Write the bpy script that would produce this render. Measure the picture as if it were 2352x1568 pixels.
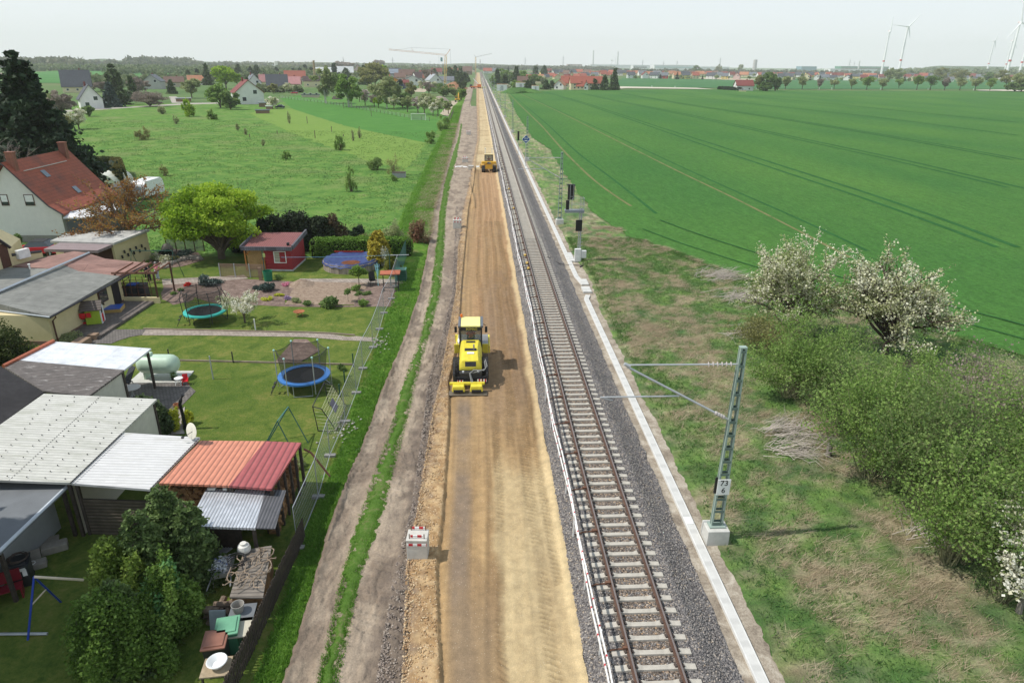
import bpy, bmesh, math, random
import numpy as np
from mathutils import Vector, Matrix
from mathutils.geometry import tessellate_polygon
rad=math.radians
HAZE=.00013;VEIL=6.1
for o in list(bpy.data.objects): bpy.data.objects.remove(o)
scn=bpy.context.scene
COL=scn.collection
# ---------------- camera ----------------
F_=1550.;CX,CY=1176.,784.;H=18.35
YAW,PITCH,ROLL=2.9,22.33,0.65
def _basis():
    y,p,r=rad(YAW),rad(PITCH),rad(ROLL)
    f=Vector((math.sin(y)*math.cos(p),math.cos(y)*math.cos(p),-math.sin(p)))
    rt=Vector((math.cos(y),-math.sin(y),0)); up=Vector((math.sin(y)*math.sin(p),math.cos(y)*math.sin(p),math.cos(p)))
    c,s=math.cos(r),math.sin(r)
    return f,c*rt+s*up,c*up-s*rt
BF,BR,BU=_basis()
cam=bpy.data.objects.new('camera',bpy.data.cameras.new('camera')); COL.objects.link(cam)
cam.matrix_world=Matrix(((BR.x,BU.x,-BF.x,0),(BR.y,BU.y,-BF.y,0),(BR.z,BU.z,-BF.z,H),(0,0,0,1)))
cam.data.sensor_width=36; cam.data.lens=36*F_/2352; cam.data.clip_end=30000; cam.data.clip_start=.3
scn.camera=cam
# ---------------- world, sun, exposure ----------------
SUN_EL=54; SUN_DIR=(-1,-0.06)      # sun stands to the left of the track
w=bpy.data.worlds.new('World'); scn.world=w; w.use_nodes=True
nt=w.node_tree; sky=nt.nodes.new('ShaderNodeTexSky'); sky.sky_type='NISHITA'; sky.sun_disc=False
sky.sun_elevation=rad(SUN_EL); sky.sun_rotation=math.atan2(SUN_DIR[0],SUN_DIR[1])
sky.air_density=1.0; sky.dust_density=1.2; sky.ozone_density=1.2; sky.altitude=100
bg=nt.nodes['Background']; bg.inputs[1].default_value=.15
# thin high veil of cloud in front of the blue: bright at the horizon, dimmer overhead
_tc=nt.nodes.new('ShaderNodeTexCoord');_sx=nt.nodes.new('ShaderNodeSeparateXYZ');nt.links.new(_tc.outputs['Generated'],_sx.inputs[0])
_vr=nt.nodes.new('ShaderNodeValToRGB');_e=_vr.color_ramp.elements;_e.new(.25)
_e[0].position=0;_e[0].color=(.9,.94,.965,1);_e[1].position=.25;_e[1].color=(.74,.82,.88,1);_e[2].position=.9;_e[2].color=(.34,.43,.54,1)
nt.links.new(_sx.outputs[2],_vr.inputs[0])
_cn=nt.nodes.new('ShaderNodeTexNoise');_cn.inputs['Scale'].default_value=2.5;_cn.inputs['Detail'].default_value=5;nt.links.new(_tc.outputs['Generated'],_cn.inputs['Vector'])
_vm=nt.nodes.new('ShaderNodeVectorMath');_vm.operation='SCALE';_vm.inputs['Scale'].default_value=VEIL;nt.links.new(_vr.outputs[0],_vm.inputs[0])
_mf=nt.nodes.new('ShaderNodeMapRange');_mf.inputs[3].default_value=.78;_mf.inputs[4].default_value=.92;nt.links.new(_cn.outputs[0],_mf.inputs[0])
_mx=nt.nodes.new('ShaderNodeMix');_mx.data_type='RGBA';nt.links.new(_mf.outputs[0],_mx.inputs[0]);nt.links.new(sky.outputs[0],_mx.inputs[6]);nt.links.new(_vm.outputs[0],_mx.inputs[7])
nt.links.new(_mx.outputs[2],bg.inputs[0])
sl=bpy.data.lights.new('sun','SUN'); sl.energy=3.5; sl.angle=rad(.9); sl.color=(1,.96,.89)
so=bpy.data.objects.new('sun',sl); COL.objects.link(so)
dv=Vector((SUN_DIR[0],SUN_DIR[1],0)).normalized(); sv=Vector((dv.x*math.cos(rad(SUN_EL)),dv.y*math.cos(rad(SUN_EL)),math.sin(rad(SUN_EL))))
so.rotation_euler=sv.to_track_quat('Z','Y').to_euler()
scn.view_settings.view_transform='Standard'; scn.view_settings.look='None'; scn.view_settings.exposure=0.22; scn.view_settings.gamma=1
scn.render.engine='CYCLES'
try:
    scn.cycles.max_bounces=6; scn.cycles.transparent_max_bounces=12; scn.cycles.volume_bounces=1
except Exception: pass
# ---------------- helpers ----------------
def G(u,v,z=0.):
    "point where the sight line through (u,v) meets height z"
    d=BF+(u-CX)/F_*BR-(v-CY)/F_*BU; t=(z-H)/d.z
    return (d.x*t,d.y*t)
def GY(u,v,Y):
    d=BF+(u-CX)/F_*BR-(v-CY)/F_*BU; t=Y/d.y
    return (d.x*t,Y,H+d.z*t)
def PR(x,y,z):
    d=Vector((x,y,z-H)); q=d.dot(BF); return (CX+F_*d.dot(BR)/q, CY-F_*d.dot(BU)/q)
def HT(u,v,vt):
    "height of an upright thing with foot (u,v) whose top shows at row vt"
    x,y=G(u,v); lo,hi=0.,min(400.,H+y*.45)
    for _ in range(40):
        m=(lo+hi)/2
        if PR(x,y,m)[1]>vt: lo=m
        else: hi=m
    return lo
_rs=np.random.RandomState(7)
_perm=_rs.rand(256,256)
def vnoise(x,y):
    xi=np.floor(x).astype(int);yi=np.floor(y).astype(int);fx=x-xi;fy=y-yi
    fx=fx*fx*(3-2*fx);fy=fy*fy*(3-2*fy)
    a=_perm[xi&255,yi&255];b=_perm[(xi+1)&255,yi&255];c=_perm[xi&255,(yi+1)&255];d=_perm[(xi+1)&255,(yi+1)&255]
    return a+(b-a)*fx+(c-a)*fy+(a-b-c+d)*fx*fy
def fbm(x,y,s=1.,o=4):
    x=np.asarray(x,float)/s;y=np.asarray(y,float)/s;r=0;a=.5;t=0
    for i in range(o): r=r+a*vnoise(x+17.3*i,y+9.1*i);t+=a;x=x*2.03;y=y*2.03;a*=.5
    return r/t
def sstep(a,b,x):
    t=np.clip((x-a)/(b-a),0,1);return t*t*(3-2*t)
def link(o,parent=None):
    COL.objects.link(o)
    if parent is not None: o.parent=parent
    return o
def tag(o,label=None,cat=None,group=None,kind=None):
    if label:o['label']=label
    if cat:o['category']=cat
    if group:o['group']=group
    if kind:o['kind']=kind
    return o
def thing(name,label,cat,loc=(0,0,0),rz=0,group=None):
    o=bpy.data.objects.new(name,None);o.empty_display_size=.3
    o.location=(loc[0],loc[1],loc[2] if len(loc)>2 else 0);o.rotation_euler=(0,0,rz)
    COL.objects.link(o);return tag(o,label,cat,group)
def kids(o): return [c for c in bpy.data.objects if c.parent==o]
_kid={}
def dup(root,loc,rz=0,sc=1.,label=None,group=None,sz=None):
    def rec(o,p):
        c=o.copy();COL.objects.link(c)
        if p is not None: c.parent=p
        if o.name not in _kid: _kid[o.name]=kids(o)
        for k in _kid[o.name]: rec(k,c)
        return c
    r=rec(root,None);r.location=(loc[0],loc[1],loc[2] if len(loc)>2 else 0);r.rotation_euler=(0,0,rz)
    r.scale=(sc,sc,sc*(sz or 1.))
    if label:r['label']=label
    if group:r['group']=group
    return r
def nmesh(name,V,F,mats=(),mi=None,smooth=False,attrs=None,col=None):
    "mesh from numpy arrays; F (n,3) or (n,4)"
    V=np.asarray(V,np.float32);F=np.asarray(F,np.int32);n,k=F.shape
    me=bpy.data.meshes.new(name);me.vertices.add(len(V));me.vertices.foreach_set('co',V.ravel())
    me.loops.add(n*k);me.loops.foreach_set('vertex_index',F.ravel())
    me.polygons.add(n);me.polygons.foreach_set('loop_start',np.arange(n,dtype=np.int32)*k)
    try: me.polygons.foreach_set('loop_total',np.full(n,k,np.int32))
    except Exception: pass
    for m in mats: me.materials.append(m)
    if mi is not None: me.polygons.foreach_set('material_index',np.asarray(mi,np.int32))
    me.update(calc_edges=True)
    if smooth: me.polygons.foreach_set('use_smooth',np.ones(n,bool))
    if attrs is not None:
        a=me.attributes.new('rnd','FLOAT','FACE');a.data.foreach_set('value',np.asarray(attrs,np.float32))
    if col is not None:
        a=me.attributes.new('tone','FLOAT_COLOR','POINT');c=np.ones((len(V),4),np.float32);c[:,:3]=col;a.data.foreach_set('color',c.ravel())
    me.validate();return me
def ob(name,me,parent=None,loc=None):
    o=bpy.data.objects.new(name,me);link(o,parent)
    if loc is not None:o.location=loc
    return o
class MB:
    def __init__(s): s.v=[];s.f=[];s.m=[]
    def add(s,vs,fs,mi=0):
        b=len(s.v);s.v+=[tuple(p) for p in vs];s.f+=[tuple(i+b for i in f) for f in fs];s.m+=[mi]*len(fs);return s
    def box(s,c,d,mi=0,rz=0,rx=0,ry=0,tap=1.):
        hx,hy,hz=d[0]/2,d[1]/2,d[2]/2
        P=[(x*(tap if z>0 else 1),y*(tap if z>0 else 1),z) for z in(-hz,hz) for x,y in((-hx,-hy),(hx,-hy),(hx,hy),(-hx,hy))]
        M=Matrix.Rotation(rz,3,'Z')@Matrix.Rotation(ry,3,'Y')@Matrix.Rotation(rx,3,'X');C=Vector(c)
        return s.add([M@Vector(p)+C for p in P],[(0,3,2,1),(4,5,6,7),(0,1,5,4),(1,2,6,5),(2,3,7,6),(3,0,4,7)],mi)
    def tube(s,pts,r,n=6,mi=0,cap=True):
        P=[Vector(p) for p in pts];R=r if isinstance(r,(list,tuple)) else [r]*len(P);b=[];vs=[];fs=[]
        for i,p in enumerate(P):
            t=(P[min(i+1,len(P)-1)]-P[max(i-1,0)])
            if t.length<1e-6:t=Vector((0,0,1))
            t.normalize();a=t.cross(Vector((0,0,1)) if abs(t.z)<.9 else Vector((1,0,0))).normalized();c=t.cross(a)
            for k in range(n):
                q=2*math.pi*k/n;vs.append(p+(a*math.cos(q)+c*math.sin(q))*R[i])
        for i in range(len(P)-1):
            for k in range(n): fs.append((i*n+k,i*n+(k+1)%n,(i+1)*n+(k+1)%n,(i+1)*n+k))
        if cap: fs.append(tuple(range(n-1,-1,-1)));fs.append(tuple((len(P)-1)*n+k for k in range(n)))
        return s.add(vs,fs,mi)
    def lathe(s,prof,c=(0,0,0),n=16,mi=0,ax='Z'):
        vs=[];fs=[]
        for r,z in prof:
            for k in range(n):
                q=2*math.pi*k/n;a,b=r*math.cos(q),r*math.sin(q)
                vs.append({'Z':(c[0]+a,c[1]+b,c[2]+z),'X':(c[0]+z,c[1]+a,c[2]+b),'Y':(c[0]+b,c[1]+z,c[2]+a)}[ax])
        m=len(prof)
        for i in range(m-1):
            for k in range(n): fs.append((i*n+k,i*n+(k+1)%n,(i+1)*n+(k+1)%n,(i+1)*n+k))
        fs.append(tuple(range(n-1,-1,-1)));fs.append(tuple((m-1)*n+k for k in range(n)))
        return s.add(vs,fs,mi)
    def prism(s,poly,z0,z1,mi=0):
        "poly xy list; z0,z1 numbers or per-vertex lists"
        n=len(poly);a=z0 if isinstance(z0,(list,tuple)) else [z0]*n;b=z1 if isinstance(z1,(list,tuple)) else [z1]*n
        vs=[(p[0],p[1],a[i]) for i,p in enumerate(poly)]+[(p[0],p[1],b[i]) for i,p in enumerate(poly)]
        fs=[(i,(i+1)%n,n+(i+1)%n,n+i) for i in range(n)];tri=tessellate_polygon([[Vector((p[0],p[1],0)) for p in poly]])
        fs+=[tuple(n+i for i in t) for t in tri]+[tuple(reversed(t)) for t in tri]
        return s.add(vs,fs,mi)
    def slab(s,pts,th,mi=0):
        "3d planar-ish polygon thickened downwards"
        n=len(pts);vs=[tuple(p) for p in pts]+[(p[0],p[1],p[2]-th) for p in pts]
        tri=tessellate_polygon([[Vector((p[0],p[1],0)) for p in pts]])
        fs=[t for t in tri]+[tuple(n+i for i in reversed(t)) for t in tri]+[(i,n+i,n+(i+1)%n,(i+1)%n) for i in range(n)]
        return s.add(vs,fs,mi)
    def ball(s,c,r,mi=0,n=8,jit=0,rng=random):
        rx,ry,rz=r if isinstance(r,(tuple,list)) else (r,r,r);vs=[];fs=[];m=n//2
        for i in range(m+1):
            th=math.pi*i/m
            for k in range(n):
                q=2*math.pi*k/n;j=1+rng.uniform(-jit,jit) if jit else 1
                vs.append((c[0]+rx*j*math.sin(th)*math.cos(q),c[1]+ry*j*math.sin(th)*math.sin(q),c[2]+rz*j*math.cos(th)))
        for i in range(m):
            for k in range(n): fs.append((i*n+k,(i+1)*n+k,(i+1)*n+(k+1)%n,i*n+(k+1)%n))
        return s.add(vs,fs,mi)
    def mesh(s,name,mats,smooth=False,off=None):
        me=bpy.data.meshes.new(name);v=s.v
        if off is not None: v=[(p[0]-off[0],p[1]-off[1],p[2]-off[2]) for p in v]
        me.from_pydata(v,[],s.f)
        for m in (mats if isinstance(mats,(list,tuple)) else [mats]): me.materials.append(m)
        me.polygons.foreach_set('material_index',s.m)
        me.validate();bm=bmesh.new();bm.from_mesh(me);bmesh.ops.recalc_face_normals(bm,faces=bm.faces);bm.to_mesh(me);bm.free()
        if smooth:
            me.polygons.foreach_set('use_smooth',[True]*len(me.polygons))
            try: me.set_sharp_from_angle(angle=rad(38))
            except Exception: pass
        return me
    def build(s,name,mats,parent=None,local=True,smooth=False,bev=0,label=None):
        "local: vertices already relative to the parent; otherwise in world space (parent unrotated)"
        off=None
        if not local and parent is not None:
            off=Vector(parent.location);p=parent.parent
            while p is not None: off+=Vector(p.location);p=p.parent
        o=ob(name,s.mesh(name,mats,smooth,off),parent)
        if bev:
            b=o.modifiers.new('bevel','BEVEL');b.width=bev;b.segments=2;b.limit_method='ANGLE'
        if label:o['label']=label
        return o
    def solo(s,name,mats,label,cat,loc=None,group=None,smooth=False,kind=None,bev=0,rz=0):
        "one-mesh thing; vertices local to loc"
        o=ob(name,s.mesh(name,mats,smooth),None,loc)
        o.rotation_euler=(0,0,rz)
        if bev:
            b=o.modifiers.new('bevel','BEVEL');b.width=bev;b.segments=2;b.limit_method='ANGLE'
        return tag(o,label,cat,group,kind)
# ---------------- materials ----------------
_mc={}
def _new(name):
    m=bpy.data.materials.new(name);m.use_nodes=True;t=m.node_tree;return m,t,t.nodes['Principled BSDF']
def N(t,ty,**k):
    n=t.nodes.new(ty)
    for a,b in k.items():
        if hasattr(n,a): setattr(n,a,b)
        else: n.inputs[a.replace('_',' ')].default_value=b
    return n
def noise(t,scale,detail=4,rough=.6,vec=None,dist=0):
    n=t.nodes.new('ShaderNodeTexNoise');n.inputs['Scale'].default_value=scale;n.inputs['Detail'].default_value=detail
    n.inputs['Roughness'].default_value=rough;n.inputs['Distortion'].default_value=dist
    if vec is None: vec=coord(t)
    t.links.new(vec,n.inputs['Vector']);return n.outputs[0]
def coord(t):
    if 'geo' not in t.nodes:
        g=t.nodes.new('ShaderNodeTexCoord');g.name='geo'
    return t.nodes['geo'].outputs['Object']
def stretch(t,sx,sy,sz):
    m=t.nodes.new('ShaderNodeMapping');m.inputs['Scale'].default_value=(sx,sy,sz);t.links.new(coord(t),m.inputs[0]);return m.outputs[0]
def ramp(t,fac,stops):
    r=t.nodes.new('ShaderNodeValToRGB');e=r.color_ramp.elements
    while len(e)<len(stops): e.new(.5)
    for i,(p,c) in enumerate(stops): e[i].position=p;e[i].color=(*c,1) if len(c)==3 else c
    t.links.new(fac,r.inputs[0]);return r.outputs[0]
def mixc(t,a,b,fac,mode='MIX'):
    m=t.nodes.new('ShaderNodeMix');m.data_type='RGBA';m.blend_type=mode
    if isinstance(fac,(int,float)): m.inputs[0].default_value=fac
    else: t.links.new(fac,m.inputs[0])
    for i,x in ((6,a),(7,b)):
        if isinstance(x,(tuple,list)): m.inputs[i].default_value=(*x[:3],1)
        else: t.links.new(x,m.inputs[i])
    return m.outputs[2]
def bump(t,b,h,strength=.5,dist=.02):
    n=t.nodes.new('ShaderNodeBump');n.inputs['Strength'].default_value=strength;n.inputs['Distance'].default_value=dist
    t.links.new(h,n.inputs['Height']);t.links.new(n.outputs[0],b.inputs['Normal'])
def sc(c,k): return tuple(min(1,x*k) for x in c)
def M(name,c=(.5,.5,.5),rough=.75,var=.18,scale=3.,metal=0,bmp=0,spec=.3,detail=5):
    "plain procedural material: colour broken up by two noises"
    if name in _mc: return _mc[name]
    m,t,b=_new(name)
    n1=noise(t,scale,detail);n2=noise(t,scale*.17,3)
    c1=ramp(t,n1,[(.3,sc(c,1-var)),(.7,sc(c,1+var))])
    t.links.new(mixc(t,c1,sc(c,1-var*1.3),ramp(t,n2,[(.45,(0,0,0)),(.75,(.8,.8,.8))])),b.inputs['Base Color'])
    b.inputs['Roughness'].default_value=rough;b.inputs['Metallic'].default_value=metal
    try:b.inputs['Specular IOR Level'].default_value=spec
    except Exception:pass
    if bmp: bump(t,b,n1,bmp,.02)
    _mc[name]=m;return m
def paint(name,c=(.5,.5,.5),rough=.42): return M(name,c,rough,.1,3.,0,0,.4)
def leafmat(name,cols,rough=.6,trans=.25):
    if name in _mc: return _mc[name]
    m,t,b=_new(name);a=t.nodes.new('ShaderNodeAttribute');a.attribute_name='rnd'
    k=len(cols);c=ramp(t,a.outputs['Fac'],[((i+.2)/k,q) for i,q in enumerate(cols)])
    t.links.new(c,b.inputs['Base Color']);b.inputs['Roughness'].default_value=rough
    try:b.inputs['Specular IOR Level'].default_value=.2
    except Exception:pass
    tr=t.nodes.new('ShaderNodeBsdfTranslucent');t.links.new(c,tr.inputs[0])
    mx=t.nodes.new('ShaderNodeMixShader');mx.inputs[0].default_value=trans
    t.links.new(b.outputs[0],mx.inputs[1]);t.links.new(tr.outputs[0],mx.inputs[2])
    t.links.new(mx.outputs[0],t.nodes['Material Output'].inputs[0]);_mc[name]=m;return m
def groundmat(name,stops=(),scale=.6,fine=9,bmp=.4,bscale=14,big=None,bdist=.05,stretchv=None,speck=None):
    "ground: colour ramp over large patches mixed with fine grain"
    if name in _mc: return _mc[name]
    m,t,b=_new(name);v=stretch(t,*stretchv) if stretchv else None
    n1=noise(t,scale,6,.65,v,.6);n2=noise(t,fine,4,.7,v)
    mixf=t.nodes.new('ShaderNodeMath');mixf.operation='MULTIPLY_ADD'
    t.links.new(n2,mixf.inputs[0]);mixf.inputs[1].default_value=.55;t.links.new(n1,mixf.inputs[2])
    s2=t.nodes.new('ShaderNodeMath');s2.operation='SUBTRACT';t.links.new(mixf.outputs[0],s2.inputs[0]);s2.inputs[1].default_value=.275
    c=ramp(t,s2.outputs[0],stops)
    if big:
        nb=noise(t,big[0],3,.5);c=mixc(t,c,big[1],ramp(t,nb,[(big[2],(0,0,0)),(big[2]+.18,(big[3],)*3)]))
    if speck:
        vo=t.nodes.new('ShaderNodeTexVoronoi');vo.inputs['Scale'].default_value=speck[0];t.links.new(coord(t),vo.inputs['Vector'])
        c=mixc(t,c,speck[1],ramp(t,vo.outputs['Distance'],[(speck[2],(1,1,1)),(speck[2]+.05,(0,0,0))]))
    t.links.new(c,b.inputs['Base Color']);b.inputs['Roughness'].default_value=.95
    try:b.inputs['Specular IOR Level'].default_value=.1
    except Exception:pass
    bump(t,b,noise(t,bscale,4,.7,v),bmp,bdist);_mc[name]=m;return m
def tonemat(name,fine=30,amp=.25,bmp=.5,bscale=25,speck=None,bdist=.03):
    "ground whose large patches come from the mesh's tone attribute"
    if name in _mc: return _mc[name]
    m,t,b=_new(name);a=t.nodes.new('ShaderNodeAttribute');a.attribute_name='tone'
    n=noise(t,fine,5,.75);n2=noise(t,fine*.12,4,.6)
    c=mixc(t,a.outputs['Color'],ramp(t,n,[(.25,(1-amp,)*3),(.75,(1+amp*.8,)*3)]),1,'MULTIPLY')
    c=mixc(t,c,ramp(t,n2,[(.3,(1-amp*.6,)*3),(.7,(1+amp*.5,)*3)]),1,'MULTIPLY')
    if speck:
        vo=t.nodes.new('ShaderNodeTexVoronoi');vo.inputs['Scale'].default_value=speck[0];t.links.new(coord(t),vo.inputs['Vector'])
        c=mixc(t,c,speck[1],ramp(t,vo.outputs['Distance'],[(speck[2],(1,1,1)),(speck[2]+.06,(0,0,0))]))
    t.links.new(c,b.inputs['Base Color']);b.inputs['Roughness'].default_value=.95
    bump(t,b,noise(t,bscale,5,.7),bmp,bdist);_mc[name]=m;return m
def ribmat(name,c=(.5,.5,.5),per=.18,ax=0,rough=.45,dark=.55,metal=0,var=.1,stain=None,spec=.4):
    "corrugated / planked surface: ribs along one object axis"
    if name in _mc: return _mc[name]
    m,t,b=_new(name);wv=t.nodes.new('ShaderNodeTexWave');wv.bands_direction='XYZ'[ax];wv.inputs['Scale'].default_value=1/per/3.1416*.5*1.0
    wv.inputs['Scale'].default_value=.3142/per*1.0
    t.links.new(coord(t),wv.inputs[0]);n=noise(t,2.5,5);n3=noise(t,.5,4)
    cc=ramp(t,n,[(.3,sc(c,1-var)),(.7,sc(c,1+var))])
    cc=mixc(t,sc(c,dark),cc,ramp(t,wv.outputs[0],[(.05,(0,0,0)),(.3,(1,1,1))]))
    if stain: cc=mixc(t,cc,stain[0],ramp(t,n3 if len(stain)<3 else noise(t,stain[2],6,.75,stretch(t,*stain[3])),[(stain[1],(0,0,0)),(stain[1]+.15,(.8,.8,.8))]))
    t.links.new(cc,b.inputs['Base Color']);b.inputs['Roughness'].default_value=rough;b.inputs['Metallic'].default_value=metal
    bump(t,b,wv.outputs[0],.6,.03);_mc[name]=m;return m
def tilemat(name,c,sx=.3,sy=.3,var=.22,rough=.7,mortar=.45,off=.5,bmp=.5,ms=.02):
    "tiles, bricks or pavers in object xy"
    if name in _mc: return _mc[name]
    m,t,b=_new(name);br=t.nodes.new('ShaderNodeTexBrick');br.offset=off;br.inputs['Scale'].default_value=1
    br.inputs['Brick Width'].default_value=sx;br.inputs['Row Height'].default_value=sy;br.inputs['Mortar Size'].default_value=ms
    br.inputs['Color1'].default_value=(*sc(c,1+var),1);br.inputs['Color2'].default_value=(*sc(c,1-var),1);br.inputs['Mortar'].default_value=(*sc(c,mortar),1)
    t.links.new(coord(t),br.inputs[0]);n=noise(t,1.2,6,.7)
    cc=mixc(t,br.outputs[0],ramp(t,n,[(.3,(.7,.7,.7)),(.7,(1.15,1.15,1.15))]),1,'MULTIPLY')
    t.links.new(cc,b.inputs['Base Color']);b.inputs['Roughness'].default_value=rough
    bump(t,b,br.outputs[1],-bmp if False else bmp,-.01);_mc[name]=m;return m
def rooftile(name,c=(.5,.5,.5),row=.32,var=.2,rough=.7,patch=None):
    if name in _mc: return _mc[name]
    m,t,b=_new(name);n=noise(t,2.2,6,.7);n2=noise(t,.35,4,.6)
    wv=t.nodes.new('ShaderNodeTexWave');wv.bands_direction='Z';wv.wave_profile='SAW';wv.inputs['Scale'].default_value=.3142/row*1.0;t.links.new(coord(t),wv.inputs[0])
    wy=t.nodes.new('ShaderNodeTexWave');wy.bands_direction='Y';wy.inputs['Scale'].default_value=.3142/.26;t.links.new(coord(t),wy.inputs[0])
    cc=ramp(t,n,[(.3,sc(c,1-var)),(.7,sc(c,1+var))])
    cc=mixc(t,cc,patch or sc(c,.6),ramp(t,n2,[(.48,(0,0,0)),(.66,(.75,.75,.75))]))
    cc=mixc(t,sc(c,.35),cc,ramp(t,wv.outputs[0],[(.0,(0,0,0)),(.14,(1,1,1))]))
    cc=mixc(t,cc,sc(c,.6),ramp(t,wy.outputs[0],[(.0,(.5,.5,.5)),(.3,(0,0,0))]))
    t.links.new(cc,b.inputs['Base Color']);b.inputs['Roughness'].default_value=rough;bump(t,b,wv.outputs[0],.5,.03);_mc[name]=m;return m
def glass(name='window_glass',c=(.03,.04,.05)):
    if name in _mc: return _mc[name]
    m=M(name,c,.08,.1,1.,0,0,.8);return m
def netmat(name,c,alpha,scale=0):
    if name in _mc: return _mc[name]
    m,t,b=_new(name);b.inputs['Base Color'].default_value=(*c,1);b.inputs['Roughness'].default_value=.8
    b.inputs['Alpha'].default_value=alpha;_mc[name]=m;return m
# ---------------- vegetation builders ----------------
def rdir(rs,n):
    v=rs.normal(size=(n,3));return v/np.linalg.norm(v,axis=1)[:,None]
def quads(P,size,rs,up=.0,aspect=1.,jit=.45):
    "one randomly turned leaf quad per point"
    n=len(P);a=rdir(rs,n);a[:,2]*=(1-up);a/=np.linalg.norm(a,axis=1)[:,None]
    b=np.cross(a,rdir(rs,n));b/=np.linalg.norm(b,axis=1)[:,None]
    s=(size*(1-jit+2*jit*rs.rand(n)))[:,None]*.5;a=a*s*aspect;b=b*s
    V=np.stack([P-a-b*.6,P+a*.2-b,P+a+b*.5,P-a*.3+b],1).reshape(-1,3)
    return V,np.arange(n*4,dtype=np.int32).reshape(n,4)
def crown_pts(rs,C,R,n,shell=.55):
    "points in ellipsoidal clumps; C (k,3), R (k,3); returns points and clump index"
    k=len(C);vol=R[:,0]*R[:,1]*R[:,2];vol=vol**(2/3.);i=rs.choice(k,n,p=vol/vol.sum())
    d=rdir(rs,n);r=(shell+(1-shell)*rs.rand(n))**1.; r*=.75+.5*rs.rand(n)
    return C[i]+d*r[:,None]*R[i],i
def fol(name,parent,P,ci,size,mat,rs,up=0,aspect=1.,cv=.5):
    ct=rs.rand(int(ci.max())+1 if len(ci) else 1)
    V,F=quads(P,size,rs,up,aspect);r=(1-cv)*rs.rand(len(P))+cv*ct[ci]
    return ob(name,nmesh(name,V,F,[mat],attrs=r),parent)
def limb(mb,p0,p1,r0,r1,rs,sag=.12,n=5,seg=3):
    p0=np.array(p0);p1=np.array(p1);L=np.linalg.norm(p1-p0);pts=[];rr=[]
    for i in range(seg+1):
        t=i/seg;q=p0+(p1-p0)*t+np.array([0,0,sag*L*math.sin(math.pi*t)])+(rs.normal(size=3)*L*.03 if 0<i<seg else 0)
        pts.append(q);rr.append(r0+(r1-r0)*t)
    mb.tube(pts,rr,n,cap=False);return pts
BARK=M('bark',(.12,.095,.07),.95,.3,6,0,.5)
BARKG=M('grey_bark',(.2,.18,.15),.95,.3,6,0,.5)
BIRCH=ribmat('birch_bark',(.62,.6,.55),.5,2,.8,.25)
TWIG=M('twig',(.16,.12,.085),.95,.25,8)
def tree(name,label,cat,loc,h,rx,mat,n=6000,size=.2,ry=None,base=.25,kind='round',clumps=22,cr=.3,bark=None,tr=None,twigs=0,seed=1,group=None,rz=0,trunks=1,shell=.5,lean=(0,0),up=0,parts=('crown','trunk')):
    """broadleaf tree: trunk and limbs reach to leaf clumps spread through the crown volume"""
    rs=np.random.RandomState(seed);ry=ry or rx;z0=h*base;hz=(h-z0)/2;zc=z0+hz;tr=tr or h*.028+.04
    d=rdir(rs,clumps);r=rs.rand(clumps)**(1/2.4)
    C=d*r[:,None]*np.array([rx,ry,hz])*(1-cr*.75)+np.array([lean[0],lean[1],zc])
    if kind=='cone':
        t=np.clip((C[:,2]-z0)/(h-z0),0,1);C[:,:2]*=(1.15-t*.95)[:,None]*1.3
    if kind=='vase':
        t=np.clip((C[:,2]-z0)/(h-z0),0,1);C[:,:2]*=(.45+.75*t)[:,None]
    R=np.stack([rx*cr*(.7+.7*rs.rand(clumps)),ry*cr*(.7+.7*rs.rand(clumps)),hz*cr*(.55+.6*rs.rand(clumps))],1)
    e=thing(name,label,cat,loc,rz,group)
    if mat is not None:
        P,ci=crown_pts(rs,C,R,n,shell);P[:,2]=np.maximum(P[:,2],.05)
        fol(parts[0],e,P,ci,size,mat,rs,up)
    mb=MB()
    for k in range(trunks):
        bx=0 if trunks==1 else rs.uniform(-.25,.25)*rx*.6;by=0 if trunks==1 else rs.uniform(-.25,.25)*ry*.6
        tx,ty=lean[0]*.8+bx*2,lean[1]*.8+by*2;top=h*.86 if kind in('cone','birch') else z0+hz*1.1
        pts=[(bx,by,-.1),(bx+tx*.15,by+ty*.15,top*.3),(bx*1.2+tx*.5,by*1.2+ty*.5,top*.65),(tx,ty,top)]
        mb.tube(pts,[tr,tr*.8,tr*.5,tr*.12],7,cap=False)
    ord_=range(clumps)
    for i in ord_:
        c=C[i];hd=math.hypot(c[0]-lean[0]*.5,c[1]-lean[1]*.5);zs=min(max(z0*.75,c[2]-hd*.75-hz*.15),h*.8);f=zs/max(h,.1)
        s=(lean[0]*f*.9,lean[1]*f*.9,zs)
        pts=limb(mb,s,c,tr*.38*(1-f*.5),tr*.07,rs)
        for q in range(twigs):
            a=pts[1+q%2];u=rdir(rs,1)[0]*R[i]*1.1+c;limb(mb,a,u,tr*.12,tr*.03,rs,.1,3,2)
    mb.build(parts[1],bark or BARK,e);return e
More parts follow.
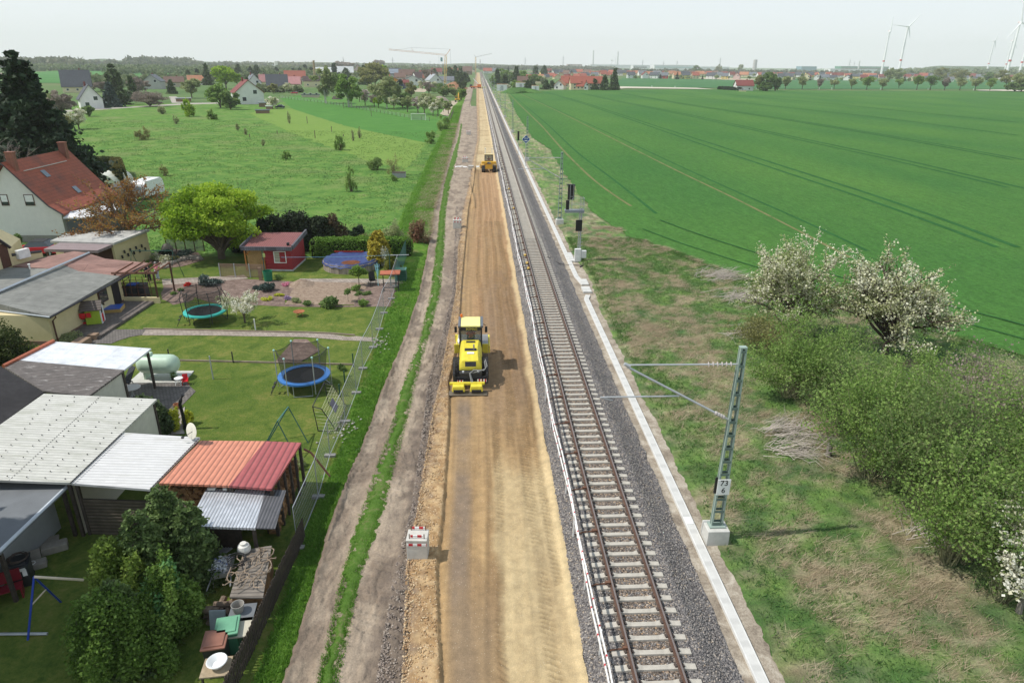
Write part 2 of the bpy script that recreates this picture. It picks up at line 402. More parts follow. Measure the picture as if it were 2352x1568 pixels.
def conifer(name,label,cat,loc,h,r,mat,n=5000,size=.28,seed=1,group=None,base=.06,tiers=16,droop=.25,bark=None,irreg=.3,pw=.85):
    rs=np.random.RandomState(seed);e=thing(name,label,cat,loc,rs.uniform(0,6),group);mb=MB()
    mb.tube([(0,0,-.1),(0,0,h*.5),(0,0,h*.97)],[h*.02+.05,h*.012+.03,.02],7,cap=False);Ps=[];ci=[];k=0
    for i in range(tiers):
        t=(i+rs.rand()*.6)/tiers;z=h*(base+(1-base)*t);rr=r*(1-t)**pw*(1-irreg*rs.rand())+.05*h*.3;nb=max(4,int(9*(1-t)+4))
        for j in range(nb):
            a=2*math.pi*(j+rs.rand()*.8)/nb;L=rr*(1-irreg*rs.rand());tip=np.array([L*math.cos(a),L*math.sin(a),-droop*L+.12*L])
            m=int(n/(tiers*11.)*(.4+L/r*1.6))+2;q=rs.rand(m)**.6;P=tip[None,:]*q[:,None]+np.array([0,0,z])
            P+=rs.normal(size=(m,3))*np.array([1,1,.5])*(size*.25+L*.11);P[:,2]-=rs.rand(m)*size*.9;Ps.append(P);ci.append(np.full(m,k));k+=1
            if i%2==0: mb.tube([(0,0,z),(tip[0]*.8,tip[1]*.8,z+tip[2]*.8)],[.05+h*.002,.015],3,cap=False)
    P=np.concatenate(Ps);P[:,2]=np.maximum(P[:,2],.05);fol('crown',e,P,np.concatenate(ci),size,mat,rs,.3,1.5,.4)
    mb.build('trunk',bark or BARK,e);return e
def bush(name,label,cat,loc,h,rx,mat,n=1800,size=.14,ry=None,clumps=12,cr=.36,seed=1,group=None,stems=7,shell=.5,bark=None,rz=0,flat=0,single=False):
    rs=np.random.RandomState(seed);ry=ry or rx
    d=rdir(rs,clumps);d[:,2]=np.abs(d[:,2])*.95;r=rs.rand(clumps)**.45
    C=d*r[:,None]*np.array([rx,ry,h])*(1-cr*.8)+np.array([0,0,h*cr*.45])
    R=np.stack([rx*cr*(.7+.6*rs.rand(clumps)),ry*cr*(.7+.6*rs.rand(clumps)),h*cr*(.5+.5*rs.rand(clumps))],1)
    P,ci=crown_pts(rs,C,R,n,shell);P[:,2]=np.maximum(P[:,2],.04)
    if single:
        ct=rs.rand(clumps);V,F=quads(P,size,rs);o=ob(name,nmesh(name,V,F,[mat],attrs=.5*rs.rand(n)+.5*ct[ci]),None,loc if len(loc)>2 else (*loc,0));o.rotation_euler[2]=rz
        return tag(o,label,cat,group)
    e=thing(name,label,cat,loc,rz,group);fol('leaves',e,P,ci,size,mat,rs)
    mb=MB()
    for i in range(stems):
        c=C[i%clumps];a=rs.uniform(0,6.28);b=(rx*.12*math.cos(a),ry*.12*math.sin(a),0);limb(mb,b,(c[0],c[1],c[2]+R[i%clumps][2]*.7),.02+h*.008,.008,rs,.15,4,3)
    mb.build('stems',bark or TWIG,e);return e
def branchy(name,label,cat,loc,h,r,mat,n=6000,size=.12,base=.2,seed=1,nl=12,ns=6,nt=4,scat=.12,bark=None,tr=.15,lean=(0,0),ry=None,parts=('crown','trunk'),top=1.,tw=1.,group=None,hollow=.35):
    "limbs, side branches and twigs built first; leaves or flowers sit along the outer branches"
    rs=np.random.RandomState(seed);ry=ry or r;e=thing(name,label,cat,loc,0,group);mb=MB();zb=h*base;zc=zb+(h-zb)*(.42 if base>.06 else .45);hz=h-zc;segs=[];shrub=base<.06
    if not shrub: mb.tube([(0,0,-.1),(lean[0]*.2,lean[1]*.2,zb),(lean[0]*.6,lean[1]*.6,h*.6)],[tr,tr*.75,tr*.3],7,cap=False)
    for i in range(nl):
        d=rdir(rs,1)[0];d[2]=abs(d[2])*1.3-(.45 if not shrub else -.15);q=hollow+(1-hollow)*rs.rand()**.5
        end=np.array([d[0]*r*q+lean[0],d[1]*ry*q+lean[1],max(.15*h,zc+d[2]*hz*q*top)])
        if shrub: a=rs.rand()*6.28;st=np.array([.12*r*math.cos(a),.12*ry*math.sin(a),0.])
        else: f=rs.uniform(.3,1.);st=np.array([lean[0]*.3*f,lean[1]*.3*f,min(zb*f+.35*max(0,end[2]-zb),h*.6)])
        L=np.linalg.norm(end-st);P=limb(mb,st,end,tr*(.42 if not shrub else .3),tr*.1,rs,.14,4,4)
        for j in range(ns):
            t=rs.uniform(.3,1.)*(len(P)-1);k=min(int(t),len(P)-2);s0=P[k]+(P[k+1]-P[k])*(t-k);dd=(end-st)/L*.7+rdir(rs,1)[0]*.75+np.array([0,0,.12]);l2=L*rs.uniform(.18,.4);s1=s0+dd*l2
            mb.tube([s0,(s0+s1)/2+rs.normal(size=3)*l2*.06,s1],[tr*.12*tw,tr*.08*tw,tr*.03*tw],3,cap=False);segs.append((s0,s1,i))
            for m in range(nt):
                u0=s0+(s1-s0)*rs.uniform(.2,1);u1=u0+(dd*.5+rdir(rs,1)[0]*.9)*l2*rs.uniform(.3,.7);mb.tube([u0,u1],[tr*.05*tw,tr*.02*tw],3,cap=False);segs.append((u0,u1,i))
    A=np.array([s[0] for s in segs]);B=np.array([s[1] for s in segs]);ci=np.array([s[2] for s in segs]);w=np.linalg.norm(B-A,axis=1);i=rs.choice(len(A),n,p=w/w.sum())
    P=A[i]+(B[i]-A[i])*rs.rand(n)[:,None]**.8+rs.normal(size=(n,3))*scat;P[:,2]=np.maximum(P[:,2],.05)
    fol(parts[0],e,P,ci[i]*3+i%3,size,mat,rs);mb.build(parts[1],bark or BARK,e);return e
def hedge(name,label,p0,p1,wd,h,mat,n=5000,size=.12,seed=3,cat='hedge'):
    "clipped hedge: dense box of leaf faces over a dark twig core"
    rs=np.random.RandomState(seed);p0=np.array(p0);p1=np.array(p1);L=np.linalg.norm(p1-p0);ang=math.atan2(p1[1]-p0[1],p1[0]-p0[0])
    e=thing(name,label,cat,((p0[0]+p1[0])/2,(p0[1]+p1[1])/2,0),ang)
    P=rs.rand(n,3)*2-1;f=rs.choice(4,n,p=[.32,.32,.3,.06]);s=np.sign(rs.rand(n)-.5)
    P[f==0,1]=1;P[f==1,1]=-1;P[f==2,2]=1;P[f==3,0]=s[f==3]
    q=(np.abs(P)**6).sum(1)**(-1/6.)*1.0;P=P*np.minimum(q,1)[:,None]
    P=P*np.array([L/2,wd/2,h/2])+np.array([0,0,h/2]);P+=rs.normal(size=P.shape)*size*.35;P+= (fbm(P[:,0]*1.3+9,P[:,2]*1.3+P[:,1],1)-.5)[:,None]*np.array([0,.3,.2])
    ci=(fbm(P[:,0],P[:,1]+P[:,2],.5)*30).astype(int);P[:,2]=np.maximum(P[:,2],.03);fol('leaves',e,P,ci,size,mat,rs,cv=.35)
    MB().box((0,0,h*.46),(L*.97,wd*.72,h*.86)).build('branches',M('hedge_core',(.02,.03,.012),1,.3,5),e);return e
def tufts(name,label,P,mat,nb=4,hh=.3,wd=.04,lean=.6,seed=2,cat='grass',wind=(0,0)):
    "grass blades, one triangle each"
    rs=np.random.RandomState(seed);P=np.repeat(np.asarray(P,float),nb,0);n=len(P);P[:,:2]+=rs.normal(size=(n,2))*hh*.35
    a=rs.rand(n)*6.283;ww=wd*(.6+.8*rs.rand(n));h=hh*(.5+rs.rand(n));l=lean*h*rs.rand(n);b=rs.rand(n)*6.283
    dx=np.stack([np.cos(a)*ww/2,np.sin(a)*ww/2,np.zeros(n)],1);tip=P+np.stack([np.cos(b)*l+wind[0]*h,np.sin(b)*l+wind[1]*h,h*np.clip(1-lean*.35,.15,1)],1)
    V=np.stack([P-dx,P+dx,tip],1).reshape(-1,3);F=np.arange(n*3).reshape(n,3)
    o=ob(name,nmesh(name,V,F,[mat],attrs=.55*rs.rand(n)+.45*fbm(P[:,0],P[:,1],1.7,3)));return tag(o,label,cat,None,'stuff')
def stones(name,label,P,size,mat,seed=4,flat=.7,cat='stones'):
    rs=np.random.RandomState(seed);n=len(P);b=np.array([[1,0,0],[0,1,0],[-1,0,0],[0,-1,0],[0,0,1],[0,0,-1]],float);f=np.array([[0,1,4],[1,2,4],[2,3,4],[3,0,4],[1,0,5],[2,1,5],[3,2,5],[0,3,5]])
    s=size*(.5+rs.rand(n))[:,None,None]*.5;V=b[None]*(.6+.7*rs.rand(n,6,1))*s;a=rs.rand(n)*6.28;c,q=np.cos(a)[:,None],np.sin(a)[:,None]
    x=V[...,0]*c-V[...,1]*q;y=V[...,0]*q+V[...,1]*c;V=np.stack([x,y,V[...,2]*flat+.35*x*rs.uniform(-1,1,(n,1))],-1)+np.asarray(P)[:,None,:]
    F=(f[None]+6*np.arange(n)[:,None,None]).reshape(-1,3);o=ob(name,nmesh(name,V.reshape(-1,3),F,[mat],attrs=np.repeat(rs.rand(n),8)));return tag(o,label,cat,None,'stuff')
def stonemat(name,stops):
    if name in _mc:return _mc[name]
    m,t,b=_new(name);a=t.nodes.new('ShaderNodeAttribute');a.attribute_name='rnd';c=ramp(t,a.outputs['Fac'],stops)
    t.links.new(mixc(t,c,ramp(t,noise(t,60,3),[(.3,(.75,)*3),(.7,(1.2,)*3)]),1,'MULTIPLY'),b.inputs['Base Color']);b.inputs['Roughness'].default_value=.85;_mc[name]=m;return m
L_={}
def LM(k): return L_[k]
L_['spring']=leafmat('spring_leaves',[(.13,.23,.02),(.22,.36,.025),(.33,.49,.04),(.44,.58,.06)],trans=.45)
L_['green']=leafmat('green_leaves',[(.085,.14,.045),(.12,.2,.055),(.18,.27,.08),(.25,.34,.11)],trans=.45)
L_['pale']=leafmat('pale_spring_leaves',[(.2,.23,.11),(.28,.33,.15),(.37,.42,.19),(.45,.48,.25)],trans=.5)
L_['haz']=leafmat('hazel_leaves',[(.11,.19,.045),(.17,.28,.06),(.24,.37,.09),(.32,.44,.13)],trans=.45)
L_['dark']=leafmat('dark_needles',[(.012,.025,.012),(.02,.04,.018),(.03,.055,.025),(.045,.075,.035)],trans=.1)
L_['blue']=leafmat('blue_needles',[(.03,.05,.045),(.05,.08,.07),(.08,.115,.1),(.11,.15,.13)],trans=.1)
L_['con']=leafmat('conifer_needles',[(.04,.06,.025),(.06,.09,.035),(.085,.125,.05),(.12,.165,.065)],trans=.15)
L_['hedge']=leafmat('hedge_leaves',[(.06,.13,.02),(.1,.2,.025),(.14,.26,.035),(.2,.34,.05)],trans=.2)
L_['copper']=leafmat('copper_leaves',[(.16,.06,.025),(.26,.11,.035),(.35,.19,.05),(.42,.28,.07)],trans=.35)
L_['blos']=leafmat('white_blossom',[(.2,.26,.08),(.38,.4,.2),(.7,.68,.5),(.84,.82,.7),(.9,.88,.8)],trans=.3)
L_['blosg']=leafmat('blossom_and_leaves',[(.14,.21,.05),(.24,.31,.09),(.42,.45,.22),(.66,.65,.46),(.76,.74,.58)],trans=.3)
L_['pink']=leafmat('pink_blossom',[(.2,.16,.12),(.33,.26,.22),(.5,.42,.38),(.66,.58,.54)],trans=.2)
L_['mauve']=leafmat('budding_twigs',[(.17,.14,.12),(.24,.19,.16),(.32,.26,.22),(.38,.31,.26)],trans=.3)
L_['olive']=leafmat('olive_leaves',[(.15,.16,.06),(.22,.225,.08),(.3,.3,.11),(.37,.36,.15)],trans=.45)
L_['gold']=leafmat('golden_needles',[(.22,.16,.02),(.36,.28,.03),(.48,.4,.05),(.55,.5,.08)])
L_['lime']=leafmat('yellow_green_leaves',[(.25,.27,.02),(.42,.45,.03),(.55,.58,.05),(.65,.66,.1)])
L_['grass']=leafmat('grass_blades',[(.07,.16,.02),(.11,.24,.028),(.15,.32,.04),(.21,.38,.06)],trans=.4)
L_['wgrass']=leafmat('wild_grass_blades',[(.05,.12,.03),(.08,.18,.04),(.13,.23,.06),(.2,.27,.09)],trans=.4)
L_['straw']=leafmat('dry_grass_blades',[(.22,.16,.1),(.34,.26,.17),(.46,.37,.25),(.58,.48,.34)],trans=.3)
L_['brush']=leafmat('cut_twigs',[(.22,.18,.15),(.32,.27,.23),(.42,.37,.32),(.5,.45,.4)],trans=0)
L_['blosc']=leafmat('cream_blossom',[(.16,.2,.06),(.3,.33,.13),(.54,.55,.32),(.7,.69,.5),(.77,.76,.6)],trans=.3)
# ---------------- terrain and ground sheets ----------------
def tab(pts,z=0):
    w=sorted([G(u,v,z)[::-1] for u,v in pts]);Y=np.array([a for a,b in w]);X=np.array([b for a,b in w])
    def f(y):
        y=np.asarray(y,float);r=np.interp(y,Y,X)
        return r
    return f
rutL=tab([(653,1568),(730,1316),(773,1174),(852,976),(886,882),(930,779),(963,677),(984,574),(997,483),(1015,423),(1031,362),(1043,322),(1053,282),(1060,250)])
graL=tab([(732,1568),(789,1316),(833,1174),(902,976),(927,882),(966,779),(989,677),(1001,574),(1011,483),(1021,423),(1037,362),(1051,322),(1059,282)])
graR=tab([(779,1568),(832,1316),(882,1174),(935,976),(956,882),(984,779),(1012,677),(1021,574),(1025,483),(1035,423),(1051,362),(1058,322),(1063,282)])
rubL=tab([(858,1568),(905,1316),(944,1174),(971,976),(979,882),(1012,779),(1038,677),(1043,574),(1045,483),(1051,423),(1062,362),(1070,322),(1068,282),(1078,241)])
sanL=tab([(925,1568),(935,1316),(961,1174),(991,976),(1012,882),(1030,779),(1048,677),(1053,574),(1064,483),(1078,423),(1088,362),(1096,322),(1096,282),(1094,241),(1094,180)])
groL=tab([(1010,1568),(1001,1316),(1017,1174),(1030,976),(1030,882),(1053,779),(1058,677),(1067,574),(1075,483),(1088,423),(1094,362),(1101,322)])
sanR=lambda y: 3.38+0*np.asarray(y,float)
fieldE=tab([(1165,214),(1185,260),(1222,317),(1262,345),(1295,398),(1357,486),(1440,545),(1560,588),(1700,638),(1920,702),(2352,822)])
shift=lambda f,d:(lambda y:f(y)+d)
def ystep(y0,y1,a=.07,k=.0035):
    r=[y0]
    while r[-1]<y1: r.append(r[-1]+max(a,r[-1]*k))
    return np.array(r)
def strip(name,fL,fR,Y,nx,mat,zf=None,cf=None,jit=0,z=0,jr=1.,kind='structure',label=None,cat=None,smooth=True):
    Y=np.asarray(Y);L=fL(Y);R=fR(Y)
    if jit: L=L+(fbm(Y*0+3,Y,1.1,4)-.5)*jit+(fbm(Y*0+8,Y,.25,3)-.5)*jit*.5;R=R+((fbm(Y*0+31,Y,1.3,4)-.5)*jit+(fbm(Y*0+5,Y,.25,3)-.5)*jit*.5)*jr
    s=np.linspace(0,1,nx);X=L[:,None]+(R-L)[:,None]*s[None];YY=np.repeat(Y[:,None],nx,1);S=np.repeat(s[None],len(Y),0)
    Z=np.zeros_like(X)+z+(zf(X,YY,S) if zf else 0);V=np.stack([X,YY,Z],-1).reshape(-1,3)
    i=np.arange((len(Y)-1)*nx).reshape(-1,nx)[:,:-1].ravel();F=np.stack([i,i+1,i+nx+1,i+nx],1)
    o=ob(name,nmesh(name,V,F,[mat],smooth=smooth,col=cf(X,YY,S).reshape(-1,3) if cf else None))
    return tag(o,label,cat,None,kind)
def poly(name,pts,z,mat,jit=0,step=1.5,kind='structure',world=False,label=None,cat=None):
    W=[p if world else G(*p) for p in pts];Q=[]
    for i,p in enumerate(W):
        q=W[(i+1)%len(W)];L=math.hypot(q[0]-p[0],q[1]-p[1]);n=max(1,min(400,int(L/step))) if jit else 1
        for k in range(n):
            t=k/n;x,y=p[0]+(q[0]-p[0])*t,p[1]+(q[1]-p[1])*t;j=(float(fbm(x,y,2.,4))-.5)*jit*2
            Q.append((x-(q[1]-p[1])/L*j,y+(q[0]-p[0])/L*j))
    tri=tessellate_polygon([[Vector((a,b,0)) for a,b in Q]]);mb=MB();mb.add([(a,b,z) for a,b in Q],[tuple(t) for t in tri])
    o=ob(name,mb.mesh(name,mat))
    if o.data.polygons and o.data.polygons[0].normal.z<0: o.data.flip_normals()
    return tag(o,label,cat,None,kind)
def C3(*c): return np.array(c,float)
def mixn(a,b,t): return a*(1-t[...,None])+b*t[...,None]
# base ground reaching the horizon
GB=groundmat('countryside',[(.25,(.07,.13,.04)),(.5,(.1,.17,.055)),(.75,(.17,.19,.085))],.02,.3,.3,.5,(.004,(.23,.17,.11),.55,.8),.1)
mb=MB();R_=9000
mb.add([(-R_,-60,0),(R_,-60,0),(R_,R_*1.3,0),(-R_,R_*1.3,0)],[(0,1,2,3)]);tag(ob('ground',mb.mesh('ground',GB)),kind='structure')
FG=(.05,.165,.03)
def fieldmat(name,c):
    m,t,b=_new(name);n=noise(t,.035,4,.5,stretch(t,1,.35,1));n2=noise(t,3.2,4,.75);n3=noise(t,.6,5,.6,stretch(t,2.2,.5,1))
    cc=ramp(t,n,[(.3,sc(c,.86)),(.7,(c[0]*1.5,c[1]*1.1,c[2]))]);cc=mixc(t,cc,ramp(t,n2,[(.3,(.62,.62,.62)),(.7,(1.3,1.3,1.3))]),1,'MULTIPLY')
    cc=mixc(t,cc,ramp(t,n3,[(.35,(.86,.88,.86)),(.65,(1.1,1.1,1.1))]),1,'MULTIPLY')
    t.links.new(cc,b.inputs['Base Color']);b.inputs['Roughness'].default_value=.9;bump(t,b,n2,.9,.15)
    try:b.inputs['Specular IOR Level'].default_value=.15
    except Exception:pass
    _mc[name]=m;return m
FM=fieldmat('wheat',FG)
# wheat field right of the line
fp=[(1165,212),(1185,260),(1222,317),(1262,345),(1295,398),(1357,486),(1440,545),(1560,588),(1700,638),(1920,702),(2352,822),(2900,1010),(3300,700),(3300,230),(2352,211),(1800,208),(1640,206),(1340,207)]
FW=[G(*p) for p in fp]
poly('wheat_field',FW,.16,FM,jit=.7,step=1.2,world=True)
# tramlines: pairs of wheel ruts through the crop, bare soil shows in the nearest
TLM=groundmat('tramline_gap_shade',[(.3,(.018,.08,.02)),(.6,(.03,.12,.03))],.5,6,.5)  # darker green stands in for the shade between the crop walls
TLS=groundmat('tramline_soil',[(.2,(.22,.19,.09)),(.55,(.15,.16,.06)),(.75,(.05,.12,.03))],.35,4,.5)
def spline(pts,n=60):
    P=np.array(pts,float);t=np.concatenate([[0],np.cumsum(np.linalg.norm(np.diff(P,axis=0),axis=1))]);q=np.linspace(0,t[-1],n)
    x=np.interp(q,t,P[:,0]);y=np.interp(q,t,P[:,1]);k=np.ones(7)/7
    xs=np.convolve(np.pad(x,3,'edge'),k,'valid');ys=np.convolve(np.pad(y,3,'edge'),k,'valid');return np.stack([xs,ys],1)
def ribbon(name,P,wd,z,mat,kind='structure',jit=.0):
    P=np.asarray(P);T=np.gradient(P,axis=0);T/=np.linalg.norm(T,axis=1)[:,None]+1e-9;Nn=np.stack([-T[:,1],T[:,0]],1)
    w_=wd/2*(1+jit*(fbm(P[:,0],P[:,1],2)-.5)*2)[:,None];V=np.concatenate([P+Nn*w_,P-Nn*w_]);V=np.concatenate([V,np.full((len(V),1),z)],1);n=len(P);i=np.arange(n-1)
    return tag(ob(name,nmesh(name,V,np.stack([i,i+n,i+n+1,i+1],1),[mat])),kind=kind)
tl=[[(1166,214),(1196,243),(1245,290),(1302,355),(1380,430),(1470,486)],[(1170,214),(1210,246),(1262,290),(1330,355),(1420,420),(1525,505)],
 [(1190,213),(1290,260),(1420,325),(1570,400),(1740,480),(1850,540),(2005,618)],[(1194,213),(1300,262),(1440,325),(1600,400),(1770,475),(1890,525),(2040,600)],
 [(1252,212),(1345,240),(1480,286),(1620,335),(1800,395),(2060,480),(2352,592)],[(1257,212),(1355,240),(1495,286),(1640,332),(1830,392),(2100,478),(2400,592)],
 [(1330,214),(1430,236),(1560,262),(1780,310),(2050,368),(2352,440)],[(1336,214),(1440,236),(1575,262),(1800,310),(2080,368),(2400,444)],
 [(1420,214),(1570,240),(1800,275),(2060,318),(2352,372)],[(1426,214),(1580,240),(1815,275),(2080,318),(2400,376)],
 [(1540,217),(1740,240),(2000,268),(2352,313)],[(1650,216),(1900,238),(2352,283)]]
for i,p in enumerate(tl):
    W=spline([G(*q,.16) for q in p],90);soil=i in(0,2)
    ribbon('tramline',W,.45 if i<4 else .5+.1*i*.6,.168+.004*i,TLS if soil else TLM,jit=.3)
for dx,dy in ((0,0),(26,-3)):     # headland ruts along the near edge of the crop
    W=spline([G(u+dx*1.5,v-12-dx*.9-dy,.16) for u,v in [(1470,536),(1560,570),(1700,615),(1920,678),(2352,790),(2600,870)]],70);ribbon('tramline',W,.2,.22+dx*.001,TLM,jit=.5)
# second wheat field beyond the lane and the field road
FM2=fieldmat('far_wheat',(.05,.17,.06))
poly('wheat_field',[(1400,200),(1640,203),(1800,205.5),(2310,205.5),(2330,186),(2200,184),(1750,181),(1430,179.5)],.3,FM2)
poly('field_road',[(1383,206),(1396,201),(1420,199.6),(1600,203),(1640,206.5),(1600,205.6),(1440,203.6),(1410,206)],.36,M('pale_road',(.55,.5,.4),.9,.1))
poly('field_road',[(2240,207.5),(2300,206.8),(2500,212),(2500,215),(2352,211),(2250,209.4)],.37,_mc['pale_road'])
poly('fallow_strip',[(1575,178.8),(1660,179),(1775,183.2),(1690,185),(1620,182.5)],.38,M('fallow',(.42,.36,.25),.95,.15,.1))
# left side fields far off
poly('wheat_field',[(60,168),(130,163.5),(400,163),(470,166),(500,176),(470,182),(240,184),(150,192),(60,190)],.2,fieldmat('left_wheat',(.06,.21,.05)))
poly('rapeseed_field',[(545,155.3),(740,156.3),(780,159.5),(560,158.5)],.2,M('rapeseed',(.45,.46,.05),.9,.12,.02))
poly('rapeseed_field',[(360,152),(460,152.6),(470,154.5),(372,154)],.2,_mc['rapeseed'])
poly('ploughed_field',[(560,159),(780,159.8),(900,163),(600,164)],.15,M('ploughed',(.12,.16,.07),.9,.15,.02))
for q in ([(1094,166),(1130,165.5),(1800,174),(1760,170),(1300,163)],[(1800,150),(1000,158),(1096,163),(1092,165.6),(880,163)]):
    poly('ploughed_field',q,.15,M('bare_soil',(.2,.15,.11),.9,.15,.02))
# meadow left of the haul road
MEA=groundmat('meadow_grass',[(.25,(.06,.13,.03)),(.42,(.09,.2,.04)),(.56,(.14,.255,.05)),(.68,(.2,.26,.085)),(.8,(.27,.25,.13))],.33,3.2,.9,3.5,(.07,(.23,.23,.1),.52,.45),.25)
poly('meadow',[(60,236),(440,238),(600,240),(745,225),(1010,262),(1060,300),(1030,420),(985,600),(700,640),(240,560),(-250,520)],.006,MEA,jit=.3)
MOW=groundmat('mown_meadow',[(.25,(.11,.21,.04)),(.5,(.16,.26,.05)),(.75,(.24,.29,.085))],.9,2.5,.5,3,None,.12,(.45,2.2,1))
poly('mown_meadow',[(574,262),(600,252),(640,248),(672,250.6),(795,290),(913,314.5),(978,328),(962,356),(937,388),(851,373),(827,361),(761,339),(685,312)],.014,MOW,jit=1.2)
MGR=groundmat('fresh_meadow',[(.3,(.055,.16,.03)),(.6,(.085,.22,.042)),(.8,(.14,.25,.06))],.3,2.,.5,3,None,.12,(.5,2,1))
poly('fresh_meadow',[(643,226),(690,219),(746,231),(819,243),(950,270),(1006,275),(1012,290),(989,319),(978,328),(913,314.5),(795,290),(672,250.6)],.018,MGR,jit=.8)
ORC=groundmat('orchard_grass',[(.3,(.06,.16,.03)),(.6,(.1,.22,.045)),(.8,(.17,.24,.07))],.4,2,.4,3)
poly('orchard_grass',[(690,217),(760,222),(880,235),(1000,248),(1040,240),(1048,262),(1010,276),(950,270),(819,243)],.010,ORC)
poly('gravel_yard',[(1010,262),(1037,232),(1080,231),(1082,247),(1062,262),(1035,270)],.022,groundmat('yard_gravel',[(.3,(.34,.28,.2)),(.7,(.5,.43,.33))],.5,3),jit=.5)
poly('gravel_yard',[(930,206),(965,203),(985,206),(975,212),(940,211)],.022,groundmat('yard_gravel',[(.3,(.3,.25,.2)),(.7,(.5,.43,.33))],.5,3))
poly('village_lane',[(0,262),(215,250),(340,243),(430,237),(500,236),(505,238.5),(430,240.5),(250,251),(0,268)],.02,groundmat('lane',[(.3,(.33,.3,.26)),(.7,(.45,.41,.36))],.5,3))
poly('village_lane',[(213,250),(212,222),(224,222),(252,247)],.025,_mc['lane'])
poly('village_lane',[(395,237),(388,222),(404,222),(432,236)],.026,_mc['lane'])
# garden lawns
LAWN=groundmat('lawn',[(.25,(.055,.095,.018)),(.42,(.095,.145,.026)),(.56,(.14,.18,.036)),(.72,(.22,.21,.06))],.8,5,.9,9,(.1,(.07,.125,.02),.5,.6),.1)
lawnL=lambda y:-60+0*np.asarray(y,float);lawnR=lambda y:-7.1+0*np.asarray(y,float)
poly('lawn',[(-60,13),(-7.2,13),(-7.2,67),(-17,67.6),(-34,68),(-60,60)],.008,LAWN,jit=.1,world=True)
# verge between the gardens and the haul road
VG=groundmat('verge_grass',[(.25,(.06,.12,.018)),(.45,(.095,.2,.026)),(.6,(.14,.26,.035)),(.75,(.24,.2,.08))],.9,6,.9,11,(.5,(.28,.2,.11),.58,.6),.15)
Y=ystep(12,420,.25,.008)
def bankz(X,Yy,S): return (.35*np.sin(np.pi*np.clip(S,0,1))*sstep(62,75,Yy)+.05*fbm(X,Yy,.5))*1.0
strip('verge',lambda y:np.where(y<62,-7.35,rutL(y)-3.6-.5*np.sin(y*.1)),shift(rutL,.25),Y,14,VG,bankz,None,1.2,.012)
# haul road: dry wheel tracks in grey-brown earth
def road_c(X,Yy,S):
    base=mixn(C3(.32,.245,.175),C3(.43,.345,.26),fbm(X,Yy*.3,.8,4))
    base=mixn(base,C3(.2,.15,.11),sstep(.47,.65,fbm(X,Yy*.5,1.,5))*.75);q_=(X-rubL(Yy))/1.;base=mixn(base,C3(.17,.13,.1),sstep(-.8,.2,q_+(fbm(X,Yy,.5,4)-.5)*1.6)*.85*(1-.75*sstep(45,95,Yy)));d=np.minimum(S,1-S);base=mixn(base,C3(.17,.125,.09),(1-sstep(.0,.07,d))*.8)
    return base
def road_z(X,Yy,S):
    x0=rutL(Yy);z=-.06*np.exp(-((X-x0-.75)/.35)**2)-.06*np.exp(-((X-graR(Yy)-.7)/.45)**2)
    tread=.018*np.sign(np.sin(Yy*14+6*np.abs(X-x0-.8)))*sstep(.45,.6,fbm(X,Yy,2.1,3))*(Yy<70)
    e=(X-x0);return z+.07*(fbm(X,Yy,.45,4)-.5)+.06*(fbm(X,Yy,.12,2)-.5)*(Yy<60)+tread*1.5+.1*np.exp(-((e-.1)/.14)**2)+.05*sstep(.5,.7,fbm(X,Yy*.4,.3,3))
ROAD=tonemat('haul_road_earth',14,.34,.9,14,None,.06)
strip('haul_road',rutL,shift(sanL,.25),ystep(12,330,.07,.0035),90,ROAD,road_z,road_c,.22,.15)
strip('haul_road',lambda y:-9.+0*y,lambda y:-4.+0*y,ystep(325,600,3,.01),8,ROAD,None,road_c,.5,.12)
GS=groundmat('track_grass',[(.3,(.06,.12,.02)),(.55,(.09,.17,.03)),(.75,(.2,.18,.09))],1.5,7,.8,12)
strip('grass_strip',shift(graL,.05),shift(graR,-.05),ystep(12,230,.12,.005),8,GS,lambda X,Yy,S:.1*np.sin(np.pi*S)*(.6+.8*fbm(X,Yy,.4)),None,.5,.13)
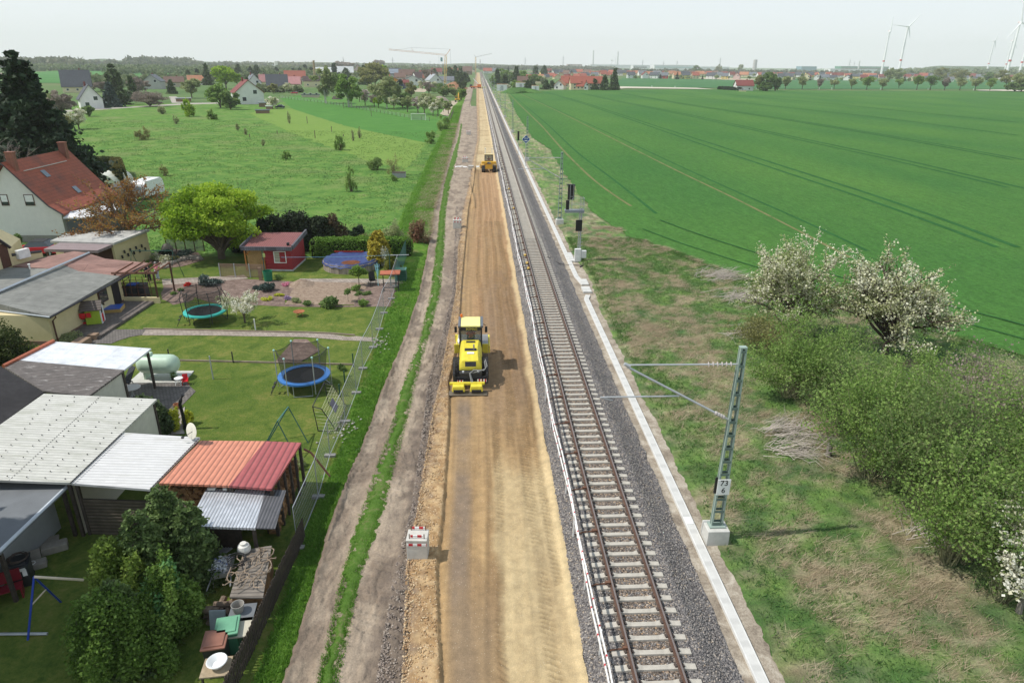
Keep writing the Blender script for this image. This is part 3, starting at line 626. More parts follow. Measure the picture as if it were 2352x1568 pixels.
# formation: graded sand with lumps, steps, roller and tread marks
def treads(X,Yy,x0,wd,per,d=.02):
    a=np.exp(-((X-x0)/wd)**6);return a*d*np.where(np.sin(2*np.pi*Yy/per)>.2,-1,.3),a
def san_parts(X,Yy):
    g=groL(Yy);sh=1-sstep(-.02,.12,X-g-.06*(fbm(X*0+2,Yy,.8)-.5));return g,sh
def san_z(X,Yy,S):
    g,sh=san_parts(X,Yy);near=(Yy<128);z=sh*sstep(0,.5,X-sanL(Yy)+.2)*(.15+.09*(fbm(X,Yy,.5,4)-.5)+.07*(fbm(X,Yy,.13,3)-.4))
    Yq=Yy;z=z+(1-sh)*(.035*(fbm(X,Yy,.6,4)-.5)+.012*(fbm(X,Yy*.2,.1,3)-.5))
    z=z+.05*(vnoise((X+.5*fbm(Yy*0+2,Yy,14,2))*5.5,Yy*.045)-.5)*(1-sh)+sstep(3.0,3.3,X)*.1-.05*np.exp(-((X-g-.13)/.09)**2)*near
    for x0,w_,per,a,b in ((1.55,.24,.24,30,122),(2.35,.26,.24,15,100),(.9,.22,.24,42,118),(2.95,.2,.24,20,60),(.05,.22,.24,46,124),(.75,.17,.26,14,34),(2.65,.22,.24,30,70),(1.95,.2,.24,34,64)):
        xx=x0+.35*(fbm(X*0+x0*3,Yy,9,2)-.5)*2;m=(Yy>a)&(Yy<b);zz,aa=treads(X,Yy+.35*fbm(X,Yy,1.3,3)+.5*X,xx,w_,per,.055);z=z+zz*m*sstep(.34,.5,fbm(X+x0*7,Yy,2.2,3))
    z=z+(Yy>128)*(.05*(fbm(X*.6,Yy,1.4,4)-.5))+.5*np.exp(-((Yy-129.5)/1.2)**2)*sstep(-.5,.4,X)*(X<3.2)*.5
    z=z+.32*np.exp(-((Yy-127)/4.)**2)*np.exp(-((X+.9)/.5)**2)+.22*np.exp(-((X+1.2+.5*np.sin(Yy*.12))/.22)**2)*((Yy>92)&(Yy<126))
    return z
def san_c(X,Yy,S):
    g,sh=san_parts(X,Yy);n1=fbm(X*2.,Yy*.22,.9,5);n2=fbm(X,Yy,2.3,4);n3=fbm(X,Yy,.28,4)
    lane=vnoise((X+.5*fbm(Yy*0+2,Yy,14,2))*5.5,Yy*.045)*.6+vnoise((X+.3*fbm(Yy*0+9,Yy,8,2))*13,Yy*.1)*.4;tan=mixn(C3(.29,.175,.078),C3(.49,.325,.155),n1*.5+lane*.5);cream=mixn(C3(.5,.385,.21),C3(.62,.49,.28),n3);rust=mixn(C3(.3,.17,.08),C3(.41,.25,.12),n3)
    c=tan;c=c*(.62+.42*lane)[...,None];c=mixn(c,C3(.2,.125,.065),sstep(.58,.72,fbm(X*1.4,Yy*.35,1.7,5))*.45);c=mixn(c,cream,sstep(.35,.8,X+(n2-.5)*1.)*(1-sstep(27,30,Yy+X*0+3*(n2-.5)))*(.45+.4*n1))
    c=mixn(c,rust,sstep(36,42,Yy)*(1-sstep(116,128,Yy))*(.3+.55*sstep(.4,.62,lane))*sstep(.2,1.2,X-g))
    c=mixn(c,C3(.27,.175,.1),np.clip(sstep(29,36,Yy+4*(n2-.5))*(1-sstep(52,66,Yy+6*(n2-.5))),0,1)*sstep(-.2,.6,X)*(.3+.6*sstep(.35,.6,n1*.5+lane*.5)));c=mixn(c,C3(.4,.24,.12),((Yy>84)&(Yy<127)).astype(float)*sstep(.3,.6,X)*.75)
    c=mixn(c,cream,sstep(126,131,Yy)*(.85-.5*sstep(.5,.7,n2)))
    c=mixn(c,C3(.22,.16,.11),np.exp(-((X-g-.85-.2*(n2-.5))/.42)**4)*(1-sstep(34,37,Yy))*(.45+.5*sstep(.35,.6,n2)))
    c=mixn(c,C3(.26,.19,.12),np.exp(-((X+.3)/.9)**4)*(1-sstep(17,21,Yy))*(.35+.5*n2))
    o=mixn(C3(.36,.22,.1),C3(.52,.36,.19),sstep(.35,.65,n3));c=mixn(c,o,sh*.9);c=mixn(c,C3(.24,.17,.115),(1-sstep(-.1,.75,X-sanL(Yy)+(fbm(X,Yy,.45,4)-.5)*1.5))*.85)
    for x0,w_,a,b in ((1.55,.24,30,122),(2.35,.26,15,100),(.9,.22,42,118),(2.95,.2,20,60),(.05,.22,46,124),(.75,.17,14,34),(2.65,.22,30,70),(1.95,.2,34,64)):
        xx=x0+.35*(fbm(X*0+x0*3,Yy,9,2)-.5)*2;m=((Yy>a)&(Yy<b))*np.exp(-((X-xx)/w_)**6)
        c=c*(1-m*.17*(1+.8*np.sin(2*np.pi*(Yy+.35*fbm(X,Yy,1.3,3)+.5*X)/.24)*sstep(.36,.5,fbm(X+x0*7,Yy,2.2,3))))[...,None]
    c=mixn(c,C3(.62,.48,.27),sstep(2.8,3.15,X+.5*(n2-.5))*.6)
    return c
SAND=tonemat('graded_sand',26,.3,.8,22,(9,(.66,.58,.44),.055),.025)
strip('sand_formation',sanL,sanR,ystep(12,132,.065,.0013),104,SAND,san_z,san_c,.7,.14,.3)
strip('sand_formation',lambda y:np.where(y<560,sanL(y),-4.5),lambda y:sanR(y)-sstep(300,900,y)*.6,ystep(131.9,1600,.6,.006),26,SAND,san_z,san_c,.5,.14)
# ballast bed: a raised prism of broken stone
bs=np.array([(3.2,.15),(3.32,.2),(3.85,.5),(4.05,.59),(4.3,.605),(5.0,.6),(5.5,.58),(6.0,.6),(6.8,.605),(7.15,.58),(7.9,.16),(8.3,.06)])
def bal_x(y): return None
yy=ystep(12,1750,.35,.01);ns=48;xs=np.linspace(3.2,8.35,ns);zs=np.interp(xs,bs[:,0],bs[:,1]);X,Yg=np.meshgrid(xs,yy)
Xj=X+(np.abs(X-5.7)>2.3)*(fbm(X,Yg,.5,3)-.5)*.3;Z=zs[None]+.03*(fbm(X,Yg,.35,3)-.5);V=np.stack([Xj,Yg,Z],-1).reshape(-1,3)
i=np.arange((len(yy)-1)*ns).reshape(-1,ns)[:,:-1].ravel()
def ballastmat():
    m,t,b=_new('ballast_stone');vo=t.nodes.new('ShaderNodeTexVoronoi');vo.inputs['Scale'].default_value=15;t.links.new(coord(t),vo.inputs['Vector'])
    sp=t.nodes.new('ShaderNodeSeparateColor');t.links.new(vo.outputs['Color'],sp.inputs[0])
    c=ramp(t,sp.outputs[0],[(0,(.1,.092,.092)),(.45,(.19,.175,.168)),(.8,(.3,.275,.26)),(.9,(.38,.29,.2)),(1,(.5,.47,.43))])
    c=mixc(t,c,(.03,.028,.03),ramp(t,vo.outputs['Distance'],[(.45,(0,0,0)),(.75,(.9,.9,.9))]));n=noise(t,.8,4)
    c=mixc(t,c,ramp(t,n,[(.3,(.85,)*3),(.7,(1.15,)*3)]),1,'MULTIPLY')
    sx=t.nodes.new('ShaderNodeSeparateXYZ');t.links.new(coord(t),sx.inputs[0]);ax=t.nodes.new('ShaderNodeMath');ax.operation='SUBTRACT';ax.inputs[1].default_value=5.5;t.links.new(sx.outputs[0],ax.inputs[0]);ab=t.nodes.new('ShaderNodeMath');ab.operation='ABSOLUTE';t.links.new(ax.outputs[0],ab.inputs[0])
    c=mixc(t,c,mixc(t,c,(1.15,.98,.8),1,'MULTIPLY'),ramp(t,ab.outputs[0],[(.85,(1,1,1)),(1.0,(0,0,0))]))
    t.links.new(c,b.inputs['Base Color']);b.inputs['Roughness'].default_value=.9
    n=t.nodes.new('ShaderNodeMath');n.operation='MULTIPLY';n.inputs[1].default_value=-1;t.links.new(vo.outputs['Distance'],n.inputs[0]);bump(t,b,n.outputs[0],1,.05);return m
tag(ob('ballast_bed',nmesh('ballast_bed',V,np.stack([i,i+1,i+ns+1,i+ns],1),[ballastmat()],smooth=True)),kind='structure')
rs=np.random.RandomState(5);nS=42000;py=13.5+36*rs.rand(nS)**1.6;px=3.2+5.15*rs.rand(nS)
ok=~((px>4.15)&(px<6.85)&(rs.rand(nS)<.35));px,py=px[ok],py[ok];P=np.stack([px,py,np.interp(px,bs[:,0],bs[:,1])+.0],1)
keep=~(((np.abs(px-5.5)<1.33)&(np.abs(((py-13.0)/.6)%1-.0)>.2)&False)|((np.abs(px-5.5)<1.36)&(np.abs(((py-13.3)/.6+.5)%1-.5)<.3)));P=P[keep]
SM=stonemat('loose_ballast',[(0,(.11,.1,.1)),(.5,(.205,.188,.18)),(.85,(.31,.285,.265)),(1,(.44,.37,.3))])
stones('loose_ballast',"grey angular ballast stones heaped over the track bed",P,.075,SM)
n=9000;yy_=13+80*rs.rand(n)**1.7;a=rs.rand(n);xx=rubL(yy_)+(sanL(yy_)-rubL(yy_))*(.1+1.5*a*rs.rand(n));P=np.stack([xx,yy_,np.full(n,.16)],1)
stones('rubble',"dark clods and crushed stone along the edge of the haul road",P,.085,stonemat('earth_clods',[(0,(.1,.08,.07)),(.4,(.2,.16,.13)),(.7,(.3,.24,.2)),(1,(.42,.36,.3))]),9,cat='rubble')
n=8000;yy_=13+60*rs.rand(n)**1.5;xx=sanL(yy_)+(groL(yy_)-sanL(yy_))*rs.rand(n)**1.6*1.0;P=np.stack([xx,yy_,np.full(n,.3)],1)
stones('sand_lumps',"ochre sand lumps on the shoulder left of the formation",P,.07,stonemat('sand_clods',[(0,(.3,.17,.08)),(.5,(.48,.32,.17)),(1,(.66,.52,.34))]),11,cat='rubble')
# gravel shoulder right of the ballast, wild grass slope beyond
SH=groundmat('shoulder_gravel',[(.3,(.22,.18,.14)),(.5,(.38,.32,.25)),(.7,(.55,.49,.4))],1.2,11,1,20,(.5,(.2,.16,.12),.54,.6),.05)
shR=lambda y:9.85+.0*y+.5*np.exp(-((y-60)/5)**2)
strip('gravel_shoulder',lambda y:7.9+0*y,shR,ystep(12,900,.2,.006),10,SH,None,None,.45,.03)
WG_=groundmat('wild_slope',[(.22,(.05,.095,.03)),(.42,(.08,.155,.035)),(.56,(.13,.16,.06)),(.7,(.3,.24,.15)),(.85,(.4,.32,.22))],.5,6,1,9,(.3,(.27,.2,.135),.47,.75),.25)
def slope_h(X,Yy): return .35*fbm(X,Yy,1.6,4)+.2*fbm(X,Yy,.5,3)-.14
def slope_z(X,Yy,S): return .03+slope_h(X,Yy)*np.minimum(1,S*12)*np.minimum(1,(1-S)*9)
edgeR=lambda y:np.where(y<41,37.35+(41-y)*2.4,fieldE(y))+.4
def strawf(X,Yy):
    d=X-shR(Yy);return sstep(.345,.71,fbm(X+40,Yy,2.3,5)*.45+.08*np.exp(-((d-5.5)/3.5)**2)+.42*fbm(X,Yy,.55,5)+.06*np.exp(-((d-.3)/.5)**2))
def slope_c(X,Yy,S):
    n=fbm(X,Yy,.7,5);n2=fbm(X,Yy,3,4);g=mixn(C3(.07,.16,.03),C3(.16,.28,.055),sstep(.3,.7,n));g=mixn(g,C3(.05,.12,.04),sstep(.5,.7,n2)*.6)
    s=mixn(C3(.24,.17,.105),C3(.5,.4,.27),sstep(.3,.7,fbm(X,Yy,.4,5)));return mixn(g,s,strawf(X,Yy)*.8)
WG=tonemat('wild_slope_ground',9,.4,1,8,None,.15)
strip('wild_slope',shift(shR,-.15),edgeR,np.concatenate([np.arange(10,75,.16),ystep(75,520,.4,.01)]),170,WG,slope_z,slope_c,.4,.014)
# bright green margin between slope and crop
strip('field_margin',lambda y:edgeR(y)-1.9-.8*np.sin(y*.3),lambda y:edgeR(y)+.3,ystep(20,120,.3,.008),6,groundmat('margin_grass',[(.3,(.06,.17,.02)),(.7,(.13,.25,.04))],.6,5,.8,9),None,None,.9,.05)
# ---- grass blades ----
def region(n,fL,fR,y0,y1,p=1.5,seed=1,z=.02):
    r=np.random.RandomState(seed);y=y0+(y1-y0)*r.rand(n)**p;x=fL(y)+(fR(y)-fL(y))*r.rand(n);return np.stack([x,y,np.full(n,z)],1)
def filt(P,s,lo,hi,off=0):
    f=fbm(P[:,0]+off,P[:,1],s,4);return P[(f>lo)&(f<hi)]
P=region(110000,shR,edgeR,13,75,1.3,3,.12);P=P[strawf(P[:,0],P[:,1])<.8*np.random.RandomState(1).rand(len(P))+.3];P[:,0]+=.1;P[:,2]=slope_h(P[:,0],P[:,1])
tufts('wild_grass',"tangled green grass and weeds on the slope right of the cable duct",P,L_['wgrass'],3,.2,.05,1.2,5)
P=region(120000,lambda y:shR(y)+.6,edgeR,13,80,1.35,4,.14);P=P[strawf(P[:,0],P[:,1])>.15+.85*np.random.RandomState(2).rand(len(P))];P[:,2]=slope_h(P[:,0],P[:,1])+.02
tufts('dry_grass',"flattened straw-coloured dead grass on the slope right of the cable duct",P,L_['straw'],7,.3,.015,1.5,6,wind=(1.0,.25))
P=region(26000,lambda y:np.where(y<62,-7.3,rutL(y)-3.2),shift(rutL,.12),13,150,1.5,6)
tufts('verge_grass',"lush green grass on the verge between garden fence and haul road",P,L_['grass'],3,.17,.04,.9,7)
P=region(14000,graL,graR,13,130,1.7,8,.17);tufts('strip_grass',"grass growing between the two wheel tracks of the haul road",P,L_['grass'],3,.11,.03,.9,8)
P=region(22000,shift(rutL,-3.9),shift(rutL,-.3),74,330,1.15,9,.3);tufts('bank_grass',"long green and straw-coloured grass on the bank beside the haul road",P,L_['grass'],3,.42,.08,1.3,9,wind=(.5,0))
P=region(20000,shift(rutL,-2.6),shift(rutL,-.1),74,230,1.15,10,.25);P=filt(P,3,.4,1,5);tufts('bank_dry_grass',"pale dead grass along the foot of the bank by the haul road",P,L_['straw'],3,.5,.08,1.6,10,wind=(.5,0))
r=np.random.RandomState(12);n=40000;x=-62+56*r.rand(n);y=70+170*r.rand(n)**1.2;x=x*(y/75)**.6;k=(x<rutL(y)-3)&(fbm(x,y,5,4)>.42);k&=~((y>205)&(x>-65));P=np.stack([x,y,np.full(n,.01)],1)[k]
tufts('meadow_grass',"rough green meadow grass left of the haul road",P,L_['wgrass'],3,.17,.09,1,12)
# ---------------- railway ----------------
TX=5.5;RT=.86
RAILM=M('rusty_rail',(.17,.105,.08),.55,.2,12,.3);RHEAD=M('rail_head',(.36,.3,.27),.35,.1,5,.7);CLIP=M('clip_steel',(.09,.07,.06),.7,.2,9)
SLP=M('sleeper_concrete',(.47,.435,.375),.85,.16,5,0,.3)
track=thing('railway_track','single railway track with brown rails on pale concrete sleepers','railway track',(TX,13,0))
for s in(-1,1):
    mb=MB();x=s*.7535
    for a,b in((-.3,160),(160,1740)):
        mb.box((x,(a+b)/2,RT-.165),(.15,b-a,.014));mb.box((x,(a+b)/2,RT-.09),(.03,b-a,.14));mb.box((x,(a+b)/2,RT-.018),(.076,b-a,.034),0)
        mb.box((x,(a+b)/2,RT+.0005),(.05,b-a,.003),1)
    mb.build('rail',[RAILM,RHEAD],track)
def sleeper_mb():
    mb=MB();z=RT-.175;prof=[(-1.3,-.035,.145),(-1.0,-.02,.15),(-.93,0,.15),(-.55,0,.15),(-.4,-.028,.12),(.4,-.028,.12),(.55,0,.15),(.93,0,.15),(1.0,-.02,.15),(1.3,-.035,.145)]
    for i in range(len(prof)-1):
        x0,d0,w0=prof[i];x1,d1,w1=prof[i+1]
        vs=[(x0,-w0*.9,z-.2),(x0,w0*.9,z-.2),(x0,w0*.75,z+d0),(x0,-w0*.75,z+d0),(x1,-w1*.9,z-.2),(x1,w1*.9,z-.2),(x1,w1*.75,z+d1),(x1,-w1*.75,z+d1)]
        mb.add(vs,[(0,1,5,4),(1,2,6,5),(2,3,7,6),(3,0,4,7)]+([(0,3,2,1)] if i==0 else [])+([(4,5,6,7)] if i==len(prof)-2 else []))
    for s in(-.7535,.7535):
        for q in(-.12,.12): mb.box((s+q,0,z+.03),(.07,.13,.05),1,rz=.2)
    return mb
sm=sleeper_mb().mesh('sleeper',[SLP,CLIP])
for i in range(100):
    o=bpy.data.objects.new('sleeper',sm);COL.objects.link(o);o.parent=track;o.location=(rs.uniform(-.006,.006),.3+.6*i,0)
base=sleeper_mb();nv=len(base.v);bv=np.array(base.v);far=[];F=[];mi=[]
cnt=0
for i in range(100,1700):
    y=.3+.6*i
    if i>520 and i%2: continue
    far.append(bv+np.array([0,y,0]));cnt+=1
bf=[f for f in base.f if len(f)==4];bm_=[m for f,m in zip(base.f,base.m) if len(f)==4];bf=np.array(bf)
F=(bf[None]+nv*np.arange(cnt)[:,None,None]).reshape(-1,4)
tag(ob('sleepers',nmesh('sleepers',np.concatenate(far),F,[SLP,CLIP],mi=np.tile(bm_,cnt)),track),kind='stuff')
# yellow detectors bolted to the left rail
YB=paint('signal_yellow',(.75,.5,.12));BLK=M('black_rubber',(.02,.02,.022),.7,.2,5)
lab=["farthest small yellow detector box bolted to the left rail","small yellow detector box on the left rail, second from the far end","yellow rail detector box beside the signal post, farthest of three close together","middle one of three yellow detector boxes on the left rail near the signal","yellow rail detector nearest the camera of the three by the signal"]
for (u,v),l in zip([(1169,433),(1180,477),(1208,585),(1212,603),(1215,615)],lab):
    x,y=G(u,v,.8);e=thing('rail_detector',l,'rail detector',(TX-.98,y,.68),0,'yellow detectors bolted to the left rail')
    MB().box((0,0,.09),(.24,.3,.16),tap=.85).build('housing',YB,e,bev=.02);MB().box((.1,0,-.0),(.22,.36,.1)).tube([(-.1,0,0),(-.6,-.2,-.05),(-1.1,-.1,-.3)],.02,5).build('clamp',BLK,e)
# safety barrier beside the track: white rails with red marks on brackets clamped to the rail
def redwhite(name,per,sel=.5,red=(.55,.02,.03)):
    if name in _mc:return _mc[name]
    m,t,b=_new(name);s=t.nodes.new('ShaderNodeSeparateXYZ');t.links.new(coord(t),s.inputs[0]);q=t.nodes.new('ShaderNodeMath');q.operation='PINGPONG';q.inputs[1].default_value=per
    a=t.nodes.new('ShaderNodeMath');a.operation='ADD';a.inputs[1].default_value=1000;t.links.new(s.outputs[1],a.inputs[0]);t.links.new(a.outputs[0],q.inputs[0])
    g=t.nodes.new('ShaderNodeMath');g.operation='GREATER_THAN';g.inputs[1].default_value=per*sel;t.links.new(q.outputs[0],g.inputs[0])
    t.links.new(mixc(t,(.85,.84,.82),red,g.outputs[0]),b.inputs['Base Color']);b.inputs['Roughness'].default_value=.5;_mc[name]=m;return m
bar=thing('safety_barrier','long white barrier with red marks and two rails running left of the track','safety barrier',(3.75,14,0))
RW=redwhite('barrier_paint',.6,.93);WHT=paint('white_paint',(.82,.82,.8),.5);RST=M('rusty_steel',(.16,.08,.05),.7,.3,9)
jj=lambda i,k:.05*math.sin(i*1.7+k)+.03*math.sin(i*.6)
for k,zt in enumerate((1.5,1.12)):
    mb=MB();n=200
    for i in range(n):
        y0,y1=i*3.-2,i*3.+1.0;mb.box(((jj(i,k)+jj(i+1,k))/2,(y0+y1)/2,zt+.01*(i%3)),(.04,3.12,.085),0,rz=math.atan2(jj(i,k)-jj(i+1,k),3.))
    for i in range(n,380): mb.box((0,i*3-.5,zt),(.06,3,.12),0)
    mb.build('top_rail' if k==0 else 'lower_rail',RW,bar)
pm=MB();pm.box((0,0,1.02),(.05,.06,1.08));pmm=pm.mesh('post',[WHT])
ar=MB();ar.tube([(0,0,.72),(.0,0,.6),(.15,.02,.56),(.4,.0,.7),(.95,0,.74)],.03,6).box((.86,0,.76),(.22,.1,.1));arm=ar.mesh('bracket_arm',[RST])
for i in range(50):
    for me,nm in((pmm,'post'),(arm,'bracket_arm')):
        o=bpy.data.objects.new(nm,me);COL.objects.link(o);o.parent=bar;o.location=(jj(i,0),i*3.-.6 if True else 0,0)
# cable duct with concrete lids
DUCT=ribmat('duct_lids',(.57,.56,.53),1.,1,.85,.88,0,.08);DUW=M('duct_concrete',(.66,.65,.62),.85,.1,4)
du=thing('cable_duct','pale concrete cable duct with flat lids along the right side of the track','cable duct',(0,0,0))
dp=[(8.95,11),(8.95,53.6),(9.22,54.6)];dq=[(9.3,57.6),(8.98,60.2),(8.98,1400)]
for a in(dp,dq):
    P_=np.array(a);
for nm,wd,z,mt in(('lids',.3,.155,DUCT),):
    for seg in((dp[0],dp[1]),(dp[1],dp[2]),(dq[0],dq[1]),(dq[1],dq[2])):
        (x0,y0),(x1,y1)=seg;L=math.hypot(x1-x0,y1-y0);MB().box(((x0+x1)/2,(y0+y1)/2,.08),(wd,L+.02,.15),0,rz=-math.atan2(x1-x0,y1-y0)).build(nm,mt,du)
mb=MB()
for (x0,y0),(x1,y1) in((dp[0],dp[1]),(dp[1],dp[2]),(dq[0],dq[1]),(dq[1],dq[2])):
    L=math.hypot(x1-x0,y1-y0)
    for s in(-.175,.175): mb.box(((x0+x1)/2+s,(y0+y1)/2,.075),(.05,L+.02,.165),0,rz=-math.atan2(x1-x0,y1-y0))
mb.build('side_wall',DUW,du)
MB().box((8.95,23.7,.165),(.31,.5,.03)).build('marked_lid',paint('fresh_white',(.8,.8,.78)),du)
for c,d,l in(((9.32,56.1),(.75,1.5),"light concrete chamber lid set in the cable duct right of the track"),((9.45,58.3),(.62,1.6),"narrow concrete lid slab in the duct bend below the signal post"),((9.3,66.9),(.5,3.2),"long pale lid slab widening the cable duct beyond the signal post")):
    MB().box((0,0,.09),(*d,.16)).box((0,0,.175),(d[0]*.9,d[1]*.42,.02)).solo('chamber_lid',DUCT,l,'duct lid',(*c,.02))
# masts of the overhead line
MG=M('mast_green',(.13,.18,.155),.6,.08,3);MGL=M('mast_galvanised',(.33,.41,.36),.55,.08,3,.1);CON=M('mast_concrete',(.55,.54,.5),.9,.12,4)
def mast(loc,h,label,arm=None,sign=False,w0=.42,detail=True,group=None):
    e=thing('line_mast',label,'catenary mast',loc,0,group);h0=.75
    MB().box((0,0,.32),(.95,.85,.82),tap=.96).build('concrete_base',CON,e,bev=.03)
    mb=MB();fn=.075
    for s in(-1,1):
        for a,b,c,d in((s*w0/2,h0-.02,s*.085,h),):
            for q in (-.085,.085): mb.add([(a-fn/2,q-.02,b),(a+fn/2,q-.02,b),(a+fn/2,q+.02,b),(a-fn/2,q+.02,b),(c-fn/2,q-.02,d),(c+fn/2,q-.02,d),(c+fn/2,q+.02,d),(c-fn/2,q+.02,d)],[(0,1,5,4),(1,2,6,5),(2,3,7,6),(3,0,4,7),(4,5,6,7)])
            mb.add([(a-.012,-.085,b),(a+.012,-.085,b),(a+.012,.085,b),(a-.012,.085,b),(c-.012,-.085,d),(c+.012,-.085,d),(c+.012,.085,d),(c-.012,.085,d)],[(0,1,5,4),(1,2,6,5),(2,3,7,6),(3,0,4,7),(4,5,6,7)])
    mb.box((0,0,h0+.02),(w0+.25,.42,.05));mb.box((0,0,h),(.26,.22,.05))
    n=int((h-h0)/(.58 if detail else 1.1))
    for i in range(n+1):
        z=h0+.15+(h-h0-.3)*i/n;w=w0+(.17-w0)*i/n
        for q in (-.1,.1): mb.box((0,q,z),(w,.02,.11),1)
    mb.build('lattice_post',[MGL,MG],e)
    if arm:
        P=[Vector(p) for p in arm];a1,a2,m1,m2,s1,s2=P
        ab=MB().tube([m1,a1],.032,6).tube([m2,a2],.045,6).tube([s1,s2],.03,6);d=(a1-m1).normalized()
        ab.tube([s2,s2+Vector((.5,0,-.14))],.02,5).tube([a1+Vector((-.1,0,.05)),a1+Vector((.12,0,-.06))],.07,6)
        ab.build('cantilever',M('cantilever_steel',(.5,.51,.52),.4,.1,3,.4),e)
        ib=MB()
        for i in range(6): ib.lathe([(.05,-.02),(.1,0),(.05,.03)],(m1+d*(.35+.17*i))[:],8,ax='X')
        d2=(a2-m2).normalized()
        for i in range(4): ib.ball((m2+d2*(.35+.12*i))[:],.085,n=8)
        ib.build('insulator',M('insulator',(.5,.45,.43),.35,.1,4),e)
    if sign:
        sg=MB().box((-.02,-.2,2.75),(.52,.03,.72)).build('number_plate',paint('sign_white',(.85,.85,.83)),e)
        MB().box((-.32,-.13,2.8),(.1,.05,.75)).build('plate_back',paint('sign_black',(.02,.02,.02)),e)
        txt('73',.34,(-.02,-.222,2.84),e,'digits');txt('6',.34,(-.02,-.222,2.5),e,'digits')
    return e
def txt(s,size,loc,parent,name,mat=None,rot=(math.pi/2,0,0),ext=.006):
    c=bpy.data.curves.new('t','FONT');c.body=s;c.size=size;c.align_x='CENTER';c.extrude=ext;c.resolution_u=3
    o=bpy.data.objects.new('t',c);COL.objects.link(o);bpy.context.view_layer.update()
    me=bpy.data.meshes.new_from_object(o.evaluated_get(bpy.context.evaluated_depsgraph_get()));bpy.data.objects.remove(o)
    me.materials.clear();me.materials.append(mat or paint('lettering_black',(.01,.01,.01)));q=ob(name,me,parent,loc);q.rotation_euler=rot;return q
mx,my=9.72,22.6
def arel(u,v,Y,x0): p=GY(u,v,Y);return (p[0]-x0,0,p[2])
armv=[(1440,838),(1440,842),(1700,836),(1678,966),(1560,909),(1378,912)]
mast((mx,my,0),8.75,"nearest tall green lattice mast with number plate 73 6 and a bare arm",[arel(u,v,my,mx) for u,v in armv],True)
arm2=[(-4.9,0,6.1),(-4.9,0,6.0),(-.2,0,6.15),(-.3,0,4.0),(-2.7,0,5.0),(-6.,0,4.9)]
arm2=[arel(u,v,my,mx) for u,v in armv]
ml=["second green mast from the camera with an empty arm, behind the signal gantry","third mast, standing right behind the blue diamond sign","fourth mast, slender green with a small white plate, by the sandy strip","fifth mast along the track, arm still without wire","sixth mast along the track beside the field corner","seventh mast, in front of the white containers"]
for i,(x,y,h) in enumerate([(9.9,82.5,8.7),(9.75,141,8.7),(9.75,203,8.9),(9.75,262,8.7),(9.75,322,8.7),(9.75,383,8.9)]):
    mast((x,y,0),h,ml[i],arm2 if i!=1 else None,False,detail=i<3)
hm=mast((9.75,445,0),8.7,"slim mast among the row of distant masts right of the track",arm2,False,detail=False,group='distant masts along the track')
for k in range(14): dup(hm,(9.75+(.3 if k%2 else -.3),505+60*k,0),0,1,None,'distant masts along the track')
hm2=mast((1.2,560,0),8.7,"slim mast in the distant row left of the track",None,False,detail=False,group='distant masts left of the track')
hm2.location.x=12.6
for k in range(16): dup(hm2,(12.6,590+45*k,0),0,1)
tag(hm2,"slim mast in the second distant row right of the track")
for o in bpy.data.objects:
    if o.get('label')=="slim mast in the distant row left of the track": o['label']="slim mast in the second distant row right of the track";o['group']='second row of distant masts'
    elif o.get('group')=='distant masts left of the track': o['group']='second row of distant masts'
# signal gantry
gx,gy=G(1327.5,601);STL=M('galvanised',(.45,.47,.48),.45,.1,4,.4);GBOX=paint('cabinet_grey',(.72,.72,.7));SB=paint('signal_black',(.012,.012,.013),.5)
e=thing('signal_gantry','grey signal post with side platform and black signal head above white cabinets','railway signal',(gx,gy,0))
MB().box((-.07,0,2.7),(.07,.07,5.4)).box((.12,0,2.7),(.12,.12,5.4)).box((0,0,.15),(.6,.6,.3)).build('post',STL,e)
lb=MB()
for i in range(14): lb.box((.1,-.12,.6+i*.36),(.5,.03,.03))
lb.build('ladder',STL,e)
MB().box((-.62,0,5.2),(1.9,.75,.09)).box((-.62,-.36,5.08),(1.9,.05,.16)).build('platform',M('platform_grating',(.25,.28,.3),.5,.15,9,.3),e)
rb=MB()
for x in(.3,.0,-.9):
    for y in(-.34,.34): rb.tube([(x,y,5.2),(x,y,6.4)],.018,5)
for z in(5.8,6.4):
    for y in(-.34,.34): rb.tube([(-.9,y,z),(.3,y,z)],.018,5)
    rb.tube([(.3,-.34,z),(.3,.34,z)],.018,5)
rb.build('railing',STL,e)
MB().tube([(-1.15,0,5.1),(-1.15,0,6.2)],.05,6).box((-1.1,-.15,6.9),(.03,.03,1.5)).box((-.78,-.15,6.9),(.03,.03,1.5)).box((-.94,-.15,6.55),(.34,.03,.03)).build('head_bracket',STL,e)
MB().box((-1.0,0,6.95),(.62,.22,1.45)).box((-1.0,.2,7.62),(.75,.5,.06)).box((-1.3,0,5.7),(.3,.16,.9)).build('signal_head',SB,e)
MB().box((-.1,-.1,3.7),(.62,.15,1.1)).build('rear_board',SB,e)
MB().box((-.1,-.25,.75),(.62,.35,1.3)).build('large_cabinet',GBOX,e,bev=.03);MB().box((.5,-.25,.85),(.5,.3,.75)).build('small_cabinet',GBOX,e,bev=.03)
MB().tube([(.45,-.3,.5),(.45,-.4,.1),(.3,-1.6,.06),(-.1,-2.2,.08)],.06,6).tube([(.3,-1.6,.06),(-2.,-1.6,.2),(-3.2,-.6,.72)],.03,5).build('cable',BLK,e)
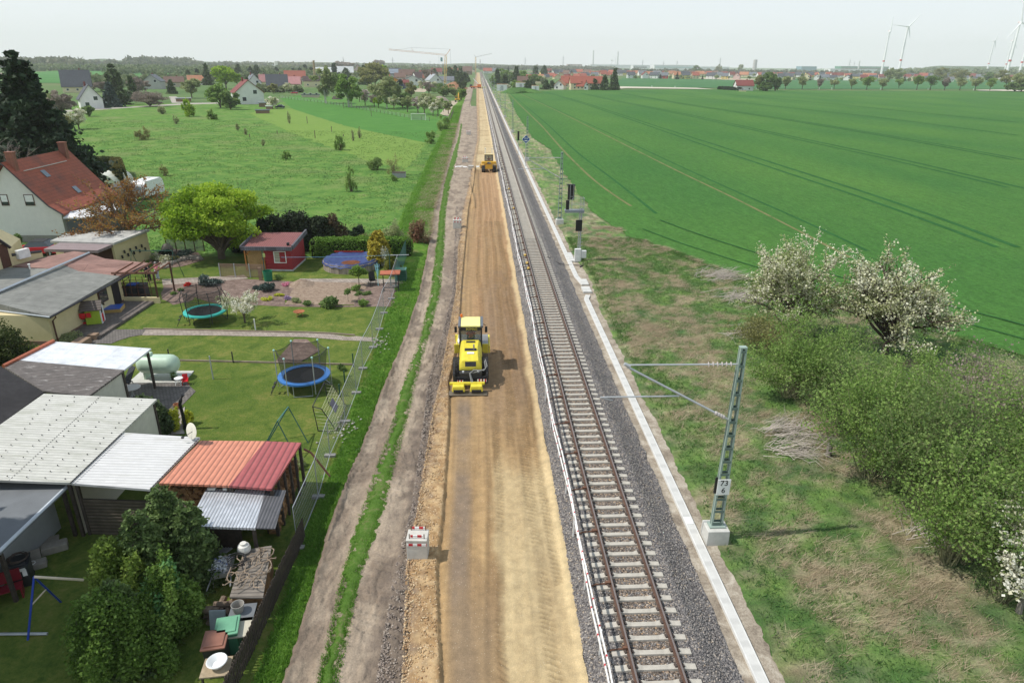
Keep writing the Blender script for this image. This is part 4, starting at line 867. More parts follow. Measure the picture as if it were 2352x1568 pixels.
# small signals
def post_sign(name,label,cat,u,v,h,f):
    x,y=G(u,v);e=thing(name,label,cat,(x,y,0));MB().box((0,0,.1),(.35,.35,.25)).build('foot',CON,e);MB().tube([(0,0,.1),(0,0,h)],.05,6).build('post',STL,e);f(e);return e
post_sign('signal_post','low thin post carrying an upright black signal board beside the cable duct','signal',1190,357,4.8,lambda e:MB().box((0,-.1,4.1),(.42,.06,1.9)).build('board',SB,e))
def blue(e):
    mb=MB();s=.82;mb.add([(0,-.12,5.1-s),(s,-.12,5.1),(0,-.12,5.1+s),(-s,-.12,5.1),(0,-.09,5.1-s),(s,-.09,5.1),(0,-.09,5.1+s),(-s,-.09,5.1)],[(0,1,2,3),(7,6,5,4),(0,4,5,1),(1,5,6,2),(2,6,7,3),(3,7,4,0)]);mb.build('diamond_plate',paint('sign_blue',(.02,.1,.28)),e)
    mb=MB();q=.78
    for a,b in((((0,-q),(q,0))),((q,0),(0,q)),((0,q),(-q,0)),((-q,0),(0,-q))): mb.tube([(a[0],-.13,5.1+a[1]),(b[0],-.13,5.1+b[1])],.022,4)
    mb.box((-.19,-.13,5.28),(.13,.02,.28)).box((.19,-.13,5.28),(.13,.02,.28)).box((0,-.13,4.84),(.55,.02,.16));mb.build('white_marks',WHT,e)
post_sign('diamond_sign','blue diamond sign with white bars on a post beside the cable duct','railway sign',1207,383,5.9,blue)
# concrete blocks with red and white barrier bars on top
def cblock(u,v,h,w,label,bars=True):
    x,y=G(u,v,.12);e=thing('concrete_block',label,'concrete block',(x,y+w*.45,.12),rad(-3),None)
    MB().box((0,0,h/2),(w,w*.85,h+.1)).box((0,0,h+.06),(w*1.03,w*.88,.06)).build('block',M('cast_concrete',(.56,.54,.49),.9,.14,3,0,.3),e,bev=.02)
    if bars:
        q=redwhitex('bar_paint',.17,.5)
        for a,n in((.36*w,'far_bar'),(-.28*w,'near_bar')): MB().box((0,a,h+.2),(w*.62,.03,.1)).build('warning_bar',q,e)
        MB().box((0,-w*.43,h-.12),(w*.96,.02,.1)).build('warning_strip',q,e)
        mb=MB()
        for a in(-.36,.36):
            for b in(-.28,.36): mb.tube([(a*w,b*w,h),(a*w,b*w,h+.3)],.02,5)
        mb.build('bolt',RST,e)
    return e
def redwhitex(name,per,sel):
    if name in _mc:return _mc[name]
    m=redwhite(name,per,sel);s=[n for n in m.node_tree.nodes if n.type=='SEPXYZ'][0]
    for l in list(m.node_tree.links):
        if l.from_node==s: to=l.to_socket;m.node_tree.links.remove(l);m.node_tree.links.new(s.outputs[0],to)
    return m
cblock(960,1293,1.0,.8,"nearest pale concrete block with red and white bars on top, on the haul road edge")
cblock(1050,526,.95,.95,"concrete block with red and white bars on the road edge, second from the camera")
cblock(1068.5,374,.9,1.15,"concrete block with red and white bars left of the bulldozer, beside white sheeting")
cblock(1082,391,.7,.95,"plain grey concrete block with no bars just left of the bulldozer",False)
cblock(1076.5,310,.9,1.2,"farthest concrete block with red and white bars, beyond the bulldozer")
# white sheeting
x,y=G(1072,385);P=[];mb=MB()
nx,ny=16,7;vs=[(x-2.2+4.6*i/15,y-.9+1.6*j/6+.5*math.sin(i*.5),.1+.16*float(fbm(i*.7,j*1.1,1))) for j in range(ny) for i in range(nx)];fs=[(j*nx+i,j*nx+i+1,(j+1)*nx+i+1,(j+1)*nx+i) for j in range(ny-1) for i in range(nx-1)]
mb.add([(a-x,b-y,c) for a,b,c in vs],fs).solo('plastic_sheet',paint('sheet',(.7,.68,.64)),"crumpled white sheeting on the ground by the concrete blocks",'sheeting',(x,y,0),smooth=True)
# ---------------- people ----------------
def skinbody(name,verts,edges,radii,mat,parent,root=0,sub=1):
    me=bpy.data.meshes.new(name);me.from_pydata(verts,edges,[]);me.materials.append(mat);o=ob(name,me,parent)
    sk=o.modifiers.new('skin','SKIN');sk.use_smooth_shade=True
    if not me.skin_vertices: 
        bm=bmesh.new();bm.from_mesh(me);bm.verts.layers.skin.verify();bm.to_mesh(me);bm.free()
    for i,r in enumerate(radii):
        d=me.skin_vertices[0].data[i];d.radius=(r,r) if not isinstance(r,tuple) else r;d.use_root=(i==root)
    s=o.modifiers.new('sub','SUBSURF');s.levels=sub;s.render_levels=sub+1;return o
SKIN=M('skin',(.55,.33,.24),.6,.05,6);HAIRG=M('grey_hair',(.45,.42,.4),.8,.15,20)
def person(label,loc,rz,shirt,trousers,hair,arms='crossed',h=1.7,sleeve=.6,seated=False):
    e=thing('person',label,'person',loc,rz);k=h/1.7;S=lambda *a:tuple(q*k for q in a)
    if not seated:
        V={'pel':S(0,0,.93),'wst':S(0,.0,1.08),'chs':S(0,.01,1.28),'nek':S(0,.0,1.46),'hd0':S(0,-.01,1.54),'hd1':S(0,-.02,1.66)}
        for s,n in((-1,'l'),(1,'r')):
            V['hip'+n]=S(.09*s,0,.88);V['kne'+n]=S(.1*s,-.015,.48);V['ank'+n]=S(.11*s,.02,.07);V['toe'+n]=S(.13*s,-.15,.03);V['sho'+n]=S(.17*s,.01,1.4)
            if arms=='crossed': V['elb'+n]=S(.22*s,-.05,1.13);V['wri'+n]=S(-.02*s,-.2,1.15+.04*s);V['fin'+n]=S(-.12*s,-.18,1.17+.04*s)
            elif arms=='down': V['elb'+n]=S(.24*s,.02,1.12);V['wri'+n]=S(.25*s,-.07,.9);V['fin'+n]=S(.24*s,-.1,.78)
            else: V['elb'+n]=S(.24*s,.03,1.12);V['wri'+n]=S(.13*s,-.18,1.0);V['fin'+n]=S(.05*s,-.2,1.0)
    else:
        V={'pel':S(0,0,.0),'wst':S(0,.0,.16),'chs':S(0,.01,.36),'nek':S(0,.0,.54),'hd0':S(0,-.01,.62),'hd1':S(0,-.02,.74)}
        for s,n in((-1,'l'),(1,'r')):
            V['hip'+n]=S(.09*s,0,-.02);V['kne'+n]=S(.12*s,-.42,.04);V['ank'+n]=S(.12*s,-.46,-.38);V['toe'+n]=S(.13*s,-.62,-.42);V['sho'+n]=S(.18*s,.01,.48)
            V['elb'+n]=S(.25*s,-.12,.25);V['wri'+n]=S(.18*s,-.36,.26);V['fin'+n]=S(.16*s,-.46,.27)
    E=[('pel','wst'),('wst','chs'),('chs','nek'),('nek','hd0'),('hd0','hd1')]
    for n in'lr':E+=[('pel','hip'+n),('hip'+n,'kne'+n),('kne'+n,'ank'+n),('ank'+n,'toe'+n),('chs','sho'+n),('sho'+n,'elb'+n),('elb'+n,'wri'+n),('wri'+n,'fin'+n)]
    R={'pel':.12,'wst':.11,'chs':.125,'nek':.05,'hd0':.075,'hd1':.085,'hip':.085,'kne':.055,'ank':.04,'toe':.035,'sho':.055,'elb':.04,'wri':.03,'fin':.028}
    ks=list(V);rd=[(R.get(q) or R[q[:3]])*k for q in ks];skinbody('body',[V[q] for q in ks],[(ks.index(a),ks.index(b)) for a,b in E],rd,SKIN,e)
    def wear(nm,keys,edges,ex,mat):
        ii={q:i for i,q in enumerate(keys)};skinbody(nm,[V[q] for q in keys],[(ii[a],ii[b]) for a,b in edges],[(R.get(q) or R[q[:3]])*k*1.04+ex for q in keys],mat,e)
    mid=lambda a,b,t:tuple(V[a][i]*(1-t)+V[b][i]*t for i in range(3))
    for n in'lr': V['sle'+n]=mid('sho'+n,'elb'+n,sleeve*1.2) if sleeve<1 else mid('elb'+n,'wri'+n,.8);V['cuf'+n]=mid('kne'+n,'ank'+n,.85)
    R['sle']=.048 if sleeve<1 else .036;R['cuf']=.05;V['hem']=tuple(V['pel'][i]+(0,0,.02)[i] for i in range(3));R['hem']=.128
    E1=[('hem','wst'),('wst','chs')]
    for n in'lr':
        E1+=[('chs','sho'+n)]+([('sho'+n,'sle'+n)] if sleeve<1 else [('sho'+n,'elb'+n),('elb'+n,'sle'+n)])
    wear('shirt',['hem','wst','chs']+[q+n for n in'lr' for q in(('sho','sle') if sleeve<1 else('sho','elb','sle'))],E1,.014,shirt)
    wear('trousers',['pel']+[q+n for n in'lr' for q in('hip','kne','cuf')],[('pel','hip'+n) for n in'lr']+[('hip'+n,'kne'+n) for n in'lr']+[('kne'+n,'cuf'+n) for n in'lr'],.012,trousers)
    hz=V['hd1'];MB().ball((hz[0],hz[1]+.02*k,hz[2]+.03*k),(.098*k,.105*k,.085*k),n=12).build('hair',hair,e,smooth=True)
    fb=MB().ball((0,hz[1]-.1*k,hz[2]-.035*k),(.014,.02,.02),0,6).box((0,hz[1]-.088*k,hz[2]-.08*k),(.05,.01,.01),1)
    for s in(-1,1): fb.ball((s*.032,hz[1]-.083*k,hz[2]-.0*k),(.012,.008,.008),1,6).ball((s*.09*k,hz[1]+.01,hz[2]-.02*k),(.012,.02,.03),0,6)
    fb.build('face',[SKIN,M('face_dark',(.08,.04,.035),.6)],e);return e
# ---------------- machines ----------------
YEL=M('machine_yellow',(.74,.62,.06),.5,.14,4,0,0,.3);YEL2=paint('earthmover_yellow',(.7,.4,.04),.45);DK=M('machine_black',(.035,.035,.038),.55,.15,6);TYR=M('tyre_rubber',(.045,.042,.04),.85,.25,12,0,.5)
GL=glass();CHR=M('drum_steel',(.42,.4,.38),.35,.1,3,.6);GLC=netmat('cab_glass',(.12,.16,.16),.32);GLC.node_tree.nodes['Principled BSDF'].inputs['Roughness'].default_value=.05
def tyre(mb,c,r,w,n=22,mi=0,lug=True):
    mb.lathe([(r*.55,-w/2),(r*.92,-w/2),(r,-w*.36),(r,w*.36),(r*.92,w/2),(r*.55,w/2)],c,n,mi,'X')
    if lug:
        for i in range(n):
            a=2*math.pi*i/n
            for s in(-1,1): mb.box((c[0]+s*w*.24,c[1]+r*math.cos(a+s*.08),c[2]+r*math.sin(a+s*.08)),(w*.45,.07,.06),mi,rx=a-math.pi/2,rz=0)
rx,ry=G(1081,905,.15);R0=thing('road_roller','bright yellow single-drum road roller with black cab and plate compactors behind, on the sand','road roller',(rx+.0,ry,.14),rad(0))
hull=MB()
def loft(mb,secs,mi=0):
    n=len(secs[0]);vs=[p for s in secs for p in s];fs=[]
    for i in range(len(secs)-1):
        for k in range(n): fs.append((i*n+k,i*n+(k+1)%n,(i+1)*n+(k+1)%n,(i+1)*n+k))
    fs.append(tuple(range(n-1,-1,-1)));fs.append(tuple((len(secs)-1)*n+k for k in range(n)));return mb.add(vs,fs,mi)
def sec(y,w0,w1,z0,z1,c=.12): return [(-w0,y,z0),(w0,y,z0),(w0*1.0,y,z0+(z1-z0)*.5),(w1,y,z1-c),(w1-c,y,z1),(-w1+c,y,z1),(-w1,y,z1-c),(-w0,y,z0+(z1-z0)*.5)]
loft(hull,[sec(1.18,.66,.58,1.05,1.28,.08),sec(1.28,.68,.56,.95,1.62,.1),sec(1.7,.7,.55,.9,1.9,.12),sec(2.4,.7,.54,.9,2.05,.12),sec(3.35,.7,.6,.9,2.12,.1)]).build('bonnet',YEL,R0,smooth=True)
MB().box((0,1.235,1.42),(.66,.05,.3),rx=-.3).box((0,2.12,1.985),(.72,.28,.06),rx=.12).box((0,3.08,2.1),(.56,.22,.05),rx=.08).build('grille',DK,R0)
MB().box((0,1.74,1.93),(.42,.16,.02),rx=.35).build('plate',WHT,R0);MB().tube([(.2,2.1,2.0),(.2,2.1,2.3),(.2,2.02,2.36)],.05,8).build('exhaust',CHR,R0)
MB().box((-.42,1.2,1.1),(.2,.02,.1)).build('reflector',redwhitex('bar_paint',.17,.5),R0)
MB().box((0,1.0,.85),(1.35,.5,.34)).box((0,2.6,.8),(1.2,2.2,.5)).build('chassis',DK,R0)
cab=MB()
for x in(-.68,.68):
    for y in(3.42,4.95): cab.box((x,y,2.12),(.09,.09,1.75))
cab.box((0,3.42,2.86),(1.42,.07,.26)).box((0,4.95,2.88),(1.4,.07,.14)).box((0,3.42,1.3),(1.42,.07,.14)).box((0,4.2,1.28),(1.36,1.5,.1)).box((.68,4.2,1.5),(.05,1.4,.5)).box((-.68,4.2,1.5),(.05,1.4,.5)).build('cab_frame',DK,R0)
MB().box((0,4.18,3.03),(1.22,1.66,.1)).build('cab_roof',paint('pale_yellow',(.85,.8,.3)),R0,bev=.03)
MB().box((-.7,4.18,3.02),(.17,1.76,.15)).box((.7,4.18,3.02),(.17,1.76,.15)).build('roof_edge',paint('slate_grey',(.12,.13,.15)),R0,bev=.03)
MB().box((0,3.43,2.04),(1.28,.02,1.36)).box((0,4.94,2.1),(1.28,.02,1.4)).box((-.69,4.18,2.2),(.02,1.4,1.1)).box((.69,4.18,2.2),(.02,1.4,1.1)).build('window',GLC,R0)
MB().lathe([(.07,0),(.08,.12),(.05,.2)],(-.6,4.9,3.1),10).build('beacon',paint('beacon_orange',(.9,.2,.02)),R0)
for s in(-1,1): MB().box((s*.98,4.6,2.35),(.16,.05,.4)).tube([(s*.7,4.7,2.75),(s*.98,4.65,2.6)],.02,5).build('mirror',DK,R0)
MB().box((0,4.3,1.7),(.5,.5,.16)).box((0,4.02,1.85),(.5,.12,.3)).box((0,4.75,1.9),(.5,.12,.5)).build('seat',DK,R0)
txt('BOMAG',.2,(.06,3.38,2.79),R0,'lettering',paint('letter_yellow',(.8,.7,.1)));txt('BOMAG',.15,(0,1.2,1.36),R0,'lettering',M('letter_grey',(.2,.2,.2)),(math.pi/2-.3,0,0))
fr=MB()
for s in(-1,1): fr.box((.12+s*1.06,5.6,.95),(.1,2.0,.5)).box((s*.95,4.62,1.0),(.3,.1,.62))
fr.box((0,6.6,.95),(2.2,.14,.5)).box((0,4.62,1.05),(2.2,.12,.55)).build('drum_frame',YEL,R0,bev=.02)
MB().lathe([(.1,-.99),(.76,-.99),(.78,-.95),(.78,.95),(.76,.99),(.1,.99)],(.12,5.6,.78),32,0,'X').build('drum',CHR,R0,smooth=True)
for s in(-1,1):
    t_=MB();tyre(t_,(s*.84,2.0,.74),.74,.5);wh=t_.build('wheel',TYR,R0);MB().lathe([(.1,-.1),(.4,-.14),(.42,.0)],(s*.93,2.0,.74),16,0,'X').build('rim',DK,wh)
rf=MB().box((0,.78,.72),(2.05,.12,.16)).box((0,.62,.52),(2.1,.1,.14))
for s in(-1,1): rf.box((s*.98,1.1,.9),(.1,.9,.14),rx=-.2).box((s*.98,.72,.7),(.12,.2,.5)).tube([(s*.95,1.5,1.55),(s*1.0,.95,.95)],.045,6)
rf.build('rear_frame',DK,R0)
MB().box((.55,.5,.66),(.3,.02,.17),ry=0).box((.86,.5,.66),(.2,.02,.17)).box((-.62,.5,.62),(.36,.02,.12)).build('warning_plate',redwhitex('chevron',.09,.5),R0)
MB().box((-.72,.12,.38),(.78,.46,.34),tap=.85).box((.35,.12,.38),(.78,.46,.34),tap=.85).box((-.2,.38,.54),(2.1,.16,.16)).build('plate_housing',YEL,R0,bev=.03)
MB().box((-.72,-.09,.28),(.55,.1,.14)).box((.35,-.09,.28),(.55,.1,.14)).build('plate_opening',DK,R0)
MB().box((-.75,.0,.07),(1.1,.6,.05)).box((.4,.0,.07),(1.16,.6,.05)).build('base_plate',M('plate_steel',(.2,.17,.13),.5,.2,5,.4),R0)
MB().tube([(.9,1.5,1.6),(1.0,1.2,1.3),(.8,.9,1.15),(.2,.85,1.2),(-.05,.7,1.05),(.05,.4,.6),(.2,.3,.5)],.035,6).tube([(.85,1.4,1.55),(.9,1.0,1.2),(.4,.8,1.1),(0,.78,1.0),(.15,.35,.55)],.03,6).build('hose',M('hose',(.28,.28,.27),.5),R0)
MB().box((-.45,.9,1.06),(.12,.08,.1)).box((.45,.9,1.06),(.12,.08,.1)).build('lamp',WHT,R0)
person("roller driver in an orange vest, seated inside the yellow roller's cab",(rx+.0,ry+4.32,1.94),rad(180),paint('vest_orange',(.85,.12,.03)),M('work_trousers',(.05,.05,.06)),M('dark_hair',(.03,.025,.02)),seated=True,sleeve=1)
# bulldozer
dx,dy=G(1123,398.5);D0=thing('bulldozer','ochre yellow bulldozer seen from behind, pushing sand in the trench','bulldozer',(dx,dy,.14))
for s in(-1,1):
    mb=MB();n=40;L=3.0;r=.42
    for i in range(n):
        t=i/n*(2*L+2*math.pi*r)
        if t<L: p=(t,2*r+0,0)
        elif t<L+math.pi*r: a=(t-L)/r;p=(L+r*math.sin(a),r+r*math.cos(a),a)
        elif t<2*L+math.pi*r: p=(L-(t-L-math.pi*r),0,math.pi)
        else: a=(t-2*L-math.pi*r)/r;p=(-r*math.sin(a),r-r*math.cos(a),math.pi+a)
        mb.box((s*1.0,.5+p[0],p[1]+.04),(.62,.19,.07),0,rx=-p[2])
    mb.box((s*1.0,.5+L/2,r+.03),(.4,L+.3,.5));mb.build('crawler_track',DK,D0)
MB().box((0,.55,1.05),(1.36,.9,.85)).box((0,2.7,1.3),(1.0,2.0,.8)).build('body',YEL2,D0,bev=.06)
MB().box((0,.3,1.75),(2.7,.7,.42)).build('fuel_tank',YEL2,D0,bev=.08)
MB().box((-1.15,1.6,1.25),(.5,2.2,.1)).box((1.15,1.6,1.25),(.5,2.2,.1)).build('fender',YEL2,D0)
cb=MB()
for x in(-.72,.72):
    for y in(.72,1.9): cb.box((x,y,2.45),(.1,.1,1.2))
cb.box((0,.72,1.95),(1.5,.08,.16)).box((0,1.3,1.9),(1.4,1.2,.1)).box((0,.72,2.98),(1.5,.08,.12)).build('cab_frame',DK,D0)
MB().box((0,.73,2.5),(1.36,.03,1.0)).box((-.73,1.3,2.5),(.03,1.1,1.0)).box((.73,1.3,2.5),(.03,1.1,1.0)).box((0,1.9,2.5),(1.36,.03,1.0)).build('window',GLC,D0)
MB().box((0,1.3,3.1),(1.55,1.4,.12)).build('cab_roof',paint('roof_cream',(.62,.5,.25)),D0,bev=.04)
txt('CAT',.3,(.06,-.06,1.63),D0,'lettering',WHT);MB().box((0,-.055,1.74),(.6,.02,.34)).build('badge',paint('sign_black',(.02,.02,.02)),D0)
for s in(-1,1): MB().tube([(s*.62,2.6,1.6),(s*.62,2.6,3.9)],.06,6).box((s*.62,2.6,3.95),(.22,.22,.14)).build('receiver_mast',WHT,D0)
mb=MB();vs=[];fs=[]
for i in range(7):
    a=-.7+1.4*i/6;vs+=[(-1.55,4.5-.35*math.cos(a),.6+.6*math.sin(a)),(1.55,4.5-.35*math.cos(a),.6+.6*math.sin(a))]
for i in range(6): fs.append((2*i,2*i+1,2*i+3,2*i+2))
mb.add(vs,fs).box((0,4.3,.55),(3.1,.06,.9)).build('blade',YEL2,D0)
person("bulldozer driver in an orange vest behind the rear window",(dx,dy+1.25,2.05),rad(180),paint('vest_orange',(.85,.12,.03)),M('work_trousers',(.05,.05,.06)),M('dark_hair',(.03,.025,.02)),seated=True,sleeve=1)
# excavator parked on the gravel yard
def excavator(label,loc,rz,col,s=1.):
    e=thing('excavator',label,'excavator',loc,rz)
    for q in(-1,1): MB().box((q*1.0,0,.42),(.55,3.4,.75)).build('crawler_track',DK,e,bev=.2)
    MB().box((0,-.2,1.35),(2.4,2.9,.85)).build('body',col,e,bev=.12);MB().box((0,-1.66,1.4),(1.1,.03,.4)).build('grille',DK,e)
    c=MB().box((-.7,.6,2.1),(.95,1.5,1.1));c.build('cab',GL,e,bev=.1);MB().box((-.7,.6,2.72),(1.0,1.6,.12)).build('cab_roof',col,e)
    MB().tube([(.3,.9,1.7),(.3,2.6,4.2),(.3,4.6,3.6)],[.22,.26,.2],6).build('boom',col,e);MB().tube([(.3,4.6,3.7),(.3,5.3,1.6)],[.17,.13],6).build('stick',col,e)
    MB().box((.3,5.3,1.2),(.9,.7,.7),tap=.8).build('bucket',DK,e);return e
excavator("small yellow excavator seen from behind, parked on the gravel beside the hedge",(*G(1051,234.5),0),rad(-4),YEL2)
# orange truck crane further down the trench
cx,cy=G(1091,203.5);e=thing('truck_crane','orange truck crane with raised white boom standing across the haul road','truck crane',(cx,cy,0),rad(90))
MB().box((0,-.6,1.25),(2.5,8.4,.9)).build('chassis',paint('crane_orange',(.7,.2,.06)),e,bev=.05);MB().box((0,-3.4,2.3),(2.4,3.0,1.8)).build('superstructure',paint('crane_orange',(.7,.2,.06)),e,bev=.1)
MB().box((0,3.2,1.9),(2.4,1.9,2.2)).build('cab',paint('dark_cab',(.05,.05,.07)),e,bev=.15);MB().box((0,4.17,2.3),(2.0,.04,.9)).build('windscreen',GL,e)
MB().tube([(0,-2.6,3.0),(0,.5,6.5)],[.5,.38],6).tube([(0,.5,6.5),(0,1.6,7.6)],[.3,.3],6).build('boom',WHT,e)
for y in(-4,-2.6,.8,2.6):
    for s in(-1,1): t_=MB();tyre(t_,(s*1.05,y,.6),.6,.4,14,lug=False);t_.build('wheel',TYR,e)
MB().box((0,0,.35),(2.4,5,.14)).box((0,0,.9),(2.3,4.8,.5)).solo('road_plate',paint('pale_green_yellow',(.6,.65,.25)),"pale yellow-green trailer bed standing beside the truck crane in the trench",'trailer',(cx+6.8,cy+3,0),rz=rad(90))
# tower cranes
def lattice(mb,p,q,w,n,r=.06,mi=0,tri=False):
    p=Vector(p);q=Vector(q);t=(q-p).normalized();a=t.cross(Vector((0,1,0)) if abs(t.y)<.9 else Vector((1,0,0))).normalized();b=t.cross(a)
    cs=[(-1,-1),(1,-1),(1,1),(-1,1)] if not tri else [(-1,0),(1,0),(0,1.6)]
    if tri: a,b=Vector((0,1,0)),Vector((0,0,1))
    off=[(a*x+b*y)*w/2 for x,y in cs]
    for o in off: mb.tube([p+o,q+o],r,4,mi)
    for i in range(n):
        f0,f1=i/n,(i+1)/n
        for k in range(len(off)):
            k2=(k+1)%len(off);o0,o1=(off[k],off[k2]) if i%2 else (off[k2],off[k]);mb.tube([p.lerp(q,f0)+o0,p.lerp(q,f1)+o1],r*.6,3,mi,False)
YC=paint('crane_yellow',(.75,.5,.15));RC=M('crane_jib_red',(.62,.42,.3),.6,.1)
tx,ty=G(1022,201);ty2=ty
hub=GY(1024,128,ty);tip=GY(893,115.5,ty);root=GY(1020,126.5,ty);pk=GY(1034,113.5,ty);mid=GY(950,120,ty);ms=GY(945,110,ty)
rel=lambda p:(p[0]-tx,p[1]-ty,p[2])
e=thing('tower_crane','yellow tower crane with long pale red jib above the village','tower crane',(tx,ty,0))
mb=MB();lattice(mb,(0,0,0),rel(hub),1.5,22,.13);mb.build('tower',YC,e)
mb=MB();lattice(mb,rel(hub),rel(tip),1.2,34,.085,0,True);mb.build('jib',RC,e)
mb=MB();mb.tube([rel(hub),rel(pk)],.22,4);mb.tube([rel(mid),rel(ms)],.12,4).build('jib_mast',RC,e)
MB().tube([rel(pk),rel(ms)],.05,3).tube([rel(ms),rel(GY(905,116,ty))],.05,3).tube([rel(pk),(rel(pk)[0]+.6,0,8)],.06,3).tube([rel(GY(1008,127,ty)),rel(GY(1008,150,ty))],.05,3).build('cables',DK,e)
h_=rel(hub);MB().box((-2.2,0,h_[2]-3),(1.6,1.6,3)).build('cab',paint('cab_teal',(.25,.4,.42)),e);MB().box((0,0,1.5),(4,4,3)).build('ballast_blocks',CON,e)
tx,ty=G(1092.5,172);hub=GY(1092.5,132,ty);tip=GY(1130,124,ty);pk=GY(1090,126.5,ty)
e=thing('tower_crane','distant thin tower crane with grey jib above the far end of the track','tower crane',(tx,ty,0))
mb=MB();lattice(mb,(0,0,0),rel(hub),1.8,20,.2);mb.build('tower',YC,e);mb=MB();lattice(mb,rel(hub),rel(tip),1.3,22,.14,0,True);mb.tube([rel(hub),rel(pk)],.3,4);mb.build('jib',M('jib_grey',(.5,.5,.5)),e)
# ---------------- left side: houses, sheds, yards ----------------
def ZT(x,y,vt):
    lo,hi=0.,30.
    for _ in range(40):
        m=(lo+hi)/2
        if PR(x,y,m)[1]>vt: lo=m
        else: hi=m
    return lo
def W3(u,v,z): x,y=G(u,v,z);return (x,y,z)
def cen(P): return (sum(p[0] for p in P)/len(P),sum(p[1] for p in P)/len(P),0)
def rel3(P,c): return [(p[0]-c[0],p[1]-c[1],p[2]-c[2]) for p in P]
def inset(P,k): c=cen(P);return [(p[0]+(c[0]-p[0])*k,p[1]+(c[1]-p[1])*k,p[2]) for p in P]
def frame(x0,x1,y,z0,z1,e,fm,gm,t=.06,out=.03,name='window',blind=None):
    "window in a wall facing -y (local)"
    w_=MB()
    for a,b,c,d in((x0,x1,z0-t,z0),(x0,x1,z1,z1+t),(x0-t,x0,z0-t,z1+t),(x1,x1+t,z0-t,z1+t)): w_.box(((a+b)/2,y-out/2,(c+d)/2),(b-a,out,d-c))
    o=w_.build(name,fm,e);MB().box(((x0+x1)/2,y-.008,(z0+z1)/2),(x1-x0,.012,z1-z0)).build('pane',gm,o)
    if blind: MB().box(((x0+x1)/2,y-.02,z1-(z1-z0)*blind/2),(x1-x0,.012,(z1-z0)*blind)).build('blind',WHT,o)
    return o
CREAM=M('cream_render',(.66,.56,.33),.9,.06,2);RENDW=M('white_render',(.74,.72,.67),.9,.05,2);FELT=tilemat('roof_felt',(.22,.22,.2),6,1.,.06,.9,.72,.5,.2,.03);FELTB=tilemat('brown_roof_felt',(.3,.17,.14),6,1.,.08,.9,.75,.5,.2,.03)
BRN=M('brown_wood',(.1,.045,.03),.7,.2,8);DKW=M('dark_wood',(.07,.055,.045),.85,.3,8);GUT=paint('dark_gutter',(.05,.045,.05));GLS=glass();WF=WHT
# white house with red tiled roof
e=thing('white_house','white gabled house with steep red tiled roof and two brick chimneys, left edge','house',(-49.2,74,0))
pr=[(4.55,0),(4.55,3.1),(3.6,3.75),(2.4,5.2),(0,8.1),(-2.4,5.2),(-4.6,3.0),(-4.6,0)];L=11.4
mb=MB();n=len(pr);mb.add([(x,0,z) for x,z in pr]+[(x,L,z) for x,z in pr],[tuple(range(n)),tuple(range(2*n-1,n-1,-1))]+[(i,(i+1)%n,n+(i+1)%n,n+i) for i in range(n)]);mb.build('wall',RENDW,e)
MB().box((0,L/2,.35),(9.25,L+.06,.75)).build('plinth',M('plinth_grey',(.3,.28,.25),.9,.1),e)
RT1=rooftile('red_roof_tiles',(.33,.085,.045),.3,.25,.75,(.14,.06,.045));RT2=rooftile('red_tiles_left',(.33,.085,.045),.3,.25,.75)
def roofprof(pts,th,y0,y1):
    mb=MB();n=len(pts);vs=[(x,y,z+d) for y in(y0,y1) for d in(0,-th) for x,z in pts];fs=[]
    for i in range(n-1):
        a=i;fs+=[(a,a+1,2*n+a+1,2*n+a),(n+a,3*n+a,3*n+a+1,n+a+1),(a,n+a,n+a+1,a+1),(2*n+a,2*n+a+1,3*n+a+1,3*n+a)]
    fs+=[(0,2*n,3*n,n),(n-1,2*n-1,4*n-1,3*n-1)];return mb.add(vs,fs)
rf=roofprof([(0,8.42),(2.45,5.5),(3.7,4.02),(5.0,3.12)],.2,-.35,L+.4).build('roof',RT1,e)
roofprof([(-5.0,2.9),(-2.45,5.5),(0,8.42)],.2,-.35,L+.4).build('roof',RT1,e)
BRK=tilemat('chimney_brick',(.3,.12,.08),.24,.08,.2,.85,.6,.5,.3,.01)
for y in(.7,L-1.2): MB().box((.45,y,8.35),(.75,.55,1.9)).box((.45,y,9.33),(.85,.65,.1)).build('chimney',BRK,rf)
MB().box((1.1,5.2,7.35),(.08,8.0,.06)).build('snow_guard',STL,rf)
for x,y,z in((1.55,4.0,6.68),(3.3,6.1,4.6)): MB().box((x,y,z),(.9,.75,.06),0,ry=math.atan2(3.,2.5)*.98).build('skylight',[M('skylight_glass',(.2,.24,.28),.15)],rf)
MB().tube([(-4.9,-.37,2.95),(-2.45,-.37,5.35),(0,-.37,8.3),(2.45,-.37,5.35),(3.7,-.37,3.9),(5.0,-.37,3.0)],.08,4).build('bargeboard',GUT,e)
for u0,u1 in((0,21),(55,80)):
    a=GY(u0,448,73.99);b=GY(u1,471,73.99);frame(a[0]+49.2,b[0]+49.2,-.01,b[2],a[2],e,BRN,GLS,.06,.05,blind=.68)
